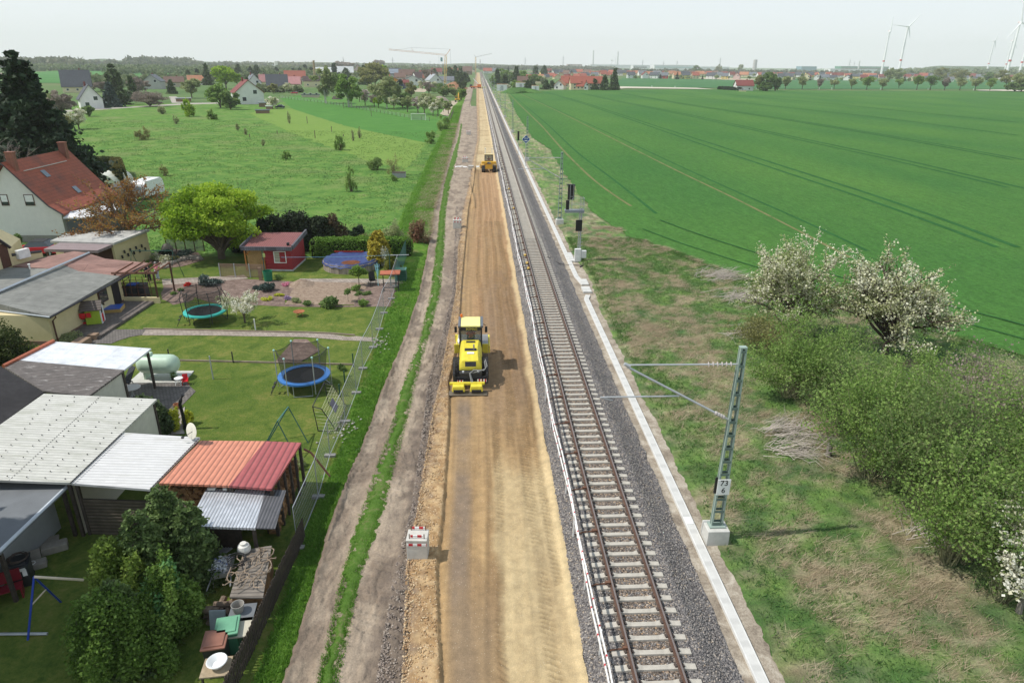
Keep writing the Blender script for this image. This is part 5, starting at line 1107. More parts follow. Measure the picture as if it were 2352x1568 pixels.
# glazed lean-to and white roof against the house
P=[W3(145,500,2.7),W3(195,500,2.7),W3(276,479,2.7),W3(262,468,3.1),W3(160,486,3.1)];c=cen(P);e=thing('conservatory','white-roofed glazed lean-to against the red-roofed house, behind the copper tree','conservatory',c)
MB().slab(rel3(P,c),.12).build('roof',paint('roof_white',(.72,.72,.72)),e);MB().prism([(p[0],p[1]) for p in rel3(inset(P,.1),c)],0,2.6).build('wall',M('veranda_glass',(.1,.11,.12),.2,.1),e)
P=[W3(115,553,2.7),W3(156,535,2.9),W3(343,527,2.9),W3(261,558,2.7)];c=cen(P);e=thing('garage','long garage with pale grey flat roof between the white house and the carport','garage',c)
MB().slab(rel3(P,c),.2).build('roof',tilemat('pale_felt',(.46,.45,.42),5,1,.05,.9,.8),e);MB().prism([(p[0],p[1]) for p in rel3(inset(P,.06),c)],0,2.6).build('wall',CREAM,e)
q=rel3(P,c);mb=MB()
for i in range(9):
    t=.15+.08*i;x=q[3][0]+(q[2][0]-q[3][0])*t;y=q[3][1]+(q[2][1]-q[3][1])*t-.05;mb.box((x,y,1.2+.4*(i%2)),(.14,.1,.3))
mb.build('vent_opening',DK,e)
P=[W3(100,572,2.45),W3(141,556,2.55),W3(262,559.5,2.55),W3(224,575,2.45)];c=cen(P);e=thing('carport','low carport with purplish brown flat roof over a dark opening','carport',c)
MB().slab(rel3(P,c),.25).build('roof',ribmat('carport_roof',(.27,.21,.21),.5,1,.9,.8),e);q=rel3(inset(P,.08),c)
for p in q: MB().box((p[0],p[1],1.2),(.15,.15,2.4)).build('post',BRN,e)
MB().prism([(p[0],p[1]) for p in [q[1],q[2],(q[2][0],q[2][1]-.15),(q[1][0],q[1][1]-.15)]],0,2.3).build('wall',BRN,e)
lt=MB();x0=q[3][0]-2.9;y0=q[3][1]
for i in range(9): lt.box((x0+.12+i*.15,y0,1.2),(.02,.03,1.1),0,ry=.6).box((x0+.12+i*.15,y0+.03,1.2),(.02,.03,1.1),0,ry=-.6)
for a in(0,1.45): lt.box((x0+a,y0,1.2),(.07,.06,1.4))
for z in(.5,1.9): lt.box((x0+.72,y0,z),(1.5,.06,.07))
lt.build('lattice_panel',M('honey_wood',(.5,.33,.12),.7,.15),e)
# cars
def car(label,loc,rz,col,group=None,est=False,dark_roof=False):
    e=thing('parked_car',label,'car',loc,rz,group);hw=.88
    body=[(-2.1,.35),(-2.12,.75),(-1.95,.92),(-1.1,.98),(1.5,1.0),(2.0,.92),(2.08,.6),(2.02,.3)];mb=MB()
    if not est: body=[(-2.1,.35),(-2.14,.62),(-1.95,.8),(-1.05,.95),(1.55,1.0),(2.0,.95),(2.08,.6),(2.02,.3)]
    n=len(body);mb.add([(x,-hw,z) for x,z in body]+[(x,hw,z) for x,z in body],[tuple(range(n)),tuple(range(2*n-1,n-1,-1))]+[(i,(i+1)%n,n+(i+1)%n,n+i) for i in range(n)]);mb.build('body',col,e,bev=.06)
    rt=1.85 if est else 1.45;g=[(-1.15,.95),(-.45,1.45),(rt-.5,1.47),(rt,.99)];m=4;mb=MB();mb.add([(x,-hw*.84 if z>1.2 else -hw*.97,z) for x,z in g]+[(x,hw*.84 if z>1.2 else hw*.97,z) for x,z in g],[tuple(range(m)),tuple(range(2*m-1,m-1,-1))]+[(i,(i+1)%m,m+(i+1)%m,m+i) for i in range(m)]);mb.build('windows',GLS,e)
    MB().box(((rt-1)/2,0,1.475),(rt-.1,hw*1.6,.05)).build('roof',DK if dark_roof else col,e,bev=.02)
    for x in(-1.3,1.28):
        for s in(-1,1): w_=MB().lathe([(.2,-.1),(.31,-.1),(.32,.1),(.2,.1)],(x,s*hw*.95,.32),16,0,'Y').build('wheel',TYR,e);MB().lathe([(.05,-.11),(.2,-.12),(.2,.12),(.05,.11)],(x,s*hw*.95,.32),12,0,'Y').build('rim',STL,w_)
    for s in(-1,1): MB().ball((-2.02,s*.62,.68),(.12,.16,.09)).build('headlight',paint('lamp_glass',(.75,.75,.75),.2),e)
    return e
car("red car with dark roof parked between the yellow house and the carport",(*G(92,578,.3),0),rad(4),paint('car_red',(.6,.02,.04),.25),dark_roof=True)
# yellow bungalow with felt roof
A,B_,C_,Dp,E_,Fp=(-90,701,2.3),(114,727,2.3),(342,604,2.3),(242,594,2.55),(205,582,2.95),(-40,688,2.95)
P=[W3(*p) for p in(A,B_,C_,Dp,E_,Fp)];c=cen(P);e=thing('bungalow','long cream bungalow with grey and brown felt roof and a row of white verge trim','bungalow',c)
gr=[W3(*p) for p in(A,B_,(275,634,2.3),(180,622.5,2.45),(146,608,2.9),Fp)];bn=[W3(*p) for p in((275,634,2.3),C_,Dp,E_,(146,608,2.9),(180,622.5,2.45))]
def fan(P,c,th,name,mat,e):
    return MB().slab(rel3(P,c),th).build(name,mat,e)
fan(gr,c,.16,'roof',FELT,e);fan(bn,c,.16,'roof',FELTB,e)
gr2=[W3(*p) for p in((-60,697,2.93),(0,671,2.93),(114,617,2.93),(18,614,2.8),(-60,622,2.8))];bn2=[W3(*p) for p in((114,616.5,2.93),(204,581,2.93),(170,577,2.8),(98,591,2.8),(28,611,2.8))]
fan(gr2,c,.14,'roof',FELT,e);fan(bn2,c,.14,'roof',FELTB,e)
q=rel3(P,c);MB().tube([Vector(q[5])+Vector((0,0,.07)),Vector(q[4])+Vector((0,0,.07))],.09,4).build('ridge_trim',paint('zinc',(.5,.54,.58)),e)
MB().tube([Vector(q[1])+Vector((0,0,-.05)),Vector(q[2])+Vector((0,0,-.05))],.08,5).build('gutter',GUT,e);MB().tube([Vector(q[0])+Vector((0,0,-.03)),Vector(q[1])+Vector((0,0,-.03))],.05,5).build('verge_trim',paint('zinc',(.5,.54,.58)),e)
x0,y0=q[1][0],q[1][1];x1,y1=q[2][0],q[2][1];dl=math.hypot(x1-x0,y1-y0);ux,uy=(x1-x0)/dl,(y1-y0)/dl;nx_,ny_=-uy,ux   # along eave; inward normal (to the left)
def wp(t,d,z=0): return (x0+ux*t+nx_*d,y0+uy*t+ny_*d)
MB().prism([wp(.5,.55),wp(dl-3.6,.55),wp(dl-3.6,5.5),wp(.5,9)],0,2.16).build('wall',CREAM,e)
MB().prism([wp(.45,.5),wp(dl-3.55,.5),wp(dl-3.55,5.5),wp(.45,9)],0,.3).build('plinth',M('brown_plinth',(.2,.12,.09),.9),e)
MB().prism([wp(dl-3.6,3.2),wp(dl-.6,3.2),wp(dl-.6,5.),wp(dl-3.6,5.4)],0,2.16).build('wall',CREAM,e)
def onwall(t0,t1,z0,z1,d,name,mat,par):
    th=.05;return MB().prism([wp(t0,d-th),wp(t1,d-th),wp(t1,d),wp(t0,d)],z0,z1).build(name,mat,par)
wd=onwall(6.3,7.5,.95,1.95,.55,'window',BRN,e);onwall(6.4,7.4,1.03,1.87,.51,'pane',GLS,wd)
onwall(8.2,9.15,.1,2.05,.55,'door',M('black_door',(.025,.02,.025),.5),e);onwall(dl-3.0,dl-2.0,.1,2.1,3.2,'door',BRN,e)
dpz=MB();a=wp(.75,.42);b=wp(.55,-.0);dpz.tube([(b[0],b[1],2.2),(b[0],b[1],2.05),(a[0],a[1],1.7),(a[0],a[1],.1)],.055,6);a=wp(dl-3.5,.42);b=wp(dl-3.3,.0);dpz.tube([(b[0],b[1],2.2),(b[0],b[1],2.05),(a[0],a[1],1.7),(a[0],a[1],.1)],.055,6);dpz.build('downpipe',BRN,e)
MB().lathe([(.05,0),(.05,.35),(.1,.36),(.1,.42)],tuple(Vector(W3(69,618,2.9))-Vector(c)),8).build('roof_vent',WHT,e)
bx,by=c[0],c[1]
# raised terrace along the bungalow
pav=tilemat('dark_pavers',(.15,.125,.11),.3,.3,.15,.9,.6)
mb=MB();mb.prism([(bx+p[0],by+p[1]) for p in(wp(1.6,-1.9),wp(dl-3.2,-1.9),wp(dl-3.2,.5),wp(1.6,.5))],0,.2);tag(ob('terrace',mb.mesh('terrace',pav)),kind='structure')
mb=MB();a=wp(.2,-1.35);mb.box((bx+a[0],by+a[1],.22),(1.7,.8,.42),0,rz=math.atan2(uy,ux)).box((bx+wp(1.7,-1.5)[0],by+wp(1.7,-1.5)[1],.2),(.5,.6,.4),0,rz=math.atan2(uy,ux));tag(ob('garden_steps',mb.mesh('garden_steps',M('brown_stone',(.28,.19,.13),.9,.15,5))),"low brown stone steps at the end of the bungalow terrace",'steps')
# pergola in front of the recess
e=thing('pergola','brown timber pergola over a low cream wall at the end of the bungalow','pergola',(*G(325,695),0));px_,py_=G(325,695)
mb=MB();pa=G(274,696);pb=G(367,697);mb.prism([(p[0]-px_,p[1]-py_) for p in(pa,pb,(pb[0],pb[1]+.2),(pa[0],pa[1]+.2))],0,.5);mb.build('low_wall',CREAM,e)
mb=MB();P4=[(pa[0]+.1,pa[1]+.1),(pb[0]-.1,pb[1]+.1),(pb[0]-.1,pb[1]+3.2)]
for p in P4: mb.box((p[0]-px_,p[1]-py_,1.25),(.11,.11,2.5))
for i in range(1,6):
    t=i/6;mb.box((P4[0][0]+(P4[1][0]-P4[0][0])*t-px_,P4[0][1]-py_,1.2),(.04,.04,2.0))
for z in(.7,1.3,1.9): mb.box(((P4[0][0]+P4[1][0])/2-px_,P4[0][1]-py_,z),(P4[1][0]-P4[0][0],.04,.04))
mb.build('frame',BRN,e);mb=MB();mb.box(((P4[0][0]+P4[1][0])/2-px_,P4[0][1]-py_,2.5),(3.6,.12,.14))
for i in range(5): mb.box((P4[0][0]+.2+i*.75-px_,P4[0][1]+1.3-py_,2.6),(.07,2.9,.12),rz=0)
mb.build('beam',M('reddish_beam',(.2,.09,.06),.7,.2),e)
# yellow house corner with door and air conditioner
p0=G(-60,645,2.8);p1=G(33,608,2.8);p2=G(98,590.5,2.8);c=(p1[0],p1[1],0);e=thing('yellow_house','corner of a yellow rendered house with a dark door and an air conditioner, left edge','house',c)
z1=ZT(*p1,569);z2=ZT(*p2,578.5);z0=z1+2.6
Q=[(p0[0]-c[0],p0[1]-c[1]),(0,0),(p2[0]-c[0],p2[1]-c[1])];mb=MB()
mb.prism([Q[0],Q[1],(Q[1][0]-1.0,Q[1][1]+3.),(Q[0][0]-3,Q[0][1]+3)],0,[z0+1.5,z1,z1,z0+1.5]).prism([Q[1],Q[2],(Q[2][0]-.1,Q[2][1]+.25),(Q[1][0]-.1,Q[1][1]+.25)],0,[z1-.7,z2,z2,z1-.7]);mb.build('wall',CREAM,e)
mb=MB();mb.tube([(Q[0][0],Q[0][1]-.1,z0+1.62),(Q[1][0]+.12,Q[1][1]-.1,z1+.05)],.13,4).tube([(Q[1][0],Q[1][1],z1-.6),(Q[2][0],Q[2][1],z2+.05)],.12,4);mb.build('roof_edge',GUT,e)
d_=Vector((Q[1][0]-Q[0][0],Q[1][1]-Q[0][1],0)).normalized();an=math.atan2(d_.y,d_.x)
MB().box((-d_.x*.75,-d_.y*.75-.03,3.75),(.95,.08,1.9),rz=an).build('door',BRN,e)
d2=Vector((Q[2][0],Q[2][1],0)).normalized();a2=math.atan2(d2.y,d2.x);ac=MB().box((d2.x*1.0+.1,d2.y*1.0-.25,3.55),(1.0,.36,.72),rz=a2).build('air_conditioner',paint('ac_white',(.78,.78,.76)),e,bev=.02)
# lp gas tank
x,y=G(367,872);e=thing('gas_tank','pale green horizontal gas tank on a concrete slab in the garden','gas tank',(x,y+.2,0),rad(-2))
TK=paint('tank_green',(.5,.64,.5),.4);MB().lathe([(.0,-1.28),(.25,-1.25),(.45,-1.12),(.58,-.9),(.6,-.7),(.6,.7),(.58,.9),(.45,1.12),(.25,1.25),(0,1.28)],(0,0,1.0),24,0,'X').build('vessel',TK,e,smooth=True)
MB().box((-.55,0,1.64),(.5,.4,.2)).build('valve_dome',TK,e,bev=.04)
for x_ in(-.8,.8): MB().box((x_,0,.25),(.1,.7,.5)).build('leg',TK,e)
tag(ob('tank_slab',MB().box((x,y+.3,.03),(3.3,1.7,.1)).mesh('tank_slab',CON)),kind='structure')
# the cluster of sheds; (label, roof corners, roof material, wall material)
FIBW=ribmat('white_corrugated',(.66,.65,.64),.2,1,.65,.72,0,.08,((.45,.44,.4),.52,.9,(.6,3,1)));FIBC=ribmat('cream_corrugated',(.58,.57,.52),.2,1,.7,.7,0,.1,((.38,.38,.32),.48,.8,(.5,3,1)));FIBD=ribmat('weathered_corrugated',(.14,.12,.11),.18,1,.8,.5,0,.3,((.6,.57,.54),.57,1.4,(1,4,1)))
PANW=tilemat('white_sheets',(.72,.74,.77),1.2,.9,.03,.5,.85,.0,.1,.02);DKF=M('black_felt',(.035,.033,.035),.95,.25,3,0,.3);GRF=M('slate_felt',(.17,.18,.19),.95,.12,1.2,0,.2)
TER=ribmat('terracotta_sheet',(.62,.24,.15),.24,0,.55,.5,0,.12,((.3,.2,.16),.68));MAR=ribmat('maroon_sheet',(.38,.09,.09),.28,0,.5,.5,0,.12);ZNC=ribmat('bright_tin',(.62,.64,.68),.13,0,.3,.45,.35,.2);ZND=ribmat('dark_tin',(.1,.1,.11),.13,0,.6,.5,.1,.2)
def shed(name,label,cat,corners,rm,wm,walls=(0,1,2,3),ins=.07,th=.1,posts=None):
    P=[W3(*p) for p in corners];c=cen(P);e=thing(name,label,cat,c);R=rel3(P,c);MB().slab(R,th).build('roof',rm,e)
    Q=rel3(inset(P,ins),c);n=len(Q)
    if wm:
        for i in walls:
            a,b=Q[i],Q[(i+1)%n];d=Vector((b[0]-a[0],b[1]-a[1]));d.normalize();nn=(-d.y*.1,d.x*.1);s=1 if (nn[0]*(a[0]+b[0])+nn[1]*(a[1]+b[1]))<0 else -1
            MB().prism([(a[0],a[1]),(b[0],b[1]),(b[0]+nn[0]*s,b[1]+nn[1]*s),(a[0]+nn[0]*s,a[1]+nn[1]*s)],0,[a[2]-th-.0,b[2]-th,b[2]-th,a[2]-th]).build('wall',wm,e)
    for q in Q: MB().box((q[0],q[1],q[2]/2-.05),(.12,.12,q[2]-.1)).build('post',DKW,e)
    return e,Q
STW=M('pale_render',(.6,.58,.5),.9,.08)
shed('shed','shed with smooth white sheet roof and red tiled verge beside the gas tank','shed',[(123,784,3.0),(347,800,2.6),(285,849,2.6),(44,827,3.0)],PANW,None)
shed('shed','shed with weathered dark corrugated roof streaked white, next to the patio','shed',[(44,827.5,3.02),(285,849.5,2.62),(204,909,2.62),(99,898,2.9),(8,841,3.02)],FIBD,STW,(1,),.04)
P=[W3(123,783,3.05),W3(8,841,3.05)];e=tag(ob('verge_tiles',MB().tube([P[0],P[1]],.12,5).mesh('verge_tiles',rooftile('orange_tiles',(.42,.12,.06)))),"strip of red ridge tiles along the white shed roof",'ridge tiles')
MB().slab([W3(-60,800,4.4),W3(0,840,3.6),W3(101,900,3.0),W3(0,976,3.0),W3(-90,1030,3.4)],.15).solo('black_roof',DKF,"steep black felt roof at the left edge between the corrugated roofs",'roof')
shed('barn','long shed with large cream-white corrugated roof in the middle of the yard','shed',[(101,903.5,3.05),(360,916,2.7),(160,1108,2.7),(-120,1098,3.1),(-120,1060,3.1)],FIBC,STW,(0,1),.04)
e,Q=shed('shed','open shed with bright white corrugated roof and a dark plank wall below','shed',[(283,993,2.62),(459,1004,2.45),(343,1123,2.45),(163,1109,2.62)],FIBW,None)
PLK=ribmat('dark_planks',(.12,.095,.07),.16,2,.85,.5,0,.3)
MB().prism([(Q[3][0],Q[3][1]),(Q[2][0],Q[2][1]),(Q[2][0],Q[2][1]+.08),(Q[3][0],Q[3][1]+.08)],0,1.75).build('plank_wall',PLK,e)
e,Q=shed('wood_store','firewood store with orange and maroon metal roof beside the mesh fence','shed',[(460,1011,2.3),(609,1012.5,2.3),(526,1114.5,2.45),(365,1109,2.45)],TER,None)
P2=[W3(609,1012.5,2.31),W3(692,1016,2.31),W3(624,1122,2.46),W3(526,1114.5,2.46)];cc=e.location
MB().slab(rel3(P2,cc),.1).build('maroon_roof',MAR,e)
Q2=rel3(inset(P2,.06),cc)
for q in Q2: MB().box((q[0],q[1],q[2]/2),(.12,.12,q[2]-.15)).build('post',DKW,e)
for i in range(1,5):
    t=i/5;a,b=Q2[1],Q2[2];MB().box((a[0]+(b[0]-a[0])*t,a[1]+(b[1]-a[1])*t,1.15),(.1,.1,2.2)).build('post',DKW,e)
rr=np.random.RandomState(3);mb=MB()
def logs(mb,x0,x1,z0,z1,y,n,ax,r=(.05,.1)):
    for i in range(n):
        r_=rr.uniform(*r);a=rr.uniform(x0,x1);z=rr.uniform(z0,z1)
        if ax=='Y': mb.lathe([(r_,0),(r_*.95,.4)],(a,y+rr.uniform(-.05,.05),z),7,0,'Y')
        else: mb.lathe([(r_,0),(r_*.95,.4)],(y+rr.uniform(-.05,.05),a,z),7,0,'X')
logs(mb,Q[3][0],Q[2][0]+.5,.1,2.0,Q[3][1]+.1,380,'Y');logs(mb,Q2[2][1],Q2[1][1],.1,1.5,Q2[1][0]-.6,200,'X')
mb.solo('firewood',M('cut_logs',(.34,.19,.09),.9,.45,7),"stacked split firewood filling the store under the orange metal roof",'firewood',(cc[0],cc[1],0))
MB().tube([(Q2[1][0]+.2,Q2[1][1]-.1,2.1),(Q2[1][0]+.5,Q2[1][1]-.1,1.9),(Q2[1][0]+1.4,Q2[1][1]-.7,1.0)],.05,6).build('downpipe',BRN,e)
e,Q=shed('lean_to','open lean-to with shiny silver corrugated tin roof in front of the wood store','shed',[(474,1121,2.1),(610,1124,2.1),(586,1212,1.95),(431,1207,1.95)],ZNC,None)
cc=e.location;P2=[W3(610,1124,2.11),W3(657,1125,2.11),W3(632,1213,1.96),(W3(586,1212,1.96))];MB().slab(rel3(P2,cc),.05).build('dark_roof_sheet',ZND,e)
MB().prism([(Q[0][0],Q[0][1]),(Q[3][0],Q[3][1]),(Q[3][0]+.1,Q[3][1]),(Q[0][0]+.1,Q[0][1])],0,1.9).build('wall',M('rust_wall',(.2,.08,.04),.8,.3,5),e)
MB().box((-.8,0,1.0),(2.2,.06,1.9)).build('back_wall',DKW,e)
for k,(u,v) in enumerate(((487,1123),(522,1123))): p=W3(u,v,2.16);tag(MB().box((0,0,.05),(.3,.16,.1)).solo('brick',CON,["left brick weighing down the tin lean-to roof","right brick weighing down the tin lean-to roof"][k],'brick',p))
# slate-grey flat roofed outbuilding, bottom left
e,Q=shed('outbuilding','grey rendered outbuilding with slate-grey felt roof, bottom left','outbuilding',[(-140,1092,2.55),(160,1109,2.4),(0,1264,2.4),(-200,1430,2.4)],GRF,None,(),.1,.16)
RW_=[W3(-120,1200,0),W3(141,1212,0),W3(0,1352,0),W3(-200,1540,0)];Q=[(p[0]-e.location.x,p[1]-e.location.y,2.3) for p in RW_];MB().prism([q[:2] for q in Q],0,2.3).build('wall',M('grey_render',(.36,.38,.39),.9,.1,2),e)
a,b=Vector(Q[1]),Vector(Q[2]);d=(b-a);ang=math.atan2(d.y,d.x);m_=a.lerp(b,.62);o=MB().box((m_.x+.0,m_.y-.0,1.7),(1.15,.14,.5),rz=ang).build('window',WHT,e);MB().box((m_.x+.03,m_.y-.03,1.7),(1.0,.14,.36),rz=ang).build('pane',GLS,o)
MB().tube([Vector(rel3([W3(162,1109,2.36)],e.location)[0]),Vector(rel3([W3(-3,1267,2.36)],e.location)[0])],.07,6).build('gutter',paint('zinc',(.5,.54,.58)),e)

def seam(l,a,b,n,r_=.035):  # thin dark strips stand in for the shaded gaps at roof sheet edges
    A,B=Vector(W3(*a)),Vector(W3(*b));mb=MB()
    for i in range(n): p=A.lerp(B,(i+.5)/n);q=A.lerp(B,(i+.95)/n);mb.tube([p,q],r_,4)
    tag(ob('roof_flashing',mb.mesh('roof_flashing',GUT)),l,'flashing')
seam("dark serrated strip for the shaded gap between the cream and the bright white corrugated roofs",(281,994,2.72),(162,1109,2.72),30);seam("dark strip for the shaded gap between the bright white and the orange roofs",(458,1005,2.5),(345,1122,2.5),24,.025)
seam("thin sheet overlap line across the large cream corrugated roof",(232,908,2.9),(20,1103,2.9),46,.012)
rr0=random.Random(4);mb=MB()
for i in range(16):
    for j in range(5):
        A=Vector(W3(101,903.5,3.05)).lerp(Vector(W3(-60,1098,3.05)),(i+.5)/16);B=Vector(W3(360,916,2.7)).lerp(Vector(W3(160,1108,2.7)),(i+.5)/16);p=A.lerp(B,(j+.5)/5+rr0.uniform(-.02,.02));mb.ball((p.x,p.y,p.z+.02),.035,n=4)
tag(ob('roof_screws',mb.mesh('roof_screws',GUT)),"dark screw heads dotted over the large cream corrugated roof",'screws',None,'stuff')
# ---------------- garden ----------------
SOIL=groundmat('dug_soil',[(.3,(.2,.14,.1)),(.55,(.32,.24,.18)),(.75,(.42,.34,.26))],3,18,1,12,None,.06);MUL=groundmat('bark_mulch',[(.3,(.12,.085,.07)),(.6,(.25,.18,.15)),(.8,(.36,.29,.24))],2,16,1,14)
PAVE=tilemat('path_pavers',(.36,.3,.25),.3,.3,.15,.9,.6);PAV2=tilemat('block_paving',(.17,.15,.135),.2,.2,.16,.9,.5);CONP=M('path_edge',(.3,.24,.18),.9,.2,6)
poly('vegetable_bed',[(653,700),(672,667),(696,648),(838,648),(845,652),(812,700)],.03,SOIL,jit=.15,step=.4)
poly('flower_bed',[(480,645),(560,641),(696,648),(672,667),(653,700),(812,702),(846,652),(925,650),(905,706),(640,704),(500,697),(470,690),(440,680)],.022,MUL,jit=.2,step=.4)
poly('flower_bed',[(372,688),(374,655),(430,650),(452,648),(480,645),(440,690),(400,700)],.024,MUL,jit=.2,step=.4)
poly('garden_path',[(688,640.5),(846,641),(925,642),(925,652),(846,650.5),(688,647)],.034,PAVE)
poly('garden_path',[(372,642),(560,632),(570,640),(480,648),(374,655)],.028,PAVE)
poly('garden_path',[(326,770.5),(335,757),(488,760),(603,763),(708,765.5),(762,768),(800,774),(820,772.5),(868,777),(868,785),(817,783),(790,782),(700,774.5),(603,773),(488,771)],.03,PAVE)
poly('patio_paving',[(200,770),(262,757),(335,757),(326,770),(300,774),(272,783),(255,790),(120,792),(130,770)],.035,PAV2)
poly('patio_paving',[(280,873),(313,873),(426,872),(437,888),(450,899),(420,930),(398,948),(380,950),(300,960),(270,920)],.03,PAV2)
poly('gravel_bed',[(385,950),(425,935),(420,985),(425,997),(380,1000)],.04,groundmat('pebbles',[(.3,(.3,.26,.22)),(.7,(.5,.45,.4))],3,20,1,20))
for nm,P_ in (('kerb',[(413,829),(810,838.5)]),('kerb',[(330,756.5),(603,762.5),(708,764.5),(762,767),(815,771)])):
    mb=MB();W=[G(*p) for p in P_]
    for a,b in zip(W[:-1],W[1:]): L=math.hypot(b[0]-a[0],b[1]-a[1]);mb.box(((a[0]+b[0])/2,(a[1]+b[1])/2,.05),(L,.08,.13),0,rz=math.atan2(b[1]-a[1],b[0]-a[0]))
    tag(ob(nm,mb.mesh(nm,CONP)),kind='structure')
mb=MB();P_=[G(*p) for p in[(632,832),(676,780),(705,780),(735,806),(690,832)]]
mb.prism(P_,.0,.05);tag(ob('soil_bed',mb.mesh('soil_bed',MUL)),kind='structure')
def pt(u,v,z=0): x,y=G(u,v,z);return (x,y,0)
# screen fences
def slatfence(label,p0,p1,h,n,mat,pm,name='slat_fence'):
    a=G(*p0);b=G(*p1);L=math.hypot(b[0]-a[0],b[1]-a[1]);e=thing(name,label,'fence',(a[0],a[1],0),math.atan2(b[1]-a[1],b[0]-a[0]))
    mb=MB();k=int(h/.09)
    for i in range(k): mb.box((L/2,0,.08+i*h/k),(L,.025,.05))
    mb.build('slats',mat,e)
    for i in range(n+1): MB().box((L*i/n,0,h/2),(.08,.08,h+.1)).build('post',pm,e)
    return e
slatfence("brown slatted garden screen with grey posts left of the red shed",(507,636),(610,638),1.25,3,M('slat_brown',(.32,.21,.15),.8,.15,5),STL)
# red garden shed
a,b,c_=G(612,622),G(672,624),G(706,597);c=((a[0]+c_[0])/2,(a[1]+c_[1])/2,0);e=thing('garden_shed','dark red boarded garden shed with maroon roof, grey shingle fascia and white window','garden shed',(a[0],a[1],0))
L=b[0]-a[0];Dd=c_[1]-b[1]-.3;RB=ribmat('red_boards',(.36,.025,.035),.14,2,.7,.55,0,.1);mb=MB();mb.prism([(0,0),(L,-.15),(L+.25,Dd),(.25,Dd)],.15,[2.05,2.05,2.45,2.45]);mb.build('wall',RB,e)
MB().prism([(-.02,-.03),(L+.03,-.18),(L+.28,Dd),(.2,Dd)],0,.17).build('plinth',M('plinth_white',(.55,.55,.53)),e)
MB().prism([(-1.7,.25),(-.02,.25),(.2,Dd),(-1.5,Dd)],.1,[2.05,2.05,2.4,2.4]).build('recess_wall',M('osb_board',(.42,.26,.11),.8,.2,9),e)
MB().box((-1.75,-.1,1.1),(.12,.12,2.1)).tube([(-1.75,-.1,1.5),(-1.2,-.1,2.0)],.05,4).box((-.15,-.1,.6),(.3,.05,.9)).build('timber_post',M('orange_timber',(.5,.2,.05),.6,.15,6),e)
rf=MB().slab([(-1.9,-.35,2.3),(L+.25,-.5,2.3),(L+.5,Dd+.2,2.75),(-1.7,Dd+.2,2.75)],.12).build('roof',ribmat('maroon_shed_roof',(.24,.085,.08),.2,0,.7,.6),e)
MB().box((L/2-.85,-.52,2.28),(L+2.2,.12,.36),rz=-.04).box((L+.42,Dd/2-.15,2.62),(.16,Dd+.8,.4),rx=.1,rz=-.055).box((-1.86,Dd/2-.1,2.6),(.12,Dd+.6,.3),rx=.1,rz=-.055).build('fascia',tilemat('shingles',(.13,.13,.15),.2,.12,.2,.8,.6),e)
MB().box((L-.3,.3,2.5),(.22,.22,.3)).build('vent',DK,e)
w_=MB();frame(.95,1.95,-.07,.85,1.85,e,WHT,ribmat('blind_stripes',(.5,.47,.36),.16,2,.6,.4),.07,.06)
# round pool with blue cover
x,y=G(797,629);x=x-.0;y=y+2.35;e=thing('round_pool','round stone-walled pool under a sagging blue tarpaulin','pool',(x,y,0))
STW2=tilemat('stone_wall',(.34,.28,.23),.4,.18,.25,.9,.6)
mb=MB();n=36
for i in range(n):
    a=2*math.pi*i/n;mb.box((2.45*math.cos(a),2.45*math.sin(a),.4),(.3,.46,.8),0,rz=a)
mb.build('wall',STW2,e)
vs=[];fs=[];m=10
TAR=M('blue_tarpaulin',(.05,.075,.21),.35,.25,3,0,.2,.5)
for j in range(m+1):
    r=2.75*j/m
    for i in range(72):
        a=2*math.pi*i/72;f=math.sin(a*17+j*.3)*.04*(j/m)**2+rr.uniform(-.02,.02)
        if j<m-1: z=.38+.55*(j/(m-1))**2.2+f
        elif j==m-1: z=.92+f
        else: z=.62+f*1.5
        rad_=r if j<m else 2.68
        vs.append((rad_*math.cos(a),rad_*math.sin(a),z))
for j in range(m):
    for i in range(72): fs.append((j*72+i,(j+1)*72+i,(j+1)*72+(i+1)%72,j*72+(i+1)%72))
MB().add(vs,fs).build('cover',TAR,e,smooth=True);MB().lathe([(0,0),(1.15,.0),(1.0,.02)],(0,0,.415),24).build('puddle',M('rusty_water',(.2,.08,.04),.2,.3,1.5),e)
hedge('clipped_hedge',"clipped light green box hedge behind the pool",G(716,590),G(948,588),1.7,1.95,L_['hedge'],16000,.11)
MB().box((0,0,.95),(2.9,.05,.14)).box((-1.2,0,.45),(.05,.05,.9)).box((1.2,0,.45),(.05,.05,.9)).solo('red_rail',paint('rail_red',(.35,.03,.02)),"long dark red board on posts in front of the hedge",'board',pt(803,599))
hedge('tall_hedge',"dark tall clipped hedge behind the white house's garden",G(176,396),G(268,397),2.2,2.6,leafmat('thuja_green',[(.025,.04,.012),(.04,.06,.015),(.06,.085,.02),(.1,.11,.035)]),9000,.2,5)
hedge('tall_hedge',"olive-brown clipped hedge running down towards the caravan",G(270,395),G(280,424),1.8,2.6,leafmat('thuja_olive',[(.06,.06,.015),(.1,.095,.02),(.14,.13,.035),(.18,.15,.05)]),7000,.2,6)
hedge('dark_hedge',"low dark hedge behind the chestnut tree and the red shed",G(535,577),G(720,574),1.8,1.7,L_['dark'],7000,.16,7)
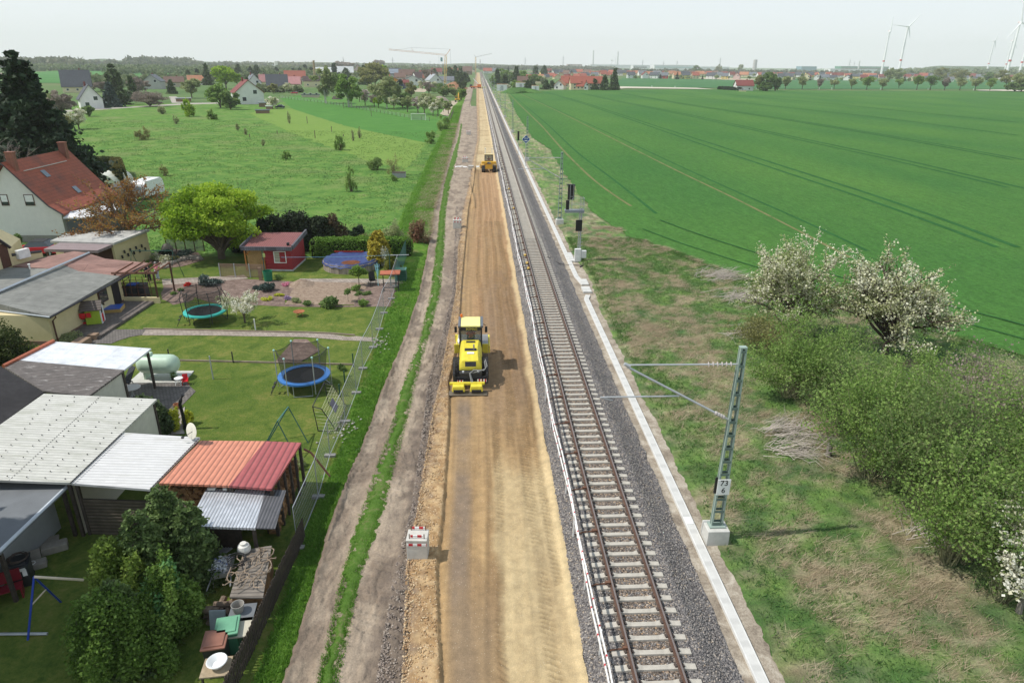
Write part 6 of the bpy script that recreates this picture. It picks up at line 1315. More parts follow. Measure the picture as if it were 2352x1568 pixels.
# trampolines
def trampoline(label,u,v,zb,r,nh,pad,frame_m,inward,n=6,rot=0):
    x,y=G(u,v,zb);e=thing('trampoline',label,'trampoline',(x,y,0),rot)
    MB().lathe([(0,0),(r*.8,0),(r*.8,-.02)],(0,0,zb),40).build('jumping_mat',M('mat_black',(.018,.018,.02),.7,.1,5),e)
    mb=MB();k=40;vs=[];fs=[]
    for i in range(k):
        a=2*math.pi*i/k
        for rr_,z in((r*.8,zb+.0),(r*.8,zb+.05),(r*1.02,zb+.05),(r*1.02,zb-.05)): vs.append((rr_*math.cos(a),rr_*math.sin(a),z))
    for i in range(k):
        for q in range(3): fs.append((i*4+q,i*4+q+1,((i+1)%k)*4+q+1,((i+1)%k)*4+q))
    mb.add(vs,fs).build('safety_pad',pad,e)
    for i in range(3):
        a0=2*math.pi*(i/3)+.3;q=[(r*.98*math.cos(a0+t),r*.98*math.sin(a0+t)) for t in(0,.75)]
        MB().tube([(*q[0],zb),(*q[0],.05),(*q[1],.05),(*q[1],zb)],.025,6).build('leg',frame_m,e)
    pm=[];top=[]
    for i in range(n):
        a=2*math.pi*i/n+.1;c,s=math.cos(a),math.sin(a)
        if inward: P=[(r*1.04*c,r*1.04*s,.3),(r*1.12*c,r*1.12*s,zb+nh*.6),(r*.93*c,r*.93*s,zb+nh)]
        else: P=[(r*1.05*c,r*1.05*s,.15),(r*1.05*c,r*1.05*s,zb+nh)]
        MB().tube(P,.028,6).ball(P[-1],.05,n=6).build('net_pole',DK if inward else STL,e);top.append(P[-1])
        if not inward: MB().ball(P[-1],.07,n=8).build('pole_cap',paint('cap_teal',(.4,.65,.6)),e)
    rn=r*.85;vs=[];fs=[];k=n*6
    for i in range(k):
        a=2*math.pi*i/k+.1;f=(i%6)/6;sag=0 if inward else .12*math.sin(math.pi*f)**.8;r2=r*(.93 if inward else 1.0)*(1-(.0 if inward else .13)*math.sin(math.pi*f)**.6)
        vs+=[(rn*math.cos(a),rn*math.sin(a),zb+.03),(r2*math.cos(a),r2*math.sin(a),zb+nh*.98-sag)]
    for i in range(k): fs.append((2*i,2*((i+1)%k),2*((i+1)%k)+1,2*i+1))
    MB().add(vs,fs).build('safety_net',netmat('net_black',(.015,.015,.015),.42),e)
    mb=MB();mb.tube([vs[2*i+1] for i in range(k)]+[vs[1]],.018,5)
    if inward: mb.tube([(rn*1.04*math.cos(a/8),rn*1.04*math.sin(a/8),zb+nh*.62) for a in range(51)],.014,4).tube([(rn*1.02*math.cos(a/8),rn*1.02*math.sin(a/8),zb+nh*.35) for a in range(51)],.012,4)
    mb.build('net_rim',DK,e)
    MB().tube([(-r*.95,-.6,zb),(-r*1.25,-.75,0)],.02,5).tube([(-r*.9,-.9,zb),(-r*1.2,-1.05,0)],.02,5).box((-r*1.1,-.82,zb*.55),(.1,.34,.04)).box((-r*1.02,-.8,zb*.85),(.1,.34,.04)).build('ladder',DK,e)
trampoline("trampoline with turquoise edge and round black net near the blossoming tree",471,714,.85,1.5,1.75,paint('pad_turquoise',(.05,.48,.42)),DK,True,6)
trampoline("trampoline with blue edge and sagging black net on grey poles, mid lawn",698.5,861,.82,1.5,1.7,paint('pad_blue',(.05,.19,.5)),STL,False,6)
# goal, swing frame
x,y=G(731,990);e=thing('football_goal','small football goal with pale yellow net and grey sign lying beside the fence','football goal',(x,y,0));gw=[G(734,990),G(757,988),G(774,951),G(745,935)]
B0=(0,0,0);B1=(.55,.0,0);T0=(-.35,.1,1.35);L=2.9
MB().tube([(0,0,.03),(-.15,0,1.5),(-.15,L,1.5),(0,L,.03)],.03,6).tube([(-.15,0,1.5),(.3,0,1.35),(.95,0,.03),(0,0,.03)],.025,6).tube([(-.15,L,1.5),(.3,L,1.35),(.95,L,.03),(0,L,.03)],.025,6).tube([(.95,0,.03),(.95,L,.03)],.025,6).build('frame',DK,e)
mb=MB()
for i in range(17): t=L*i/16;mb.tube([(.3,t,1.35),(.62,t,.62+.06*math.sin(t*3)),(.95,t,.04)],.01,3)
for i in range(9): t=i/8;mb.tube([(.3+.65*t,0,1.35-1.3*t),(.3+.65*t,L,1.35-1.3*t)],.01,3)
for s in(0,L):
    for i in range(7): t=i/6;mb.tube([(-.1+.1*t,s,1.4-1.3*t),(.3+.62*t,s,1.3-1.25*t)],.01,3)
mb.build('net',paint('net_cream',(.6,.58,.35)),e);MB().box((.62,L*.5,.8),(.02,.75,.62),ry=-.45).build('sign',M('goal_sign',(.25,.22,.28)),e)
def zfind(u,v,x): # point on sight line at given x
    d=BF+(u-CX)/F_*BR-(v-CY)/F_*BU;t=x/d.x;return (x,d.y*t,H+d.z*t)
x,y=G(690,1005);T1=Vector(GY(662,934,y+.35));T0=Vector(GY(637,967,y-1.55));e=thing('swing_frame','dark green metal swing frame with two A-shaped ends on the lawn','swing frame',(x,y,0));o_=Vector((x,y,0));T1-=o_;T0-=o_
h=T1.z
mb=MB()
for T,fa,fb in((T1,G(614,1017),G(708,1017)),(T0,None,None)):
    if fa: A=Vector((fa[0],fa[1],0))-o_;B2=Vector((fb[0],fb[1],0))-o_;dA,dB=A-T1,B2-T1
    else: A,B2=T0+dA,T0+dB;A.z=0;B2.z=0
    mb=MB();mb.tube([A,T],.03,6).tube([B2,T],.03,6).tube([T.lerp(A,.1),T.lerp(B2,.1)],.02,5);mb.build('end_frame',paint('frame_green',(.02,.08,.06)),e)
MB().tube([T0,T1],.03,6).build('crossbar',paint('bar_green',(.06,.22,.2)),e)
# blue swing with pale beam, bottom left
fx,fy=G(64,1469);a=Vector(GY(78,1324,fy+.6));b=Vector(GY(192,1331,fy+1.3));o_=Vector((fx,fy,0));e=thing('garden_swing','blue legged garden swing with a pale beam beside the conifers, bottom left','garden swing',(fx,fy,0));f2=Vector((*G(140,1382),0))
MB().tube([a-o_,b-o_],.045,8).build('beam',M('pale_beam',(.72,.6,.45),.6,.1),e);BLU=paint('leg_blue',(.03,.07,.42))
MB().tube([(0,0,0),a-o_],.035,6).build('leg',BLU,e);MB().tube([f2-o_,a-o_],.035,6).build('leg',BLU,e);q=a-o_;MB().tube([q*.55,(f2-o_).lerp(q,.55)],.025,6).build('brace',M('pale_beam'),e)
MB().tube([(-1.3,.25,.06),(.55,.2,.06)],.05,6).build('ground_bar',STL,e)
# bins, slabs, bottom left
def bin_(label,p,col,lid,rz,group=None):
    e=thing('wheelie_bin',label,'bin',p,rz,group);MB().box((0,0,.5),(.62,.68,.92),tap=1.12).build('body',col,e,bev=.03);MB().box((0,-.02,1.0),(.76,.84,.07)).box((0,-.02,1.05),(.6,.66,.05)).build('lid',lid,e,bev=.02)
    for s in(-1,1): MB().lathe([(.1,-.03),(.1,.03)],(s*.28,.36,.1),10,0,'X').build('wheel',BLK,e)
    return e
GRNB=paint('bin_green',(.06,.2,.12));BRNL=paint('lid_brown',(.27,.12,.08));BB=paint('bin_black',(.03,.032,.035))
e=bin_("black wheelie bin with hose coiled on top by the grey outbuilding",pt(56,1338),BB,BB,.45);MB().tube([(.3*math.cos(i*.5)+.02*i%.1,.3*math.sin(i*.5),1.12+.012*(i%9)) for i in range(50)],.02,4).build('hose',M('hose_dark',(.08,.06,.05)),e);MB().box((.14,-.4,.86),(.22,.01,.12)).box((.2,-.4,.72),(.14,.01,.3)).build('sticker',WHT,e);txt('65',.13,(-.18,-.385,.62),e,'digits',STL)
bin_("wheelie bin with a brown lid at the end of the picket fence",pt(505,1520),BB,BRNL,.15);bin_("green wheelie bin between the brown-lidded bin and the pale table",pt(532,1488),GRNB,paint('lid_green',(.15,.36,.22)),.2)
for i,(u,v,d,t,l) in enumerate([(128,1263,(.9,.45,.32),0,"long pale stone block lying on the dark ground"),(100,1225,(.8,.1,.6),-.5,"stone slab leaning against the grey outbuilding wall"),(110,1247,(.8,.6,.12),0,"flat broken stone slab by the outbuilding wall"),(82,1282,(.4,.08,.4),-.4,"small blue-grey tile leaning beside the bin"),(92,1300,(.5,.4,.25),0,"rough stone lump next to the white bucket")]):
    MB().box((0,0,d[2]/2),d,rx=t).solo('stone_slab',M('slab_stone',(.34,.31,.27),.9,.15,5),l,'stone',pt(u,v),bev=.03,rz=.5)
MB().lathe([(.1,0),(.14,.28),(.12,.28),(.09,.02)],(0,0,0),12).solo('bucket',WHT,"small white bucket beside the black bin",'bucket',pt(76,1305))
e=thing('red_bench','dark red metal garden bench half cut off at the left edge','bench',pt(10,1378),.5);REDM=paint('dark_red_metal',(.2,.015,.025))
MB().box((0,0,.45),(1.3,.45,.05)).box((0,.22,.8),(1.3,.04,.5)).build('seat',REDM,e)
for x in(-.6,.6):MB().box((x,0,.22),(.05,.45,.45)).build('leg',REDM,e)
# junk rack along the picket fence
px0=[G(664,1200,.0),G(655,1260),G(640,1330),G(600,1420),G(560,1500),G(520,1590)]
WX=[-7.75,-7.8,-7.85,-7.9,-7.95];e=thing('picket_fence','dark weathered picket fence between the junk-filled racks and the verge','fence',(-7.75,22,0))
fa=Vector((-7.35,23.2,0));fb=Vector((-7.95,13.2,0));n=86;mb=MB()
for i in range(n):
    p=fa.lerp(fb,i/n);mb.box((p.x+7.75,p.y-22,.55+rr.uniform(-.04,.04)),(.025,.06,1.05),rx=rr.uniform(-.03,.03))
mb.build('picket',DKW,e);d=fb-fa;mb=MB()
for z in(.3,.85): m_=fa.lerp(fb,.5);mb.box((m_.x+7.72,m_.y-22,z),(.05,d.length,.08),rz=math.atan2(d.x,-d.y)*1.0)
mb.build('rail',DKW,e)
x,y=-8.75,18.9
cs=[W3(560,1262,1.15),W3(624,1252,1.15),W3(604,1371,1.0),W3(527,1371,1.0)];c=cen(cs);e=thing('log_rack','low rack with weathered corrugated sheet top covered by dry vines','rack',c)
MB().slab(rel3(cs,c),.06).build('sheet_top',ribmat('grey_fibre_sheet',(.22,.19,.16),.17,1,.9,.5,0,.2),e);MB().prism([(p[0],p[1]) for p in rel3(inset(cs,.08),c)],0,.95).build('stacked_wood',M('cut_logs'),e)
mb=MB()
for k in range(20):
    P_=[];x=rr.uniform(-.6,.5);y=rr.uniform(-1.1,.9);a=rr.uniform(0,6)
    for i in range(9): P_.append((x,y,1.12+rr.uniform(0,.14)));a+=rr.uniform(-.7,.7);x=max(-.75,min(.7,x+.14*math.cos(a)));y=max(-1.2,min(1.1,y+.18*math.sin(a)))
    mb.tube(P_,.02,5)
mb.solo('dry_vines',M('vine_wood',(.34,.26,.19),.9,.3,9),"twisted dry vine branches lying on the corrugated rack top",'branches',c)
p=W3(561,1263,1.2);MB().lathe([(.24,0),(.25,.1),(.2,.24),(.05,.3)],(0,0,0),16).lathe([(.12,.3),(.12,.34)],(0,0,0),12).solo('enamel_pot',paint('enamel',(.7,.68,.62)),"upturned white enamel pot with a dark band on the rack",'pot',p)
MB().tube([(.32*math.cos(i*.42),.3*math.sin(i*.42),.02+.006*i) for i in range(40)],.022,5).solo('garden_hose',BLK,"coil of black hose lying beside the white pot",'hose',W3(545,1292,1.18))
p=pt(514,1330);e=thing('wheelbarrow','wheelbarrow heaped with white and blue crockery shards','wheelbarrow',p,.25)
MB().prism([(-.32,-.45),(.32,-.45),(.42,.5),(-.42,.5)],.45,.62).build('tray',STL,e);MB().tube([(-.3,.5,.5),(-.35,-.4,.45),(-.4,-1.2,.6)],.022,5).tube([(.3,.5,.5),(.35,-.4,.45),(.4,-1.2,.6)],.022,5).tube([(-.3,-.3,.45),(-.32,-.45,0)],.02,5).tube([(.3,-.3,.45),(.32,-.45,0)],.02,5).build('handles',STL,e)
t_=MB().lathe([(.1,-.05),(.2,-.04),(.2,.04),(.1,.05)],(0,.7,.2),14,0,'X');t_.build('wheel',TYR,e)
P_=np.stack([p[0]+rr.uniform(-.3,.3,160)+0*rr.rand(160),p[1]+rr.uniform(-.4,.45,160),.66+rr.uniform(0,.14,160)],1)
stones('crockery_shards',"heap of white and blue crockery shards in the wheelbarrow",P_,.13,stonemat('shards',[(0,(.75,.75,.74)),(.7,(.8,.8,.8)),(.85,(.1,.15,.4)),(1,(.6,.5,.35))]),8,.4,'shards')
mb=MB()
for k in range(11): a=rr.uniform(0,3.1);mb.tube([(rr.uniform(-.5,.5),rr.uniform(-.4,.4),.12+.12*(k%3)),],.1,6) if False else mb.lathe([(.11,-.35),(.12,.3)],(rr.uniform(-.45,.45),rr.uniform(-.4,.4),.12+.14*(k%3)),9,0,'XY'[k%2])
mb.solo('log_pile',M('log_bark',(.2,.15,.11),.95,.4,6),"heap of short logs between the wheelbarrow and the green bin",'logs',pt(510,1405))
def tablebox(label,u,v,z,d,mat,cat='table',nm='work_table'):
    x,y=G(u,v,z);e=thing(nm,label,cat,(x,y,0),.1);MB().box((0,0,z-.03),(d[0],d[1],.05)).build('top',mat,e);mb=MB()
    for a in(-.42,.42):
        for b in(-.42,.42): mb.box((a*d[0],b*d[1],(z-.05)/2),(.06,.06,z-.05))
    mb.build('leg',DKW,e);return e
tablebox("dark grey perforated table top beside the picket fence, under the grey bucket",556,1405,.85,(.85,.8),M('grey_plastic',(.16,.17,.18),.6,.1));MB().lathe([(.16,0),(.22,.3),(.2,.3),(.14,.03)],(0,0,0),16).solo('bucket',M('bucket_grey',(.32,.3,.27)),"grey bucket standing on the dark perforated table",'bucket',W3(548,1402,.86))
tablebox("pale cream board table between the perforated table and the green bin",543,1440,.85,(.9,.85),M('pale_board',(.52,.48,.38),.8,.1));tablebox("rough plank table carrying the white wash basin, bottom edge",497,1530,.8,(.85,.75),M('plank_top',(.38,.3,.2),.8,.2,8))
MB().lathe([(.18,0),(.3,.2),(.32,.2),(.3,.22),(.26,.2),(.15,.04)],(0,0,0),22).solo('wash_basin',WHT,"round white wash basin on the plank table",'basin',W3(500,1527,.81),smooth=True)
MB().box((0,0,.35),(.55,.06,.7),rx=-.25).solo('grey_panel',M('zinc_panel',(.3,.34,.36)),"blue-grey sheet leaning against the log heap",'panel',pt(504,1440))
mb=MB()
for k in range(5): mb.box((.12*k-.2,0,.06+.05*k),(.09,3.4,.04),0,rz=-.02*k,rx=.0)
mb.solo('planks',M('grey_planks',(.36,.36,.38),.7,.15),"bundle of long grey planks and pipes lying beside the conifers",'planks',pt(440,1325),rz=-.45)
# washing line T-post, compost bin, airer, rack
e=thing('clothes_post','green T-shaped washing line post with pale crossbar near the fence','clothes post',pt(898,655));MB().tube([(0,0,0),(0,0,2.9)],.04,6).build('post',paint('frame_green'),e);MB().tube([(-.1,0,2.75),(1.7,.1,2.75)],.035,6).build('crossbar',STL,e)
MB().tube([(0,0,2.75),(-4,0,2.6),(-9.4,.1,2.55)],.012,4).build('line',paint('line_blue',(.1,.3,.45)),e)
e=thing('clothes_post','dark green washing line post with a small bag beside the slatted screen','clothes post',pt(610,640));MB().tube([(0,0,0),(0,0,2.7)],.045,6).build('post',paint('frame_green'),e);MB().box((.12,0,2.2),(.2,.08,.34)).build('peg_bag',paint('bag',(.5,.6,.2)),e)
e=thing('compost_bin','dark green square compost bin by the mesh fence','compost bin',pt(922,643));MB().box((0,0,.5),(1.0,.9,1.0),tap=.93).build('body',ribmat('compost_green',(.02,.1,.06),.2,2,.6,.6),e);MB().box((0,0,1.04),(.98,.9,.08)).build('lid',paint('compost_lid',(.06,.2,.14)),e)
e=thing('water_barrel','dark green round rain barrel at the end of the slatted screen','rain barrel',pt(617,645));MB().lathe([(.35,0),(.38,.5),(.42,.95),(.38,.95),(.34,.1)],(0,0,0),18).build('barrel',paint('barrel_green',(.01,.16,.08)),e);MB().box((-.7,.1,.6),(.3,.12,1.25)).build('stone_post',M('brown_stone'),e)
e=thing('clothes_airer','folded turquoise rotary clothes airer near the pool','clothes airer',pt(869,657));mb=MB().tube([(0,0,0),(0,0,2.1)],.03,6)
for i in range(5):
    a=i*1.256
    mb.tube([(.04*math.cos(a),.04*math.sin(a),.9),(.22*math.cos(a),.22*math.sin(a),2.0)],.015,4)
    for z in(.0,.3,.6): mb.tube([((.08+z*.13)*math.cos(a),(.08+z*.13)*math.sin(a),1.2+z),((.08+z*.13)*math.cos(a+1.256),(.08+z*.13)*math.sin(a+1.256),1.2+z)],.01,3)
mb.build('frame',paint('airer_teal',(.3,.6,.65)),e)
e=thing('roofed_rack','small black rack with a terracotta tiled roof beside the compost bin','rack',pt(899,668));MB().slab([(-.85,-.4,1.6),(.85,-.4,1.65),(.85,.15,1.85),(-.85,.15,1.8)],.08).slab([(-.85,.15,1.8),(.85,.15,1.85),(.85,.5,1.65),(-.85,.5,1.6)],.08).build('roof',rooftile('orange_tiles'),e)
mb=MB()
for x in(-.65,.65): mb.box((x,0,.8),(.07,.07,1.6)).box((x,0,.03),(.07,.7,.07))
mb.box((0,0,.3),(1.3,.06,.07)).box((0,0,.7),(1.3,.06,.07)).build('frame',DK,e)
def chair(label,u,v,mat,s=1.,rz=0,lounge=False,z=0):
    e=thing('garden_chair',label,'chair',(*G(u,v),z),rz);L=[(-.24,-.24),(.24,-.24),(.24,.24),(-.24,.24)]
    MB().box((0,0,.43*s),(.52*s,.5*s,.04)).build('seat',mat,e);MB().box((0,.3*s,.75*s),(.5*s,.04,.62*s if not lounge else 1.*s),rx=-.25 if not lounge else -.55).build('backrest',mat,e)
    for x,y in L: MB().tube([(x*s,y*s,.43*s),(x*1.2*s,y*1.2*s,0)],.02*s,5).build('leg',mat,e)
    for x in(-.28,.28): MB().box((x*s,0,.65*s),(.04,.45*s,.03)).tube([(x*s,-.2*s,.43*s),(x*s,-.2*s,.65*s)],.015,4).build('armrest',mat,e)
    return e
chair("black metal garden chair standing between the pool and the roofed rack",857,655,paint('chair_black',(.02,.02,.02)),1.1,.4)
chair("dark reclining garden chair behind the round patio table",292,893,M('chair_fabric',(.05,.055,.065)),1.1,-.6,True);chair("dark garden chair in front of the round patio table, by the shed wall",281,914,M('chair_fabric'),1.,-2.2);chair("small red child's chair beside the white stool",427,883,paint('plastic_red',(.65,.02,.03)),.6,.3)
e=thing('patio_table','round pale patio table on the dark paving by the shed','table',pt(307,915));MB().lathe([(0,0),(.48,0),(.5,.02),(.48,.04),(0,.04)],(0,0,.7),28).build('top',M('table_top',(.55,.52,.5),.4,.05),e);MB().tube([(0,0,.7),(0,0,.3)],.05,6).tube([(-.25,0,0),(0,0,.35),(.25,0,0)],.025,5).tube([(0,-.25,0),(0,0,.35),(0,.25,0)],.025,5).build('leg',STL,e)
e=thing('stool','small white plastic stool at the patio corner','stool',pt(413,883));MB().lathe([(0,0),(.24,0),(.26,.03),(.22,.05),(0,.05)],(0,0,.42),18).build('seat',WHT,e)
for i in range(4): a=.78+i*1.57;MB().tube([(.17*math.cos(a),.17*math.sin(a),.43),(.24*math.cos(a),.24*math.sin(a),0)],.03,5).build('leg',WHT,e)
def pot(label,u,v,mat,plant=None,z=0,s=1.): 
    e=thing('flower_pot',label,'flower pot',pt(u,v));MB().lathe([(.12*s,0),(.18*s,.3*s),(.16*s,.3*s),(.1*s,.04)],(0,0,0),14).build('pot',mat,e)
    if plant: rs_=np.random.RandomState(3);P_,ci=crown_pts(rs_,np.array([[0,0,.42*s]]),np.array([[.2*s]*3]),90);fol('plant',e,P_,ci,.08,plant,rs_)
pot("black pot with a green plant beside the white stool",401,875,BLK,L_['green']);pot("empty terracotta pot at the patio edge near the golden bush",407,938,M('terracotta',(.4,.18,.09)))
MB().tube([(0,0,0),(-.02,0,.9),(-.06,0,1.5),(.02,0,1.75),(.2,0,2.05)],.09,8).solo('stove_pipe',paint('pipe_black',(.015,.015,.017)),"bent black stove pipe standing between the golden bushes",'pipe',pt(427,985))
e=thing('satellite_dish','round cream satellite dish above the corner of the white corrugated roof','satellite dish',(*G(446,1003,2.6),2.5));MB().tube([(0,0,0),(0,0,.3)],.03,5).tube([(0,0,.4),(-.35,-.3,.25)],.015,4).box((-.37,-.3,.25),(.1,.08,.08)).build('bracket',DK,e);d=MB().lathe([(0,0),(.2,.02),(.36,.07),(.38,.08),(.36,.09),(.0,.02)],(0,0,0),24).build('dish',paint('dish_cream',(.7,.68,.58)),e,smooth=True);d.rotation_euler=(rad(75),0,rad(-35));d.location=(0,0,.42)
# playhouse, sandbox
x,y=G(222,746);e=thing('playhouse','plastic playhouse with brown roof, white and lime walls and red door on the terrace','playhouse',(x,y,.2),rad(15));LIM=paint('plastic_lime',(.4,.55,.05));RDP=paint('plastic_red');
MB().box((0,0,.62),(1.0,.9,1.2)).build('wall',LIM,e);MB().box((.53,0,.62),(.06,.92,1.2)).prism([(.5,-.46),(.56,-.46),(.56,.46),(.5,.46)],1.2,1.25).build('front_wall',WHT,e);MB().add([(.55,-.46,1.22),(.55,.46,1.22),(.55,0,1.7)],[(0,1,2)]).build('gable',WHT,e)
MB().box((.57,-.1,.4),(.03,.34,.62)).build('door',RDP,e);MB().box((.57,-.1,.95),(.03,.3,.38)).build('window',DK,e)
MB().slab([(-.75,-.65,1.15),(.68,-.65,1.15),(.68,0,1.72),(-.75,0,1.72)],.05).slab([(-.75,0,1.72),(.68,0,1.72),(.68,.65,1.15),(-.75,.65,1.15)],.05).build('roof',ribmat('playhouse_roof',(.13,.1,.085),.14,2,.7,.6),e)
MB().box((-.72,-.25,.12),(.7,.12,.12)).box((-1.0,-.25,.3),(.12,.6,.4)).box((-.6,-.62,.8),(.4,.06,.35)).box((-.2,-.62,.8),(.3,.06,.35)).box((-.85,-.2,.5),(.6,.5,.06)).build('bench',RDP,e)
x,y=G(257,718);e=thing('sandbox','blue covered wooden sandpit on the terrace by the bungalow door','sandpit',(x,y,.2),rad(12));MB().box((0,0,.12),(1.7,1.3,.24)).build('frame',M('honey_wood'),e);MB().box((0,0,.26),(1.55,1.15,.05)).build('cover',paint('cover_blue',(.03,.1,.42)),e);MB().box((-1.0,-.4,.35),(.8,.06,.5)).build('green_board',LIM,e)
for (u,v,h,l,m_) in ((490,871,1.55,"grey square post with a lamp head standing alone on the lawn",STL),(587,758,.85,"short white pipe standing in the lawn",WHT),(389,822,.6,"short black stake behind the gas tank",DK),(536,833,.75,"black stake in the lawn right of the gas tank",DK),(812,842,.9,"dark green stake near the fence, beside a small bush",paint('frame_green')),(792,878,.75,"green fence stake left of the mesh fence, upper one",paint('frame_green')),(781,910,.75,"green fence stake left of the mesh fence, lower one",paint('frame_green')),(1900,1055,.85,"short cut tree stump with a pale top among the bushes",BARKG)):
    r_=.045 if u<1500 else .15;MB().lathe([(r_,0),(r_*.9,h),(r_*.9 if u<1500 else r_,h+.04)],(0,0,0),8).solo('garden_stake' if u<1500 else 'tree_stump',m_,l,'stake' if u<1500 else 'tree stump',pt(u,v))
e=thing('fire_bowl','rusty round fire bowl on three legs on the lawn','fire bowl',pt(687.6,726));RS=M('rust_bowl',(.33,.12,.05),.8,.2,8);MB().lathe([(0,0),(.2,.02),(.42,.14),(.44,.16),(.4,.15),(.18,.06),(0,.05)],(0,0,.25),22).build('bowl',RS,e)
for i in range(3): MB().tube([(.2*math.cos(i*2.1),.2*math.sin(i*2.1),.3),(.27*math.cos(i*2.1),.27*math.sin(i*2.1),0)],.025,4).build('leg',RS,e)
MB().lathe([(0,.5),(.4,.4),(.9,.15),(1.2,0)],(0,0,0),22).solo('soil_heap',groundmat('dug_soil',[]) if False else SOIL,"round heap of dark soil at the corner of the vegetable bed",'soil heap',pt(693,654),smooth=True)
# building-site mesh fence along the verge
fe=thing('mesh_fence','galvanised building-site mesh fence panels standing along the garden edge','fence',(-7.45,22.5,0));PNT=paint('galv_tube',(.34,.36,.38));FN=netmat('fence_mesh',(.45,.47,.48),.14)
ys=[22.6+3.5*i for i in range(13)];xs_=[-7.5+.1*math.sin(i*2.2) for i in range(13)]
pm=MB().tube([(0,-1.72,.12),(0,-1.72,2.0),(0,1.72,2.0),(0,1.72,.12),(0,-1.72,.12)],.016,5);pmm=pm.mesh('panel_frame',[PNT]);wm=MB()
for i in range(22): wm.box((0,-1.65+i*.157,1.06),(.004,.004,1.85))
for i in range(9): wm.box((0,0,.2+i*.22),(.004,3.4,.004))
wmm=wm.mesh('panel_mesh',[PNT]);ftm=MB().box((0,0,.06),(.55,.22,.13)).mesh('foot',[M('foot_stone',(.28,.27,.25))])
for i in range(11):
    m_=((xs_[i]+xs_[i+1])/2,(ys[i]+ys[i+1])/2);a=math.atan2(xs_[i]-xs_[i+1],ys[i+1]-ys[i])
    for me,nm in((pmm,'panel_frame'),(wmm,'panel_mesh'),(ftm,'foot')):
        o=bpy.data.objects.new(nm,me);COL.objects.link(o);o.parent=fe;o.location=((m_[0] if nm!='foot' else xs_[i])+7.45,(m_[1] if nm!='foot' else ys[i])-22.5,0);o.rotation_euler[2]=a if nm!='foot' else 0
MB().add([(.03,a-22.5,.1) for a in(57,67)]+[(.03,a-22.5,1.95) for a in(67,57)],[(0,1,2,3)]).build('green_sheeting',netmat('green_sheet',(.05,.16,.14),.75),fe)
# dark plank fence foot and white edging pieces by the verge
for i,(u,v) in enumerate(((873,790),(790,985))): stones('rubble_heap',["pale rubble heap at the foot of the mesh fence by the path","small rubble patch at the mesh fence foot"][i],np.stack([G(u,v)[0]+rr.normal(0,.35,60),G(u,v)[1]+rr.normal(0,.6,60),.05+.1*rr.rand(60)],1),.13,stonemat('pale_rubble',[(0,(.3,.27,.22)),(1,(.6,.56,.5))]),5)
# people by the bungalow
PINK=M('pink_shirt',(.75,.25,.32),.9,.08);NAVY=M('navy_shirt',(.02,.022,.035),.9,.1);JN=M('light_jeans',(.4,.45,.55),.9,.1)
person("woman in a pink t-shirt and pale jeans with folded arms beside the bungalow",(*G(364,644),0),rad(-25),PINK,JN,HAIRG,'crossed',1.66)
person("grey-haired man in dark t-shirt and trousers seen from the side by the bungalow",(*G(345,650),0),rad(70),NAVY,M('dark_trousers',(.02,.02,.022)),HAIRG,'down',1.78,.7)
person("person in a dark navy top half hidden behind the grey-haired man",(*G(339,641),0),rad(30),M('navy_top',(.03,.045,.09),.9,.1),M('dark_trousers'),M('brown_hair',(.12,.07,.04)),'front',1.72,1)
# dark wheelie bins behind pergola
e=thing('bin_store','black bins with blue and lime lids under the pergola','bins',pt(300,690));MB().box((-.6,.6,.6),(.7,.7,1.2)).box((.15,.6,.6),(.7,.7,1.2)).box((.9,.6,.6),(.6,.7,1.2)).build('body',BB,e)
MB().box((-.6,.6,1.24),(.74,.76,.08)).build('lime_lid',LIM,e);MB().box((.15,.6,1.24),(.74,.76,.08)).build('blue_lid',paint('cover_blue'),e);MB().box((.9,.6,1.24),(.64,.76,.08)).build('black_lid',BB,e)
# second swing frame behind bungalow (dark tubes), caravan, tunnel, sail
x,y=G(330,668);e=thing('climbing_frame','thin dark green tubular swing frame behind the three people','swing frame',(x+.6,y+3.2,0));mb=MB()
for x_ in(-2.6,1.0): mb.tube([(x_-.2,-.9,0),(x_,0,2.7),(x_+.2,.9,0)],.035,6)
mb.tube([(-2.6,0,2.7),(1.0,0,2.7)],.035,6).build('frame',paint('frame_green'),e)
x,y=G(333,457);e=thing('caravan','white caravan parked behind the red-roofed house at the meadow edge','caravan',(x,y+1.4,0),rad(84));CW=paint('caravan_white',(.75,.75,.74));mb=MB();pf=[(-2.5,.45),(-2.6,1.3),(-2.35,2.2),(-2.0,2.55),(1.9,2.6),(2.35,2.3),(2.6,1.4),(2.45,.45)]
n=len(pf);mb.add([(a,-1.05,b) for a,b in pf]+[(a,1.05,b) for a,b in pf],[tuple(range(n)),tuple(range(2*n-1,n-1,-1))]+[(i,(i+1)%n,n+(i+1)%n,n+i) for i in range(n)]).build('body',CW,e,bev=.05)
MB().box((-2.55,0,1.65),(.1,1.2,.55)).build('window',M('grey_window',(.35,.37,.4),.3),e);MB().box((-2.6,0,.75),(.06,1.9,.3)).build('rear_panel',paint('panel_grey',(.4,.42,.45)),e)
for s in(-1,1): MB().lathe([(.1,-.1),(.33,-.1),(.33,.1),(.1,.1)],(.2,s*.95,.33),14,0,'Y').build('wheel',TYR,e)
MB().box((-.6,0,2.6),(.5,.5,.08)).box((1.0,.2,2.62),(.4,.4,.08)).build('roof_hatch',CW,e)
mb=MB();x,y=G(232,428);vs=[];fs=[]
for i in range(13):
    a=math.pi*i/12
    for j in(0,1): vs.append((-2.3*math.cos(a),j*6,1.9*math.sin(a)))
for i in range(12): fs.append((2*i,2*i+1,2*i+3,2*i+2))
fs+=[tuple(range(0,26,2)),tuple(range(25,0,-2))];mb.add(vs,fs).solo('pool_shelter',M('shelter_cream',(.66,.66,.55),.4,.04),"arched cream shelter behind the red-roofed house",'shelter',(x,y,0))
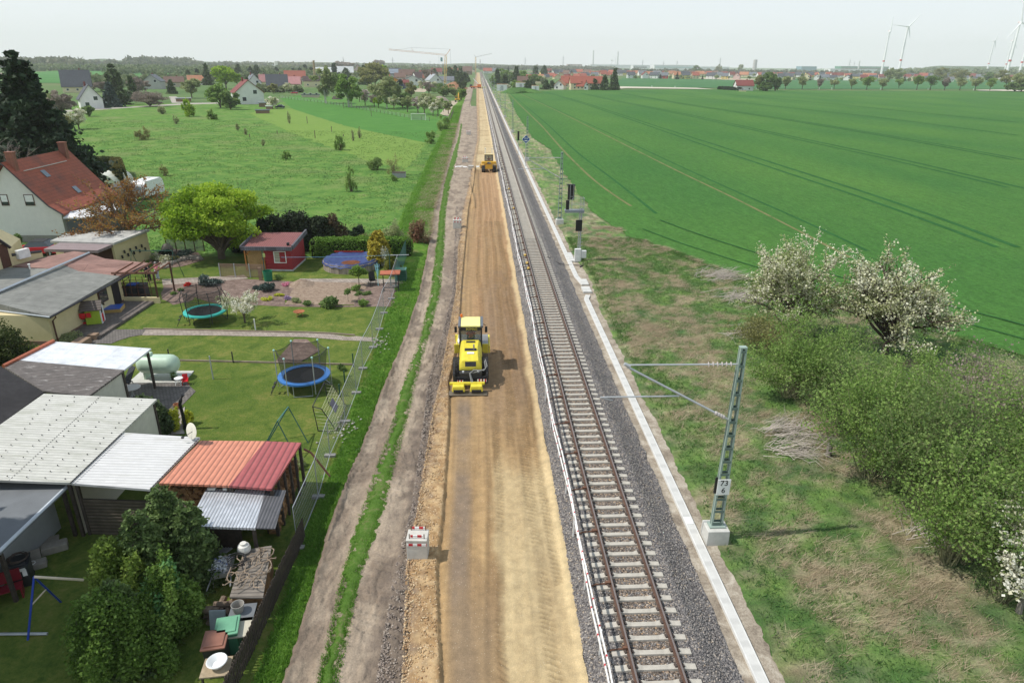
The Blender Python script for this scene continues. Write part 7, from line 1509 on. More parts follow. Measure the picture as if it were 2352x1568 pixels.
P=[W3(224,433,2.4),W3(302,429,2.4),W3(304,421.5,2.5),W3(228,424,2.5)];c=cen(P);e=thing('solar_carport','low shed with brown panelled roof in front of the caravan','shed',c);MB().slab(rel3(P,c),.12).build('roof',tilemat('brown_panels',(.2,.13,.11),1.6,1.2,.08,.4,1.8,.0),e);MB().prism([(p[0],p[1]) for p in rel3(inset(P,.1),c)],0,2.3).build('wall',STW,e)
a=GY(282,397,95);MB().add([(0,0,a[2]),(1.1,.1,0.3),(-.2,.1,.3),(.05,.12,a[2]),(1.1,.25,.3),(-.2,.25,.3)],[(0,1,2),(5,4,3),(0,3,4,1),(1,4,5,2),(2,5,3,0)]).solo('folded_parasol',paint('cream_cloth',(.7,.66,.56)),"tall pale folded parasol by the hedge behind the house",'parasol',(a[0],95,0))
# ---------------- plants of the gardens and the meadow ----------------
x,y=G(510,594);tree('chestnut_tree','large fresh lime-green tree on a thick trunk left of the red shed','tree',(x,y,0),7.6,5.2,L_['spring'],34000,.2,4.8,.09,clumps=85,cr=.22,tr=.38,seed=11,shell=.6,up=.2)
x,y=G(287,594);branchy('copper_tree','sparse copper-leaved tree with grey branches showing, in front of the white house','tree',(x,y+1,0),8.0,4.3,L_['copper'],9000,.13,.17,12,24,7,4,.13,BARKG,.24,tw=1.6)
# giant spruces at the left edge
x,y=-57.3,93;conifer('spruce','huge dark spruce with a tall pointed top at the left edge','spruce tree',(x,y,0),ZT(x,y,113),10.5,L_['dark'],56000,.42,21,base=.02,tiers=26,irreg=.4,pw=.8)
conifer('spruce','second huge dark spruce cut by the left edge, beside the taller one','spruce tree',(-67,93,0),14.5,7.5,L_['dark'],26000,.45,22,base=.02,tiers=20,irreg=.35,pw=.7)
conifer('spruce','lower dark spruce in front of the giant one, behind the red roof','spruce tree',(-51.5,88.5,0),10.5,6.4,L_['dark'],22000,.34,23,base=.02,tiers=14,irreg=.35,pw=.6)
branchy('bare_tree','leafless grey tree between the spruces and the red tiled roof','tree',(-55.5,82.5,0),9.5,3.6,leafmat('bare_buds',[(.2,.17,.14),(.3,.26,.22),(.35,.3,.25)]),1500,.08,.1,25,22,7,5,.1,BARKG,.26,tw=2.)
# conifer and shrub mass bottom left
SPR=leafmat('spruce_sprays',[(.06,.1,.035),(.1,.155,.05),(.15,.22,.07),(.21,.3,.1)],trans=.3)
for i,(u,v,h,r,k,l,n) in enumerate([(362,1112,4.0,1.5,'con',"dark spruce with drooping sprays just below the orange-roofed wood store",10000),(300,1165,4.0,1.3,'con',"spruce in the middle of the conifer clump, bottom left",9500),(420,1150,3.6,1.2,'con',"spruce leaning against the tin lean-to, right in the clump",8000),(250,1330,3.4,1.3,'con',"spruce whose pale tips touch the end of the garden swing beam",7000)]):
    conifer('spruce',l,'spruce tree',(*G(u,v,h),0),h,r,SPR,n*2,.095,31+i,base=.02,tiers=15,irreg=.32,pw=.5)
def tb(nm,l,u,v,h,r,m_,n,s,ry,cl,sd): x_,y_=G(u,v,h*.9);return bush(nm,l,'shrub',(x_,y_,0),h,r,m_,n,s,ry,cl,.26,sd)
PV=leafmat('privet',[(.06,.11,.02),(.1,.18,.03),(.16,.26,.05),(.24,.36,.08)],trans=.35)
tb('evergreen_shrub',"big dark evergreen shrub at the front of the conifer clump, bottom left",248,1365,3.5,1.75,PV,34000,.08,1.55,60,41)
tb('evergreen_shrub',"yellow-green privet shrub at the top of the clump beside the plank wall",255,1245,3.6,1.35,leafmat('privet_light',[(.09,.15,.025),(.15,.22,.035),(.2,.29,.05),(.27,.36,.07)]),15000,.085,1.5,30,42)
tb('ivy_shrub',"glossy bright green ivy patch on top of the conifer clump",345,1265,3.9,.95,leafmat('ivy',[(.05,.16,.05),(.09,.24,.07),(.15,.33,.11),(.24,.42,.17)]),7000,.08,.9,16,43)
tb('evergreen_shrub',"dark shrub between the conifer clump and the tin lean-to",375,1290,3.3,.95,PV,14000,.08,1.2,30,44)
bush('thuja',"large dark green clipped thuja ball at the left edge below the bungalow",'shrub',pt(-8,842),3.1,2.6,_mc['thuja_green'],15000,.12,2.4,34,.28,45)
for i,(u,v,h,r) in enumerate([(345,1000,2.1,.85),(318,1000,1.9,.5),(372,1003,1.7,.6)]):
    conifer('dwarf_conifer',["broad dense dark green dwarf conifer by the cream corrugated roof","narrow dwarf conifer left in the group by the cream roof","right dwarf conifer in the group, next to the golden bush"][i],'conifer',pt(u,v),h,r,L_['con'],5000,.1,51+i,base=.02,tiers=12,irreg=.12,pw=.28,droop=-.7)
bush('golden_bush',"round bright yellow-green bush beside the stove pipe",'shrub',pt(401,985),1.25,.68,L_['lime'],4200,.075,None,14,.34,54);bush('golden_bush',"small yellow-green bush right of the stove pipe",'shrub',pt(432,975),.9,.4,L_['lime'],1600,.075,None,8,.36,55)
x,y=G(563,741);branchy('blossom_tree','small white blossoming apple tree on the lawn beside the turquoise trampoline','fruit tree',(x,y,0),2.9,1.75,L_['blos'],3600,.09,.25,61,14,6,3,.07,None,.08)
conifer('golden_conifer',"golden yellow cone-shaped conifer beside the pool",'conifer',pt(872,608),3.4,1.25,L_['gold'],9000,.13,62,base=.02,tiers=14,irreg=.15,pw=.5,droop=-.5)
bush('blossom_shrub',"upright white blossoming shrub between the golden conifer and the clipped ball",'shrub',pt(886,612),2.2,.6,L_['blos'],1800,.12,None,12,.34,63)
bush('topiary',"clipped olive-green ball shrub near the compost bin",'shrub',pt(902,630),2.0,1.1,leafmat('topiary_leaves',[(.08,.1,.015),(.14,.16,.025),(.2,.22,.035),(.25,.25,.05)]),8000,.08,1.0,26,.26,64,shell=.8)
x,y=G(825,655);tree('standard_tree','small round-headed tree on a thin stem in front of the pool','tree',(x,y,0),1.9,.85,leafmat('standard_leaves',[(.08,.15,.02),(.12,.21,.03),(.17,.28,.04),(.22,.34,.06)]),2600,.09,None,.4,clumps=16,cr=.35,tr=.04,seed=65)
for i,(u,v,h,r,k,l,n,s) in enumerate([(618,668,.9,.8,'blue',"large grey-green lavender bush beside the rain barrel",2500,.09),(590,665,.6,.45,'blue',"small silvery bush left of the lavender",900,.07),(758,706,1.0,1.05,'green',"big dark leafy rhubarb-like clump at the lawn edge",1500,.16),(655,656,.35,.5,'pinkf',"low cushion of pink flowers at the vegetable bed corner",500,.07),(660,688,.35,.5,'lilac',"low lilac flower cushion at the front of the bed",500,.07),(614,690,.35,.55,'lime',"yellow-green perennial patch by the lawn edge",600,.07),(640,680,.3,.45,'lime',"second yellow-green patch near the lilac flowers",500,.07),(680,694,.45,.6,'pale',"pale green perennial right of the lilac flowers",700,.08),(704,702,.45,.6,'green',"dark low perennial left of the leafy clump",700,.08),(820,668,.6,.5,'haz',"green herb bush in the bed below the round-headed tree",700,.09),(835,702,.6,.5,'haz',"fresh green bush at the lawn edge right of the bed",800,.09),(845,676,.4,.55,'green',"low dark plant in the gravel patch",500,.08),(478,655,.9,1.3,'blue',"grey-green shrub with white flowers behind the turquoise trampoline",2600,.1),(430,657,.45,.45,'redf',"cluster of bright red flowers near the people",500,.08),(420,668,.3,.4,'haz',"small green plant below the red flowers",300,.08),(401,676,.3,.4,'haz',"small green plant by the lawn edge near the pergola",300,.08),(150,783,.6,1.3,'pale',"low variegated shrub at the foot of the bungalow wall",1700,.09),(40,566,1.6,.8,'green',"dark leafy shrub at the foot of the white house wall",1800,.12),(690,1075,.5,.5,'pale',"small white-edged leafy plant at the foot of the wood store",500,.09),(788,848,.5,.4,'green',"small dark bush on the lawn near the green stake",400,.09),(640,640,.4,.6,'green',"low green plant by the shed path",400,.08)]):
    mt=L_.get(k) or leafmat({'pinkf':'pink_flowers','lilac':'lilac_flowers','redf':'red_flowers'}[k],{'pinkf':[(.1,.15,.04),(.6,.2,.3),(.7,.3,.4)],'lilac':[(.1,.15,.06),(.45,.3,.55),(.5,.35,.6)],'redf':[(.08,.15,.03),(.6,.02,.03),(.75,.04,.04)]}[k])
    bush('garden_plant',l,'plant',pt(u,v),h,r,mt,n,s,None,7,.4,70+i,single=True)
for i,(u,v,h) in enumerate([(800,693,1.2),(825,694,1.0)]):
    tree('standard_shrub',["dark round-topped shrub on a stem at the bed's front edge","smaller round-topped shrub on a stem, right of the dark one"][i],'shrub',pt(u,v),h,.45,L_['green'],600,.08,None,.5,clumps=8,cr=.4,tr=.02,seed=90+i)
for i,(u,v,h,r,k,l) in enumerate([(378,603,.8,.9,'blos',"low white-flowering rockery shrub beside the swing frame"),(354,598,.7,.8,'blosg',"pale flowering shrub at the left end of the rockery"),(425,590,.9,1.2,'blue',"grey-green juniper at the right end of the rockery"),(400,600,.6,.9,'olive',"olive heather patch in the middle of the rockery"),(385,585,.7,.9,'dark',"small dark conifer at the back of the rockery")]):
    bush('rockery_shrub',l,'shrub',pt(u,v),h,r,L_[k],1300,.1,None,9,.38,100+i,single=True)
mb=MB()
for i in range(26):
    t=i/25;u=372+90*t;v=615-22*t-8*math.sin(t*3.1)+(4 if i%2 else 0);x,y=G(u,v);mb.ball((x,y,.12),(rr.uniform(.18,.34),rr.uniform(.15,.28),rr.uniform(.15,.26)),0,8,.18,random)
x,y=G(381,585);mb.ball((x,y+.5,.5),(.6,.5,.55),0,10,.08,random);tag(ob('rockery_stones',mb.mesh('rockery_stones',M('field_stone',(.34,.3,.26),.9,.25,4),True)),"curved row of boulders edging the rockery by the lawn",'rockery')
poly('rockery_soil',[(345,603),(372,618),(420,612),(470,597),(455,580),(400,572),(345,585)],.03,MUL,jit=.2)
slatfence("pale grey panel fence with red-brown posts behind the rockery",(385,579),(470,577),1.7,4,M('grey_panel_fence',(.4,.37,.36),.8,.08),BRN,'panel_fence')
# plants behind the hedge and along the verge
for i,(u,v,h,r,k,l,n,s) in enumerate([(960,558,2.6,1.6,'pink_t',"reddish-brown budding shrub at the corner of the haul road and the hedge",3200,.14),(905,560,2.5,1.7,'pale',"sparse pale green bush behind the clipped hedge",2400,.13),(813,548,1.7,1.6,'dark',"small dark yew between the black conifers and the hedge",2600,.13),(850,556,1.2,1.5,'olive',"low olive bush right of the small yew",1400,.12)]):
    mt=L_.get(k) or leafmat('rusty_buds',[(.16,.07,.05),(.25,.11,.07),(.2,.16,.07),(.3,.2,.12)])
    bush('bush',l,'bush',pt(u,v),h,r,mt,n,s,None,14,.32,110+i,bark=BARKG)
bk=leafmat('black_yew',[(.01,.018,.009),(.018,.03,.013),(.03,.045,.02),(.045,.06,.03)],trans=.05)
for i,(u,v,h,r,l) in enumerate([(640,575,4.0,2.9,"wide black-green yew behind the red shed, left one"),(690,572,4.4,2.7,"black-green yew behind the red shed, middle one"),(742,572,3.9,2.3,"dark yew right behind the shed roof, right one")]):
    bush('yew',l,'conifer',pt(u,v),h,r,bk,14000,.19,2.3,26,.3,120+i)
mt=leafmat('brown_yew',[(.05,.035,.02),(.08,.055,.03),(.11,.08,.04),(.13,.1,.05)]);bush('yew',"brownish conifer at the right end of the dark yews",'conifer',pt(768,570),4.0,1.5,mt,6000,.17,None,14,.34,124)
# meadow shrubs
def vshrub(l,u,v,vt,r,k,n=1400,s=.2,nm='shrub',cat='shrub',sd=0,kind='vase'):
    x,y=G(u,v);h=HT(u,v,vt);return bush(nm,l,cat,(x,y,0),h,r*.8,L_[k],int(n*1.5),s*y/170,None,26,.22,int(u),None,16,.1)
vshrub("upright green meadow shrub beside the boundary of the mown strip",781,345,298,1.9,'haz',1700,.19)
vshrub("tall slim green shrub in the lower meadow",807,440,378,1.5,'haz',1700,.19);vshrub("small round green shrub left of the mown strip's edge",658,366,343,1.5,'haz',900,.18)
vshrub("bare brownish small tree with yellow buds near the wooden crate",905,402,345,3.4,'olive',1100,.14);bush('bush',"dark green bush at the end of the mown strip",'bush',pt(866,390),2.2,1.9,L_['green'],2600,.17,None,12,.32,131)
vshrub("small green bush beside the wooden crate",903,416,398,1.1,'haz',700,.16);vshrub("bare dark bush in the upper left meadow",329,321,287,3.0,'olive',1400,.18);vshrub("small bare bush in the lower left meadow",378,404,377,1.6,'olive',700,.15)
vshrub("leafy light green shrub group in the middle of the upper meadow",434,268,224,3.6,'spring',2600,.2);vshrub("thin light green shrub right of the leafy one in the upper meadow",488,275,246,2.5,'haz',1400,.18);vshrub("sparse yellow-green shrub in the upper meadow, left",372,262,236,2.6,'pale',1000,.18);vshrub("tiny sparse shrub in the upper meadow",405,285,262,1.4,'pale',500,.16);vshrub("bushy light green shrub at the haul road bank, upper",1018,300,262,3.2,'haz',2600,.17);vshrub("light green shrub at the haul road bank, lower",990,330,293,2.4,'haz',1800,.17)
for u,v,vt,l in ((565,310,290,"thin sapling in the meadow left of the mown strip"),(605,335,316,"thin sapling above the round green shrub"),(826,318,286,"slender sapling on the mown strip, right"),(811,324,294,"slender sapling on the mown strip, left"),(665,284,248,"bare thin sapling on the mown strip's upper end"),(547,300,278,"weak sapling at the top of the meadow")): vshrub(l,u,v,vt,.9,'pale',220,.16,'sapling','sapling')
e=thing('wooden_crate','small weathered wooden crate in the meadow by the bare tree','crate',pt(917,407));MB().box((0,0,.4),(2.2,1.6,.8)).build('box',M('grey_planks'),e);MB().box((0,0,.82),(2.3,1.7,.06)).build('lid',DKW,e)
# right side bushes
hz=[(1815,915,785,2.7,'haz',8000,"leafy hazel bush just right of the nearest mast top"),(1995,1100,915,2.9,'haz',9000,"big bright green bush with brown stems in the middle of the right thicket"),(2110,1190,975,2.4,'green',7500,"dense green bush below the big one, right thicket"),(2330,1150,965,3.0,'haz',9000,"tall green bush cut by the right edge"),(2120,985,870,3.2,'haz',8000,"low wide bush under the right blossoming tree"),(2290,970,885,2.8,'pale',6500,"paler bush at the right edge behind the thicket"),(2180,1300,1100,2.0,'haz',6000,"bush with leaning stems near the corner blossom tree"),(1930,985,865,2.5,'green',6500,"darker green bush between the hazel and the big bush"),(2220,1080,900,2.8,'mauve',4500,"tangled bush of bare pale twigs in the centre of the right thicket"),(2290,1385,1225,1.5,'green',4500,"dark bush behind the corner blossom tree"),(1760,815,760,2.0,'olive',3000,"low brownish bush under the left blossoming tree"),(2345,1270,1070,1.9,'haz',5500,"green bush above the corner blossom tree, at the edge")]
hz=[(u,v,HT(u,v,vt)*.95,r,k,n,l) for u,v,vt,r,k,n,l in hz]
for i,(u,v,h,r,k,n,l) in enumerate(hz):
    x,y=G(u,v);branchy('bush',l,'bush',(x,y,0),h*1.05,r*1.1,L_[k],int(n*2.2),.085,.03,140+i,50,6,3,.16,M('hazel_stem',(.24,.24,.13),.9,.3,6),.085,parts=('leaves','stems'),hollow=.45)
rs2=np.random.RandomState(8)
x,y=G(1808,783);branchy('blossom_tree','dense round white-blossoming tree on the slope, left of two at the crop edge','fruit tree',(x,y,0),7.3,3.3,L_['blosg'],21000,.115,.12,151,46,8,4,.14,None,.22,hollow=.2,top=1.)
x,y=G(2030,820);branchy('blossom_tree','open creamy white blossoming tree on a dark trunk, right of two at the crop edge','fruit tree',(x,y,0),7.1,3.9,L_['blosc'],19000,.12,.16,152,42,8,4,.12,M('dark_bark',(.07,.05,.04),.95,.3,6),.26,tw=1.4)
x,y=G(2335,1420);branchy('blossom_tree','white blossoming tree with leaning pale stems at the right edge','fruit tree',(x,y,0),4.7,2.2,L_['blos'],5200,.1,.25,153,18,7,4,.09,BARKG,.12,lean=(.3,.6))
def twigpile(l,u,v,n,L,dirx,mat='brush',sp=1.2):
    x,y=G(u,v);r_=np.random.RandomState(int(u));mb=MB()
    for i in range(int(n*1.6)):
        a=dirx+r_.normal(0,.45);q=L*r_.uniform(.4,1);p=Vector((r_.normal(0,sp*.5),r_.normal(0,sp*.35),r_.uniform(.05,.4)));d=Vector((math.cos(a)*q,math.sin(a)*q,r_.uniform(-.1,.45)))
        k_=r_.uniform(.5,1.3);e_=Vector((r_.normal(0,.12),r_.normal(0,.12),.1));mb.tube([p,p+d*.5+e_,p+d-e_],[.02*k_,.014*k_,.006],3,cap=False);mb.tube([p+d*.5+e_,p+d*.8+e_*3],[.01,.005],3,cap=False)
    mb.solo('brush_pile',M('brush_wood',(.42,.37,.32),.9,.3,8),l,'branches',(x,y,.05))
twigpile("pale cut branches spread behind the nearest mast",1790,1000,60,1.9,.1);twigpile("second bundle of pale cut branches below the first",1800,1040,45,1.8,-.1)
twigpile("tangle of pale cut brush above the slope, near the crop",1640,640,70,2.6,.1,sp=2.2);twigpile("large tangle of cut brush left of the left blossoming tree",1700,690,90,2.8,.2,sp=2.6);twigpile("loose cut brush by the low brownish bush",1700,775,45,2.4,.0,sp=1.8);twigpile("brush scraps beside the first mast's shadow side",2130,1250,24,2.2,.5)

for i,(x,y,h) in enumerate([(-22.3,13.4,18.5),(-22.6,16.6,20),(-22.9,19.6,17.5)]): conifer('spruce',"tall dark spruce added out of view to shade the yard, %s"%["nearest of three","middle of three","farthest of three"][i],'spruce tree',(x,y,0),h,2.9,L_['dark'],7000,.3,400+i,base=.1,tiers=14,pw=.45)  # off-frame spruces added so their shadow falls over the bottom-left yard
# ---------------- middle distance: village left of the line ----------------
_rt={}
RC_={'slate':(.08,.085,.1),'grey':(.16,.17,.19),'red':(.33,.1,.07),'orange':(.42,.19,.11),'maroon':(.2,.055,.05),'pink':(.42,.2,.2),'brown':(.17,.1,.08),'dark':(.09,.06,.06),'white':(.72,.73,.74),'lightgrey':(.34,.36,.38)}
WC_={'white':(.74,.73,.7),'cream':(.68,.6,.4),'yellow':(.75,.6,.22),'orange':(.7,.32,.06),'beige':(.52,.44,.34),'grey':(.45,.44,.42),'pinkw':(.62,.45,.42),'redw':(.3,.06,.06),'redwall':(.5,.06,.06),'brown':(.25,.16,.11)}
def rm(k): return M('roof_'+k,RC_[k],.75,.16,1.2)
def wm(k): return M('wall_'+k,WC_[k],.9,.06,.6)
def house(label,x,y,L,W,hw,hr,rz,wc,rc,wins=3,chim=1,dormer=False,solar=False,name='house',cat='house',group=None,flat=False,door=False,gwin=2):
    "ridge along local x; L long, W deep"
    e=thing(name,label,cat,(x,y,0),rz,group);a,b=L/2,W/2
    if flat: MB().box((0,0,hw/2),(L,W,hw)).build('wall',wm(wc),e);rf=MB().box((0,0,hw+.15),(L+.5,W+.5,.35)).build('roof',rm(rc),e)
    else:
        pr=[(-b,0),(b,0),(b,hw),(0,hw+hr),(-b,hw)];n=5;MB().add([(-a,p,z) for p,z in pr]+[(a,p,z) for p,z in pr],[tuple(range(n)),tuple(range(2*n-1,n-1,-1))]+[(i,(i+1)%n,n+(i+1)%n,n+i) for i in range(n)]).build('wall',wm(wc),e)
        s=hr/b;o=.5;th=.28;mb=MB()
        for q in(-1,1): mb.add([(-a-o,0,hw+hr+th),(a+o,0,hw+hr+th),(a+o,q*(b+o),hw-s*o+th),(-a-o,q*(b+o),hw-s*o+th),(-a-o,0,hw+hr+.02),(a+o,0,hw+hr+.02),(a+o,q*(b+o),hw-s*o+.02),(-a-o,q*(b+o),hw-s*o+.02)],[(0,1,2,3),(7,6,5,4),(0,4,5,1),(1,5,6,2),(2,6,7,3),(3,7,4,0)])
        rf=mb.build('roof',rm(rc),e)
        if chim: MB().box((a*.35,W*.08,hw+hr+.3),(.7,.7,1.7)).build('chimney',rm('maroon'),rf)
        if solar:
            for k in range(3): f=.2+.26*k;MB().add([(-a*.8,-b*(f+.2),hw+hr*(1-f-.2)+th+.08),(a*.8,-b*(f+.2),hw+hr*(1-f-.2)+th+.08),(a*.8,-b*f,hw+hr*(1-f)+th+.08),(-a*.8,-b*f,hw+hr*(1-f)+th+.08)],[(0,1,2,3)]).build('solar_panel',M('solar',(.3,.34,.4),.15),rf)
        if dormer: MB().box((0,-b*.75,hw+.9),(2.6,1.6,2.0)).build('dormer',wm(wc),e);MB().box((0,-b*.75,hw+2.0),(3.0,2.0,.25)).build('dormer_roof',rm(rc),e)
    for i in range(wins):
        px=-a+L*(i+.5)/wins
        if door and i==wins//2: MB().box((px,-b-.02,1.1),(1.2,.08,2.2)).build('door',BRN,e);continue
        o=MB().box((px,-b-.01,1.7 if hw<4 else 1.6),(1.35,.06,1.35)).build('window',WF,e);MB().box((px,-b-.03,1.7 if hw<4 else 1.6),(1.1,.08,1.1)).build('pane',GLS,o)
        if hw>4.6: o=MB().box((px,-b-.01,hw-1.3),(1.35,.06,1.35)).build('window',WF,e);MB().box((px,-b-.03,hw-1.3),(1.1,.08,1.1)).build('pane',GLS,o)
    for i in range(gwin):
        for q in(-1,1):
            if flat: continue
            g_=1.25+.06*W;zz=hw+.2 if i==0 else hw*.45;o=MB().box((q*(a+.01),(-.5+i)*W*.4,zz),(.06,g_,g_)).build('window',WF,e);MB().box((q*(a+.03),(-.5+i)*W*.4,zz),(.08,g_*.82,g_*.82)).build('pane',GLS,o)
    return e
def hv(label,u,v,wpx,vt,*a,ratio=.8,rz=0,hfrac=.45,gable=False,**k):
    "house whose near foot is at (u,v), wpx wide in the picture, ridge at row vt"
    x,y=G(u,v);ht=HT(u,v,vt);Z=Vector((x,y,-H)).dot(BF);wd=wpx/F_*Z
    rz=rz+math.atan2(-x,y)
    if gable: W=wd;L=wd*ratio;return house(label,x,y+L/2,L,W,ht*hfrac,ht*(1-hfrac),math.pi/2+rz,*a,**k)
    W=wd*ratio;return house(label,x,y+W/2,wd,W,ht*hfrac,ht*(1-hfrac),rz,*a,**k)
D=math.pi/180
hv("slate-roofed house with a big dormer at the upper left, in front of the green field",168,213,58,162,'cream','slate',ratio=.8,hfrac=.3,dormer=False,rz=-3*D)
hv("small white gabled house with a dark square window, upper left by the lane",195,250,46,196,'white','slate',ratio=1.3,gable=True,hfrac=.42,rz=4*D,wins=0)
hv("grey gabled barn behind the conifers, upper left",350,205,38,172,'grey','grey',gable=True,hfrac=.55,wins=0,rz=-20*D)
hv("low house with brown roof behind the hedge garden",397,200,40,177,'beige','brown',ratio=.6,hfrac=.5);hv("house with a reddish roof behind the brown one",447,195,34,174,'white','orange',ratio=.7)
hv("white house with steep gable, arched door and solar panels on the left roof slope",560,240,62,185,'white','maroon',ratio=1.1,gable=True,hfrac=.5,wins=0,rz=8*D,solar=True)
hv("white gabled house with dark grey roof behind the dark conifers",578,207,30,171,'white','grey',ratio=1.2,gable=True,hfrac=.5,rz=10*D)
hv("narrow house with a pink roof between the white and the slate-roofed house",603,202,15,172,'cream','pink',ratio=1.4,hfrac=.5,wins=1)
hv("long house with large slate-blue roof and beige wall in the village centre",634,211,46,172,'beige','slate',ratio=.75,hfrac=.33,wins=2)
hv("cream house with pink roof and gable right of the slate-blue roofed house",668,208,40,177,'cream','pink',ratio=.7,hfrac=.5,rz=-8*D);hv("red-roofed long house behind the pink-roofed one",676,188,46,163,'pinkw','red',ratio=.5)
hv("house with flat grey roof and cream wall left of the birches",715,200,36,176,'cream','dark',ratio=.5,hfrac=.6,wins=2);hv("low beige garage building with three white doors at the meadow edge",712,224,40,211,'beige','grey',ratio=.4,flat=True,wins=3)
hv("pale flat-roofed hall behind the cream house",715,180,24,165,'cream','beige' if False else 'lightgrey',ratio=.6,flat=True,wins=0)
hv("long hall with bright white roof behind the birches, left part",745,178,42,155,'beige','white',ratio=.35,hfrac=.5,wins=0);hv("long hall with bright white roof behind the birches, right part",793,178,36,153,'beige','white',ratio=.35,hfrac=.5,wins=0)
x,y=G(724,182);MB().tube([(0,0,0),(0,0,HT(724,182,139))],[1.6,1.2],8).solo('brick_chimney',M('chimney_tan',(.34,.25,.15),.9,.15,.8),"square tan brick chimney with aerials beside the white hall",'chimney',(x,y,0))
hv("dark gabled house among the tall trees behind the white hall",822,175,22,149,'pinkw','dark',gable=True,hfrac=.5,wins=0)
hv("dark low shed with flat roof below the white gabled house",602,261,30,246,'brown','grey',ratio=.4,flat=True,wins=0,gwin=0);hv("carport with grey-green roof beside the white gabled house",602,246,16,226,'brown','lightgrey',ratio=.7,flat=True,wins=0);hv("small brown shed with rounded white roof by the blossoming tree",617,251,14,237,'brown','white',ratio=.8,flat=True,wins=0);hv("open shelter with green-grey roof by the lane",419,234,32,218,'brown','lightgrey',ratio=.5,flat=True,wins=0);hv("small grey shed behind the wood pile",778,222,12,211,'grey','lightgrey',ratio=.7,flat=True,wins=0)
car("dark car parked below the blossoming tree in front of the village",(*G(643,249),0),.2,paint('car_dark',(.03,.035,.045),.3));car("red car in front of the low brown house",(*G(676,216),0),.1,paint('car_red'))
V=[(903,201,34,179,'orange','maroon',"orange house with maroon roof left of the white houses",dict(gable=True,rz=12*D,hfrac=.5)),(925,199,26,184,'redw','maroon',"dark red boarded wing right of the orange house",dict(ratio=.6,hfrac=.6)),
(947,197,42,174,'white','grey',"white gabled house with round window in the gable, left of the crane",dict(gable=True,hfrac=.5)),(966,190,34,166,'white','dark',"house with big dark brown roof behind the white gable",dict(ratio=.9,rz=20*D)),
(985,192,26,172,'white','red',"house with a salmon red roof right of the dark-roofed house",dict(ratio=.7)),(995,195,30,171,'white','lightgrey',"white gabled house with pale grey roof and yellow gable behind",dict(gable=True,rz=25*D)),
(1021,193,42,176,'white','grey',"white house with wide grey roof at the foot of the crane",dict(ratio=.6,hfrac=.45)),(918,186,24,168,'pinkw','brown',"brown-roofed house behind the orange house",dict(ratio=.8)),(903,181,34,157,'grey','slate',"grey-roofed house with solar panels at the left of the far village",dict(ratio=.8,solar=True)),
(934,182,36,160,'pinkw','brown',"long brown roof in the middle of the far village",dict(ratio=.5)),(964,170,26,155,'cream','brown',"cream gable among the far village roofs",dict(gable=True)),(975,176,24,162,'grey','maroon',"dark maroon roof behind the cream gable",dict(ratio=.8)),
(1040,176,24,157,'brown','red',"red brick roof among the dark conifers beyond the crane",dict(ratio=.7)),(1070,172,28,153,'brown','brown',"brown-roofed barn near the end of the line, left",dict(ratio=.7)),(1003,172,24,157,'pinkw','maroon',"maroon roof just left of the crane tower",dict(ratio=.7)),(948,180,22,166,'grey','red',"small red roof between the orange house and the long brown roof",dict(ratio=.8)),(885,190,20,172,'cream','red',"small red-roofed house hidden by the right willow",dict()),(1132,167,18,157,'grey','grey',"pale barn right of the line's far end",dict(ratio=.6))]
for u,v,w_,vt,wc,rc,l,k in V: hv(l,u,v,w_,vt,wc,rc,**k)
slatfence("navy blue fence panels in front of the orange house",(895,206),(940,205),3.2,6,paint('fence_navy',(.03,.06,.16)),paint('fence_navy'),'blue_fence')
MB().lathe([(0,5.2),(3,4.4),(8,2),(11,0)],(0,0,0),22).solo('earth_mound',M('red_earth',(.3,.15,.08),.95,.2,.8,0,.5),"reddish brown earth mound at the foot of the tower crane",'earth mound',(*G(1044,204),0),smooth=True)
MB().lathe([(0,3.4),(3,2.6),(6,0)],(0,0,0),22).solo('earth_mound',M('grey_earth',(.3,.25,.2),.95,.2,.8,0,.5),"pale earth mound behind the orchard near the small excavator",'earth mound',(*G(1010,237),0),smooth=True)
MB().lathe([(0,1.8),(2,1.5),(3.2,0)],(0,0,0),12).solo('wood_pile',DKW,"dark covered wood pile between the birches",'wood pile',(*G(775,228),0))
# goal on the fresh meadow and wire fence
def goal(l,u,v,w_):
    x,y=G(u,v);e=thing('football_goal',l,'football goal',(x,y,0),-.06);MB().tube([(-w_/2,0,0),(-w_/2,0,2.1),(w_/2,0,2.1),(w_/2,0,0)],.08,6).tube([(-w_/2,0,2.1),(-w_/2,1.5,0),(w_/2,1.5,0),(w_/2,0,2.1)],.05,5).build('frame',WHT,e);MB().add([(-w_/2,.1,2.1),(w_/2,.1,2.1),(w_/2,1.5,0),(-w_/2,1.5,0)],[(0,1,2,3)]).build('net',netmat('net_white',(.6,.62,.6),.45),e)
goal("white football goal with grey net at the edge of the orchard",961,276,5)
def wirefence(name,l,pts,h,sp,mat=None):
    W=[G(*p) for p in pts];e=thing(name,l,'fence',(W[0][0],W[0][1],0));ps=[]
    for a,b in zip(W[:-1],W[1:]):
        n=max(1,int(math.hypot(b[0]-a[0],b[1]-a[1])/sp))
        for i in range(n): t=i/n;ps.append((a[0]+(b[0]-a[0])*t-W[0][0],a[1]+(b[1]-a[1])*t-W[0][1]))
    m_=mat or M('post_wood',(.2,.15,.11),.9,.2,5)
    for p in ps[:100]: MB().box((p[0],p[1],h/2),(.14,.14,h)).build('post',m_,e)
    mb=MB()
    for z in(.4,.8,1.2): mb.tube([(p[0],p[1],z*h/1.3) for p in ps],.02,3)
    mb.build('wire',STL,e)
wirefence('wire_fence',"low wire fence with wooden posts between meadow and orchard",[(643,226),(746,238),(819,250),(950,274),(1006,281)],1.3,4)
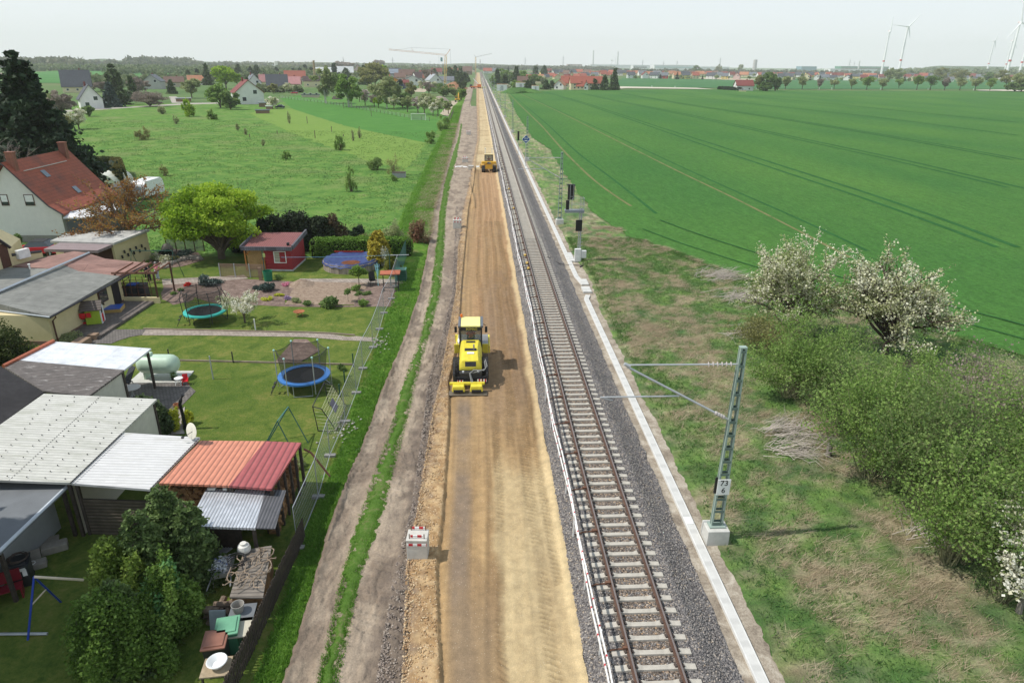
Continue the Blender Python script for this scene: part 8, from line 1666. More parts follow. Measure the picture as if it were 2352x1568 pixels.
wirefence('wire_fence',"dark wire fence on the bank beside the gravel yard",[(1041,262),(1036,275),(1025,290)],1.5,4)
for i,(u,v,vt) in enumerate([(789,314,308),(724,318,300),(706,284,268),(574,316,308),(637,308,300),(762,303,290),(853,268,244),(1004,270,262),(790,250,235),(1019,258,250)]): MB().box((0,0,HT(u,v,vt)/2),(.16,.16,HT(u,v,vt))).solo('fence_post',M('post_wood'),["weathered post on the mown strip, %s"%q for q in("lower right","left","upper middle","at the left border","below the sapling","near the fresh meadow","in the fresh meadow's centre","by the orchard corner","by the birches","by the dark wire fence")][i],'post',pt(u,v))
# ---------------- trees left of the line ----------------
def tv(label,u,v,vt,rpx,k,n=2600,s=None,kind='round',name='tree',cat='tree',**kw):
    x,y=G(u,v);h=HT(u,v,vt);Z=Vector((x,y,-H)).dot(BF);r=rpx/F_*Z*(1.25 if name=='road_tree' else 1);s=s or max(.14,y*.0021)
    return tree(name,label,cat,(x,y,0),h,r,L_[k],n,s,r*.95,kw.pop('base',.2),kind,kw.pop('clumps',30),kw.pop('cr',.24),seed=int(u*3+v),**kw)
def cv(label,u,v,vt,rpx,k='dark',n=2200,name='conifer_tree',**kw):
    x,y=G(u,v);h=HT(u,v,vt);Z=Vector((x,y,-H)).dot(BF);return conifer(name,label,'conifer',(x,y,0),h,rpx/F_*Z,L_[k],n,max(.2,y*.0024),int(u*3+v),tiers=12,**kw)
tv("tall bright green maple behind the white gabled house",520,205,143,34,'spring',4500,clumps=36);tv("light yellow-green tree in front of the tall maple",507,248,186,32,'haz',4200,base=.05);tv("dark green bush in front of the white gabled house",530,252,205,24,'green',3000,base=.03)
tv("round pale green tree beside the open shelter",441,226,178,25,'pale',2800);tv("small lime tree between the maple and the white house",545,196,172,14,'spring',900)
cv("tall bushy dark pine in the middle of the conifer group, upper left",272,240,145,32,'con',6500,irreg=.4,pw=.5,base=.02);cv("blue spruce at the front of the conifer group, upper left",258,246,188,21,'blue',4200,pw=.6,base=.02);cv("dark spruce right of the tall pine",308,232,172,18,'con',2200,base=.02)
tv("wide bare brown shrub group right of the conifers, upper left",345,245,205,46,'mauve',5200,s=.35,base=.03,clumps=44);tv("pale bare tree behind the conifer group",318,215,176,26,'mauve',1800,base=.05);tv("mauve budding trees beside the blossoming tree",142,262,205,34,'mauve',3800,base=.05,clumps=36);tv("greenish budding tree left of the small white house",120,250,208,20,'pale',1700,base=.05);tv("bare brown trees behind the slate-roofed house",235,210,185,22,'mauve',2000,base=.05)
tv("white blossoming tree in front of the small white house",182,297,246,26,'blos',3300,s=.3,clumps=36);tv("olive undergrowth left of the blossoming tree",150,302,262,26,'olive',2200,base=.03);tv("green bush right of the blossoming tree",206,268,240,14,'green',1200,base=.05);tv("white blossoming tree beside the dark car",627,250,219,17,'blos',2200,s=.4);tv("pale blossoming tree in front of the pink-roofed house",664,214,190,15,'blosg',1500,s=.45);tv("brownish tree in front of the slate-blue roof",629,216,192,13,'olive',1100)
for u,v,vt,r,l in [(395,216,184,11,"spruce left of the round pale tree"),(434,186,160,10,"dark spruce by the red-roofed house"),(455,186,158,9,"slim dark spruce right of the previous one"),(478,196,144,13,"tall dark spruce above the village roofs"),(549,180,147,12,"tall dark conifer behind the maple"),(592,180,149,15,"broad dark spruce behind the white gabled house"),(577,178,153,9,"dark spruce left of the broad one"),(570,212,178,13,"dark yew beside the white gabled house"),(637,174,156,7,"small spruce behind the slate-blue roof"),(702,172,150,7,"spruce between the red roof and the chimney"),(676,174,157,9,"round dark pine behind the red roof, left"),(690,174,157,8,"round dark pine behind the red roof, right"),(717,174,155,8,"dark pine left of the tan chimney"),(838,195,149,14,"tall dark spruce between willow and birches"),(795,185,156,14,"dark pine in front of the white hall"),(769,180,143,8,"slim dark poplar-like conifer beside the birches"),(920,203,182,8,"dark green conifer in front of the orange house"),(950,163,150,5,"small conifer above the far village")]: cv(l,u,v,vt,r,'con' if r>9 else 'dark',1500 if r>9 else 800)
Z_=dict(name='birch',cat='birch tree',bark=BIRCH,trunks=3,base=.15,up=.3,tr=.22)
tv("tall birch group with white trunks, left of three groups",752,238,145,32,'pale',6500,**Z_);tv("broad pale birch group with white stems, middle of three",803,246,166,36,'haz',6500,**Z_);tv("wide silvery willow-like birch, right of three groups",889,250,168,40,'pale',6500,name='birch',cat='birch tree',bark=BIRCH,trunks=1,base=.12,up=.3,tr=.25)
tv("huge olive-brown tree behind the birches",862,200,142,40,'olive',5000,clumps=44);tv("yellow-green tree beside the huge olive one",878,192,148,18,'spring',1800);tv("reddish bare tree tops behind the white hall",792,165,140,26,'pink_b' if False else 'mauve',1800);tv("bare grey tree top above the village centre",872,160,136,14,'mauve',900);tv("olive tree right behind the birches, below the huge one",845,205,165,22,'olive',2200);tv("brown bare tree left of the crane foot",985,193,160,20,'mauve',2600);tv("dark brown tree mass behind the tall birch group",775,215,165,20,'green',2200)
orch=[(826,234,205,12,'pink',"pinkish blossoming tree left in the orchard"),(839,243,203,17,'pink',"large pinkish blossoming orchard tree left of the willow-like birch"),(860,246,215,12,'pink',"pinkish blossoming tree close to the right birch"),(870,248,222,13,'spring',"fresh green fruit tree under the right birch"),(905,253,218,14,'blosg',"white-green blossoming tree right of the birch"),(936,258,218,19,'pale',"pale green fruit tree in the middle of the orchard"),(960,261,222,16,'pink',"pale pink blossoming tree behind the goal, left"),(975,264,218,19,'blosg',"large blossoming tree straight behind the goal"),(995,267,236,11,'blos',"small white blossoming tree at the front of the orchard"),(1006,266,224,16,'blosg',"whitish blossoming tree at the orchard's right end"),(1030,262,232,14,'pale',"sparse green fruit tree at the corner of the bank")]
for u,v,vt,r,k,l in orch: tv(l,u,v,vt,r,k,1900,s=.42,name='fruit_tree',cat='fruit tree',clumps=26,base=.25)
for u,v,vt,r,k,l in [(925,247,208,24,'green',"dark green bush mass behind the orchard, left"),(985,243,207,26,'pale',"pale green bush mass behind the orchard, centre"),(1010,250,222,20,'haz',"fresh green bush behind the right orchard trees"),(1018,222,188,30,'green',"dark green trees below the tower crane"),(1045,222,198,20,'pale',"blossoming scrub right of the crane foot"),(1060,232,200,16,'haz',"leafy trees beside the haul road near the excavator"),(945,225,186,20,'olive',"olive trees in front of the white gabled village house"),(985,215,185,16,'mauve',"bare brown spruce-like tree in front of the village"),(970,205,183,10,'blosg',"small blossoming tree among the village gardens"),(1000,205,186,12,'blosg',"white blossoming bush left of the crane foot"),(1062,210,181,13,'con',"dark conifers beyond the mound")]: tv(l,u,v,vt,r,k,2400,s=.5,base=.04,clumps=26)
for i,(u,v,vt) in enumerate([(1040,192,158),(1052,194,162),(1060,196,166),(1066,190,165),(1046,180,150),(1058,178,152),(1033,182,154),(1072,188,168),(930,176,160),(998,175,158)]): cv("%s dark spruce in the row beyond the tower crane"%["tallest","second","third","fourth","fifth","sixth","seventh","lowest","stray left","stray middle"][i],u,v,vt,7,'con',700)
# ---------------- right: farmhouse, village row, tree row ----------------
x,y=G(1311,206.5);hv("large farmhouse with long orange-red roof at the far edge of the crop",1347,207,74,176,'cream','red',ratio=.35,hfrac=.52,wins=4,rz=10*D)
hv("second farmhouse with brighter red roof behind the large one",1303,201,26,175,'cream','red',ratio=.8,hfrac=.4);hv("small white chapel-like house with orange roof left of the farmhouse",1288,206,22,185,'white','orange',ratio=1.2,gable=True,hfrac=.5,wins=1,rz=-14*D)
hv("low white porch wing with orange roof in front of the farmhouse",1333,207,17,191,'cream','red',ratio=.5,hfrac=.6,wins=2);hv("narrow white gabled wing at the front of the farmhouse",1347,207.5,9,188,'white','red',ratio=1.,gable=True,hfrac=.6,wins=0)
hv("white house with maroon roof standing alone at the field road, right",1712,209,38,185,'white','maroon',ratio=.8,hfrac=.5,rz=16*D,wins=2);hv("small cream outbuilding in front of the lone maroon-roofed house",1707,211,16,202,'cream','lightgrey',ratio=.6,flat=True,wins=1)
hv("brown-roofed long house left of the farmhouse",1206,196,34,176,'cream','brown',ratio=.4);hv("orange-roofed cream house behind the blue spruces",1232,192,22,171,'cream','orange',gable=True,hfrac=.5)
for i,(u,v,w_,vt,l) in enumerate([(1153,209,22,194,"long white site container behind the masts, left"),(1196,206,20,190,"white site container with lettering at the green mound"),(1230,210,15,197,"small white site container right of the green mound")]):
    x,y=G(u,v);Z=y;e=thing('site_container',l,'container',(x,y+2,0));wd=w_/F_*Z;h=HT(u,v,vt);MB().box((0,0,h/2),(wd,4,h)).build('body',WHT,e);MB().box((0,0,h+.06),(wd+.2,4.2,.15)).build('roof_rim',paint('rim_orange',(.6,.25,.05)),e);MB().box((0,-2.03,h*.45),(wd*.25,.05,h*.7)).build('door',paint('door_grey',(.45,.46,.47)),e)
mb=MB();pts=[G(1166,216),G(1190,214),G(1215,214),G(1236,215)];W=spline(pts,20)
for i in range(20): t=i/19;mb.ball((W[i][0],W[i][1]+4,0),(6,5,3.6*math.sin(math.pi*min(1,t*.95+.03))**.5),0,10,.05,random)
tag(ob('grassy_mound',mb.mesh('grassy_mound',groundmat('mound_grass',[(.3,(.05,.12,.03)),(.7,(.1,.2,.05))],.2,1.5,.8,2),True)),kind='structure')
# house rows beyond the second wheat field
hcols=[('white','slate'),('cream','red'),('white','red'),('white','slate'),('cream','orange'),('white','grey'),('white','maroon'),('yellow','slate'),('cream','red'),('white','slate'),('pinkw','maroon'),('white','brown')]
r5=random.Random(5)
def lab_house(wc,rc,row,k,u):
    W_={'white':'white','cream':'cream','yellow':'yellow','pinkw':'pinkish','redwall':'red','beige':'beige'}[wc];R_={'slate':'slate-blue','red':'red','orange':'orange','grey':'grey','maroon':'maroon','brown':'brown'}[rc]
    where=("left of the pines" if u<1410 else "left of the lone house" if u<1700 else "above the tree row" if u<2040 else "right of the poplars")
    s="%s house, %s roof, %s village row %s"%(W_,R_,row,where);_cnt[s]=_cnt.get(s,0)+1
    return s+("" if _cnt[s]==1 else ", %s from left"%("","","second","third","fourth","fifth","sixth")[_cnt[s]])
_cnt={}
front=[(1345,'white','slate',20,168,0),(1366,'white','grey',17,167,0),(1386,'cream','red',15,163,0),(1398,'cream','red',15,167,0),(1450,'white','slate',19,166,0),(1482,'white','maroon',16,166,1),(1505,'white','slate',22,167,0),(1527,'redwall','grey',18,168,0),(1555,'cream','orange',18,166,0),(1576,'yellow','slate',20,166,0),(1598,'cream','red',17,167,0),(1636,'white','slate',22,168,0),(1666,'yellow','grey',16,169,0),(1694,'pinkw','maroon',16,168,1),
 (1770,'white','slate',12,171,1),(1795,'white','slate',16,170,0),(1815,'cream','slate',26,170,0),(1857,'cream','red',20,170,1),(1878,'white','grey',14,172,1),(1895,'white','grey',22,172,0),(1912,'white','slate',26,174,0),(1950,'white','slate',18,174,1),(1985,'cream','maroon',16,173,0),(2008,'white','slate',18,174,0),(2095,'cream','red',14,174,1),(2113,'yellow','maroon',20,175,1),(2140,'white','slate',22,176,0),(2185,'white','grey',14,178,0),(2245,'cream','slate',16,178,0),(2320,'white','red',20,176,1)]
for i,(u,wc,rc,w_,vt,g) in enumerate(front):
    v=178.6+(u-1340)*.0100+1;hv(lab_house(wc,rc,'front',i,u),u,v,w_*.92,vt-.8,wc,rc,ratio=.8,gable=bool(g),hfrac=.55,rz=r5.uniform(-20,20)*D,wins=2,gwin=1,name='village_house',group='front row of houses in the far village')
u=1120;i=0
while u<2330:
    w_=r5.uniform(13,20);wc,rc=hcols[r5.randrange(len(hcols))];base=172.+(u-1340)*.0112
    if not(1130<u<1235) and not(2030<u<2080):
        v=base+r5.uniform(-1.2,1.5);hv(lab_house(wc,rc,'rear',i,u),u,v,w_,v-r5.uniform(9.5,12.5),wc,rc,ratio=.8,rz=r5.uniform(-30,30)*D,wins=1,gwin=0,name='village_house',group='rear row of houses in the far village')
    u+=w_*r5.uniform(.7,1.15);i+=1
u=1190
while u<1345:
    w_=r5.uniform(14,18);rc=('red','orange','slate','red','maroon')[r5.randrange(5)];v=181+r5.uniform(-3,3);hv("%s-roofed terraced house in the village left of the farmhouse"%rc,u,v,w_,v-11,'cream',rc,ratio=.9,gable=bool(r5.randrange(2)),rz=r5.uniform(-10,30)*D,wins=1,gwin=0,name='village_house',group='houses left of the farmhouse');u+=w_*.8
# small garden trees between the houses: prototypes copied
pg=[tree('garden_tree','small green tree among the far village houses','tree',(0,-400,0),5,2.6,L_['green'],500,.75,None,.1,'round',9,.4,seed=300,group='garden trees of the far village'),tree('garden_tree','small pale tree among the far village houses','tree',(0,-400,0),5,2.4,L_['pale'],500,.7,None,.1,'round',9,.4,seed=301,group='garden trees of the far village'),tree('garden_tree','small blossoming tree among the far village houses','tree',(0,-400,0),4.4,2.3,L_['blosg'],450,.6,None,.1,'round',9,.4,seed=302,group='garden trees of the far village'),conifer('garden_tree','small dark conifer among the far village houses','tree',(0,-400,0),8,2.2,L_['dark'],500,.7,303,tiers=8,group='garden trees of the far village')]
used=[False]*4;r6=random.Random(6)
for i in range(95):
    u=r6.uniform(1130,2340);row=r6.choice((0,0,1));v=(179.8 if row==0 else 172.5)+(u-1340)*.0108+r6.uniform(-.9,1.);k=r6.choice((0,0,1,1,2,2,3));x,y=G(u,v);s=r6.uniform(.7,1.35)*(1 if row==0 else 1.4)
    if not used[k]: pg[k].location=(x,y,0);pg[k].scale=(s,s,s);used[k]=True
    else: dup(pg[k],(x,y,0),r6.uniform(0,6),s)
# tree row along the field road
tr_=[(1803,206,175,11,'pale',"first small tree of the road row, next to the dark clump"),(1842,206,173,13,'pale',"second tree of the road row, forked low"),(1880,206.3,177,8,'mauve',"third tree of the road row, small and thin"),(1915,206.5,178,11,'pale',"fourth tree of the road row, leaning branches"),(1955,205.6,177,10,'pale',"fifth tree of the road row"),(1990,207,173,16,'haz',"sixth tree of the road row, full and green"),(2026,207.5,176,14,'pale',"seventh tree of the road row, brownish, below the poplars"),(2064,203,179,9,'haz',"small green tree right of the poplar clump"),(2105,207.5,172,12,'haz',"tall fresh green tree of the row beyond the poplars"),(2136,207.5,172,20,'green',"darkest and widest tree of the road row"),(2169,208,175,10,'mauve',"bare brownish tree right of the widest one"),(2204,208,176,12,'pale',"pale tree in the right part of the road row"),(2239,209,173,15,'pale',"broad tree before the right end of the road row"),(2273,209,178,13,'haz',"last free-standing tree of the road row, right"),(2309,203,172,13,'olive',"olive tree at the start of the right thicket")]
for u,v,vt,r,k,l in tr_: tv(l,u,v,vt,r,k,1500,s=.75,name='road_tree',cat='tree',kind='vase',clumps=22,cr=.3,base=.25)
for i,(u,v) in enumerate([(1497,202.5),(1550,203.5),(1848,206.5) if False else (1737,206),(1881,206.6),(1910,207),(2022,207.6),(2131,208),(2235,209)]): MB().prism([(-.1,-.1),(.1,-.1),(.1,.1),(-.1,.1)],0,[1.5,1.5,1.7,1.7]).box((0,-.02,1.3),(.4,.3,.6)).solo('delineator',WHT,["white roadside post on the field road, left","white roadside post on the field road, second","white roadside post beside the dark clump","white roadside post near the third row tree","white roadside post by the fourth row tree","white roadside post by the seventh row tree","white roadside post at the widest row tree","white roadside post before the road forks"][i],'roadside post',(*G(u,v),.3))
for u,v,vt,r,l in [(1365,207,181,11,"dark pine in front of the farmhouse, left of three"),(1388,208,172,11,"dark pine in front of the farmhouse, middle of three"),(1410,207.5,157.5,13,"tallest pine right of the farmhouse"),(1222,205,183,9,"blue-grey spruce near the site containers, left"),(1212,207,186,9,"spruce behind the small container"),(1254,206,183,10,"dark spruce left of the small white house"),(1268,203,186,9,"second dark spruce left of the small white house"),(1142,195,158,8,"slender dark spruce in the wood right of the line, first"),(1186,193,152,9,"tall spruce in the wood right of the line, second"),(1230,180,152,9,"tall dark pines at the right end of the wood, left one"),(1250,176,150,9,"tall dark pines at the right end of the wood, right one"),(1160,198,170,12,"dark broad spruce in front of the wood"),(1205,205,186,10,"dark spruce at the edge of the wood by the containers")]: cv(l,u,v,vt,r,'con',1700)
for u,v,vt,r,k,l in [(1150,190,155,16,'haz',"pale green tree in the wood right of the line, left"),(1170,192,158,18,'green',"dark green tree in the wood right of the line"),(1200,190,160,20,'haz',"light green tree in the middle of the wood right of the line"),(1225,196,165,18,'green',"dark tree in the wood behind the containers"),(1185,204,184,16,'haz',"fresh bush in front of the wood"),(1132,200,172,9,'haz',"green bushes beside the distant masts"),(1245,196,172,10,'blosg',"blossoming tree left of the brown-roofed house"),(1165,203,194,8,'blos',"small white blossoming bush by the white container")]: tv(l,u,v,vt,r,k,2000,s=.8,base=.04,clumps=24)
for u,v,vt,r,k,l in [(1745,209,170,16,'olive',"olive tree at the left of the dark clump by the lone house"),(1762,209.5,160,18,'con_',"tall dark tree in the clump right of the lone house"),(1780,210,172,12,'green',"dark ivy-clad tree at the right end of the clump"),(1755,210,185,18,'green',"dark undergrowth of the clump by the lone house"),(2040,187,153,12,'pale',"poplar clump above the tree row, left half"),(2062,187,152.5,15,'pale',"poplar clump above the tree row, right half"),(2345,211,155,28,'pale',"tall poplars at the right edge"),(2330,211,185,26,'green',"wide low thicket at the right end of the tree row"),(2160,186,152,22,'olive',"brownish trees behind the widest row tree"),(2200,188,156,24,'olive',"bare brown trees left of the pale tree"),(2270,188,164,20,'green',"green trees behind the last row tree"),(2300,190,160,18,'olive',"brown trees left of the right thicket"),(1700,166,148,9,'pale',"hazy tree above the far village, centre"),(1600,168,150,12,'green',"hazy green tree clump beside the white hall"),(1650,166,148,9,'olive',"rounded hazy tree right of the white hall")]:
    tv(l,u,v,vt,r,k if k in L_ else 'green',2600,s=1.1 if v>184 else 1.8,base=.03,clumps=30,name='tree')
hedge('field_hedge',"low dark hedge left of the lone maroon-roofed house",G(1649,206),G(1703,209.2),3,2.4,L_['dark'],1500,.7,15)
# stuff: hazy woods, far settlement greenery
def woodband(name,label,segs,mat,n,size,seed):
    r_=np.random.RandomState(seed);Ps=[];ci=[];k=0
    for (u0,v0,u1,v1,h0,dep,num) in segs:
        for i in range(num):
            t=r_.rand();u=u0+(u1-u0)*t;v=v0+(v1-v0)*t;x,y=G(u,v);q=1+dep*r_.rand();x*=q;y*=q;h=h0*(.55+.75*r_.rand());rr_=h*(.45+.4*r_.rand());m=n
            c=np.array([[x,y,h*.5]]);P,_=crown_pts(r_,c,np.array([[rr_,rr_,h*.52]]),m,.5);Ps.append(P);ci.append(np.full(m,k));k+=1
    P=np.concatenate(Ps);ci=np.concatenate(ci);ct=r_.rand(k);V,F=quads(P,size,r_);tag(ob(name,nmesh(name,V,F,[mat],attrs=.4*r_.rand(len(P))+.6*ct[ci])),label,'trees',None,'stuff')
FW=leafmat('far_wood',[(.09,.105,.06),(.13,.15,.085),(.17,.18,.11),(.22,.21,.14)],trans=.3);FW2=leafmat('far_green_wood',[(.1,.14,.06),(.15,.19,.085),(.19,.24,.11),(.25,.28,.15)],trans=.3)
woodband('hedgerow_trees',"mixed hedgerow trees beyond the green field, upper left",[(60,164,480,164,9,.12,210),(250,176,720,162,9,.35,230),(420,180,760,172,8,.2,70),(480,166,1060,163,8,.5,190)],FW2,90,2.6,1)
woodband('far_woodland',"hazy woodland on the left horizon",[(-20,157,200,157,17,.15,120),(200,154,440,154,14,.2,110),(285,154.5,440,154.5,22,.1,80),(440,154.5,1100,156,12,.4,230)],FW,70,7,2)
woodband('village_greenery',"mixed trees between the houses of the village left of the line",[(880,180,1080,168,8,.3,170),(870,165,1090,163,11,.3,120),(430,190,880,178,7,.5,230),(210,205,480,190,6,.3,110),(560,214,700,214,3,.1,26)],FW2,90,2.2,3)
woodband('far_woodland',"hazy woodland along the horizon right of the line",[(1100,161,1420,163,10,.35,170),(1400,167,2040,172,8,.25,200),(1090,158.5,1400,161,12,.2,120)],FW,60,6,4)
woodband('far_woodland',"hazy woods on the hill at the right horizon",[(2080,172,2360,176,18,.3,170),(2040,176,2360,180,13,.2,130)],FW2,70,5,5)
# wooded ridge behind the turbines' feet
mb=MB();vs=[];fs=[];nu,nv=50,6
for i in range(nu):
    u=2040+9*i;
    for j in range(nv):
        x,y=G(u,169+.012*(u-2040));q=1+.12*j;h=32*math.sin(math.pi*j/(nv-1))**.7*float(sstep(2040,2160,u))*(.93+.12*float(fbm(u*.02,j,1)));vs.append((x*q,y*q,h))
for i in range(nu-1):
    for j in range(nv-1): fs.append((i*nv+j,(i+1)*nv+j,(i+1)*nv+j+1,i*nv+j+1))
mb.add(vs,fs);tag(ob('hill',mb.mesh('hill',groundmat('hill_green',[(.3,(.06,.09,.04)),(.7,(.1,.14,.055))],.02,.2,.8,.3,None,2),True)),kind='structure')
for u0,u1,vv,hh,nm in ((0,520,152,26,0),(500,1350,150.8,20,1)):
    mb=MB();vs=[];fs=[]
    for i in range(40):
        u=u0+(u1-u0)*i/39;x,y=G(u,vv+.0114*(u-600))
        for j in range(4): q=1+.1*j;vs.append((x*q,y*q,hh*math.sin(math.pi*j/3)*(.4+1.1*float(fbm(u*.012,nm*7,1,3)))*math.sin(math.pi*(i+.01)/39.02)**.4))
    for i in range(39):
        for j in range(3): fs.append((i*4+j,(i+1)*4+j,(i+1)*4+j+1,i*4+j+1))
    mb.add(vs,fs);tag(ob('hill',mb.mesh('hill',_mc['hill_green'],True)),kind='structure')
# industry on the horizon
def hall(label,u,v,w_,vt,col,dep=60,bands=None):
    x,y=G(u,v);h=HT(u,v,vt);Z=Vector((x,y,-H)).dot(BF);wd=w_/F_*Z;e=thing('factory_hall',label,'factory',(x,y,0));MB().box((0,dep/2,h/2),(wd,dep,h)).build('wall',col,e);MB().box((0,dep/2,h+.3),(wd+1,dep+1,.8)).build('roof',rm('white'),e)
    if bands: MB().box((0,-.3,h*.55),(wd*.96,.5,h*.22)).build('window_band',bands,e)
    return e
WH=M('hall_white',(.74,.75,.76),.7,.05,.02);TQ=M('hall_turquoise',(.4,.55,.55),.7,.05,.02);GG=M('hall_green',(.06,.25,.15),.7,.08,.05);BLh=M('hall_blue',(.15,.3,.36),.6,.08,.05);PKh=M('hall_pinkish',(.5,.36,.32),.8,.08,.03)
hall("long low white factory hall on the horizon, behind the far village, left",1425,157.5,140,149.5,WH,80);hall("pale pink factory block on the horizon, left of the first chimney",1320,156.5,34,148,PKh,50);hall("white factory block with dark window band on the horizon",1470,160,32,150.5,WH,60,rm('slate'))
hall("very long white and turquoise hall on the horizon",1548,161,92,150,WH,90,TQ);hall("white low warehouse right of the long turquoise hall",1640,162,70,154,WH,60);hall("blue-grey factory hall on the horizon above the tree row",1857,164,36,153,BLh,60);hall("long cream factory hall below the green one",1960,168,110,159,WH,50);hall("green factory hall with white roof structures on the horizon",1985,165,112,153,GG,70,rm('dark'));hall("white warehouse right of the poplar clump on the horizon",2110,166,80,158,WH,50)
hall("distant white sheds on the left horizon",625,154,18,150,WH,40);hall("bright white distant hall behind the tower crane",980,155,70,151.5,WH,40)
def stack(label,u,v,vt,r0,r1,mat,head=None,name='factory_chimney',cat='chimney'):
    x,y=G(u,v);h=HT(u,v,vt);e=thing(name,label,cat,(x,y,0));MB().lathe([(r0,0),(r1,h),(r1*.8,h)],(0,0,0),12).build('shaft',mat,e,smooth=True)
    if head: MB().lathe(head(h),(0,0,0),14).build('head',mat,e,smooth=True)
    return e
CWt=M('chimney_white',(.62,.62,.62),.7,.05,.05);ring=lambda h:[(3,h*.72),(4.2,h*.73),(4.2,h*.75),(3,h*.76)]
stack("tall pale chimney on the horizon, left of two",1361.5,156,116,5.5,4,CWt,ring);stack("tall pale chimney with platform ring on the horizon, right of two",1417.5,157,118.5,5.8,4.2,CWt,ring);stack("thin antenna mast beside the right chimney",1412.5,156,129,1.2,.6,CWt)
stack("small mushroom-shaped water tower beside the right chimney",1404.5,156.5,138,1.6,1.4,CWt,lambda h:[(1.4,h-6),(8,h-3),(8.5,h-.5),(5,h+1),(0,h+1.6)],'water_tower','water tower')
stack("wide grey concrete silo tower on the horizon",1732,164,137.5,9,8.4,M('silo_grey',(.48,.45,.45),.8,.05,.05),None,'silo','silo');stack("short white chimney above the green factory hall",1970,166,140,3.2,3,CWt);stack("white cylindrical tower on the left horizon",723-88,155.5,141,5.5,5.5,CWt,None,'silo','silo')
stack("church tower with a dark spire beyond the far crane",1103,157,136,2.6,1.2,M('church_stone',(.55,.5,.5)),lambda h:[(2.8,h*.6),(1.0,h*.85),(.2,h)],'church_tower','church')
def pylon(label,u,v,vt):
    x,y=G(u,v);h=HT(u,v,vt);e=thing('power_pylon',label,'pylon',(x,y,0));mb=MB();s=h*.09
    for a in(-1,1):
        for b in(-1,1): mb.tube([(a*s,b*s,0),(a*s*.25,b*s*.25,h*.6),(0,0,h)],h*.008,3,cap=False)
    mb.tube([(-h*.2,0,h*.65),(h*.2,0,h*.65)],h*.008,3).tube([(-h*.14,0,h*.8),(h*.14,0,h*.8)],h*.008,3)
    for k in range(6): z=h*k/7;w_=s*(1-.75*k/4.2) if k<4.2 else s*.2;w2=s*(1-.75*(k+1)/4.2) if k<3.2 else s*.2;mb.tube([(-w_,-w_,z),(w2,-w2,z+h/7)],h*.006,3).tube([(w_,-w_,z),(-w2,-w2,z+h/7)],h*.006,3)
    mb.build('lattice',M('pylon_grey',(.3,.31,.32)),e)
for u,v,vt,l in [(588+202,158,131,"thin power pylon above the birch tops"),(903,157,131,"power pylon above the village trees, left of the crane jib"),(988,156.5,139,"power pylon behind the crane jib"),(1206,156,131,"power pylon right of the line's vanishing point"),(1652,160,131,"thin power pylon above the far village, centre"),(1949,161,135,"power pylon left of the green factory's chimney"),(1523,159,139,"small power pylon above the long hall"),(1554,159,138,"second small power pylon above the long hall"),(2030+5-75,160,140,"faint pylon by the green factory"),(1293,155,128,"faint pylon left of the farmhouse chimneys"),(1535-60,158,136,"faint pylon right of the chimneys")]: pylon(l,u,v,vt)
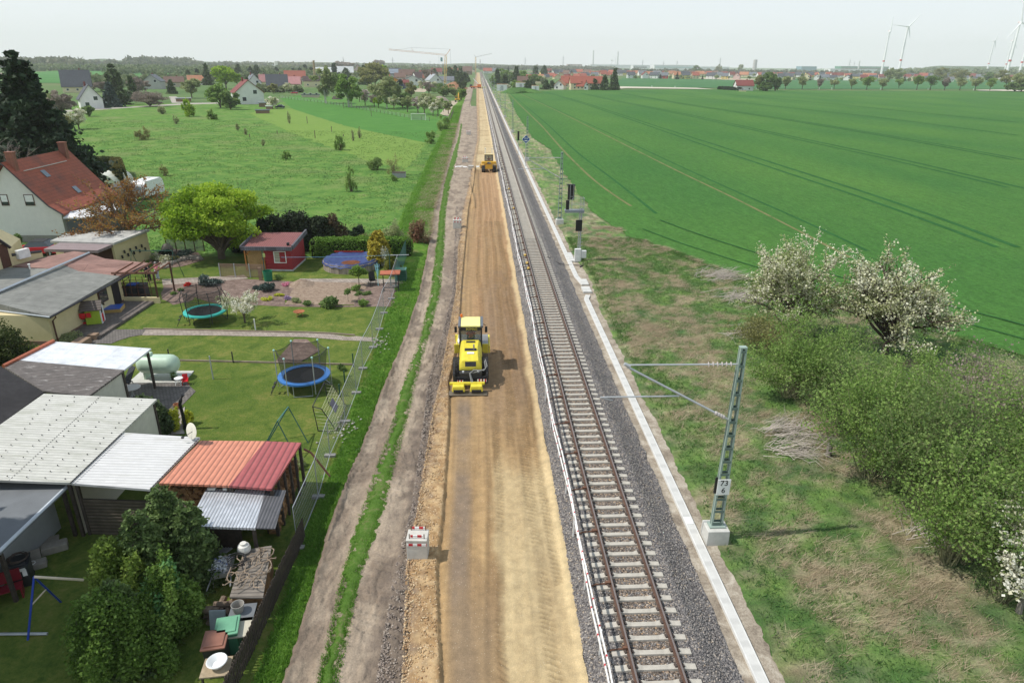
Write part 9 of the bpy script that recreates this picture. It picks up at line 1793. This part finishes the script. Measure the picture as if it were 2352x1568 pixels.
# wind turbines
TW=M('turbine_white',(.88,.89,.9),.5,.03,.02);TRD=paint('turbine_red',(.6,.05,.05))
def turbine(label,ub,vb,uh,vh,dist,tips,red=True):
    d=BF+(uh-CX)/F_*BR-(vh-CY)/F_*BU;t=dist/math.hypot(d.x,d.y);hub=Vector((0,0,H))+d*t;x,y,hz=hub;k=hz/130
    e=thing('wind_turbine',label,'wind turbine',(x,y,0));MB().lathe([(3.6*k,0),(3.0*k,hz*.5),(2.1*k,hz-1)],(0,0,0),16).build('tower',TW,e,smooth=True)
    if red: MB().lathe([(3.5*k,hz*.3),(3.5*k,hz*.3+4)],(0,0,0),16).build('red_band',TRD,e)
    n=MB().box((0,2*k,hz),(3.6*k,11*k,4*k));n.build('nacelle',TW,e,bev=.8);MB().box((0,3*k,hz+.6),(3.9*k,6*k,1.1*k)).build('red_stripe',TRD,e)
    MB().ball((0,-4.4*k,hz),(2*k,2.4*k,2*k),n=10).build('rotor_hub',TW,e)
    for ut,vt in tips:
        d2=BF+(ut-CX)/F_*BR-(vt-CY)/F_*BU;t2=(hub.y-5*k)/d2.y;tip=Vector((0,0,H))+d2*t2-Vector((x,y,0));a=Vector((0,-5*k,hz));P=[a.lerp(tip,f) for f in(0,.15,.4,.7,.88,1)]
        MB().tube(P,[1.3*k,2.0*k,1.5*k,1.0*k,.7*k,.3*k],6).build('blade',TW,e)
turbine("wind turbine seen edge-on, left of the front pair",2028.8,155,2043.8,72,2500,[(2052.4,39),(2037,96),(2036,80)]);turbine("wind turbine with spread blades, right of the front pair",2066,154,2085.8,61.5,2350,[(2050.5,57.2),(2117,32.5),(2090,88)])
turbine("small far wind turbine left of the right edge cluster",2271,149,2284.7,93.7,3600,[(2272.5,95.5),(2295,74),(2286,112)]);turbine("large wind turbine cut by the right edge",2318,149,2343.5,52,2100,[(2352,0),(2311,91),(2378,68)]);turbine("far wind turbine half hidden behind the large one",2313.6,149,2326,93.7,3300,[(2313,104),(2331,73),(2336,112)]);turbine("wind turbine tower just inside the right edge",2349,149,2368,70,2500,[(2385,40),(2350,60),(2372,110)]);turbine("tiny wind turbine above the white tower on the left horizon",734-98,155,734-99,145,5200,[(631,136),(640,148),(633,152)],False)
# ---------------- haze ----------------
me=MB().box((0,4180,100),(13000,8600,202)).mesh('haze',[]) if False else None
hz_=MB().box((0,2950,104),(9800,6100,210));o=hz_.solo('haze',M('haze_tmp',(1,1,1)),None,None,kind='stuff');o.data.materials.clear();m=bpy.data.materials.new('haze_air');m.use_nodes=True;t=m.node_tree;t.nodes.clear();out=t.nodes.new('ShaderNodeOutputMaterial');pv=t.nodes.new('ShaderNodeVolumePrincipled')
pv.inputs['Color'].default_value=(.97,.985,1,1);pv.inputs['Density'].default_value=HAZE;pv.inputs['Anisotropy'].default_value=0;t.links.new(pv.outputs[0],out.inputs['Volume']);o.data.materials.append(m)
tag(o,"pale spring haze over the far plain",'haze',None,'stuff')
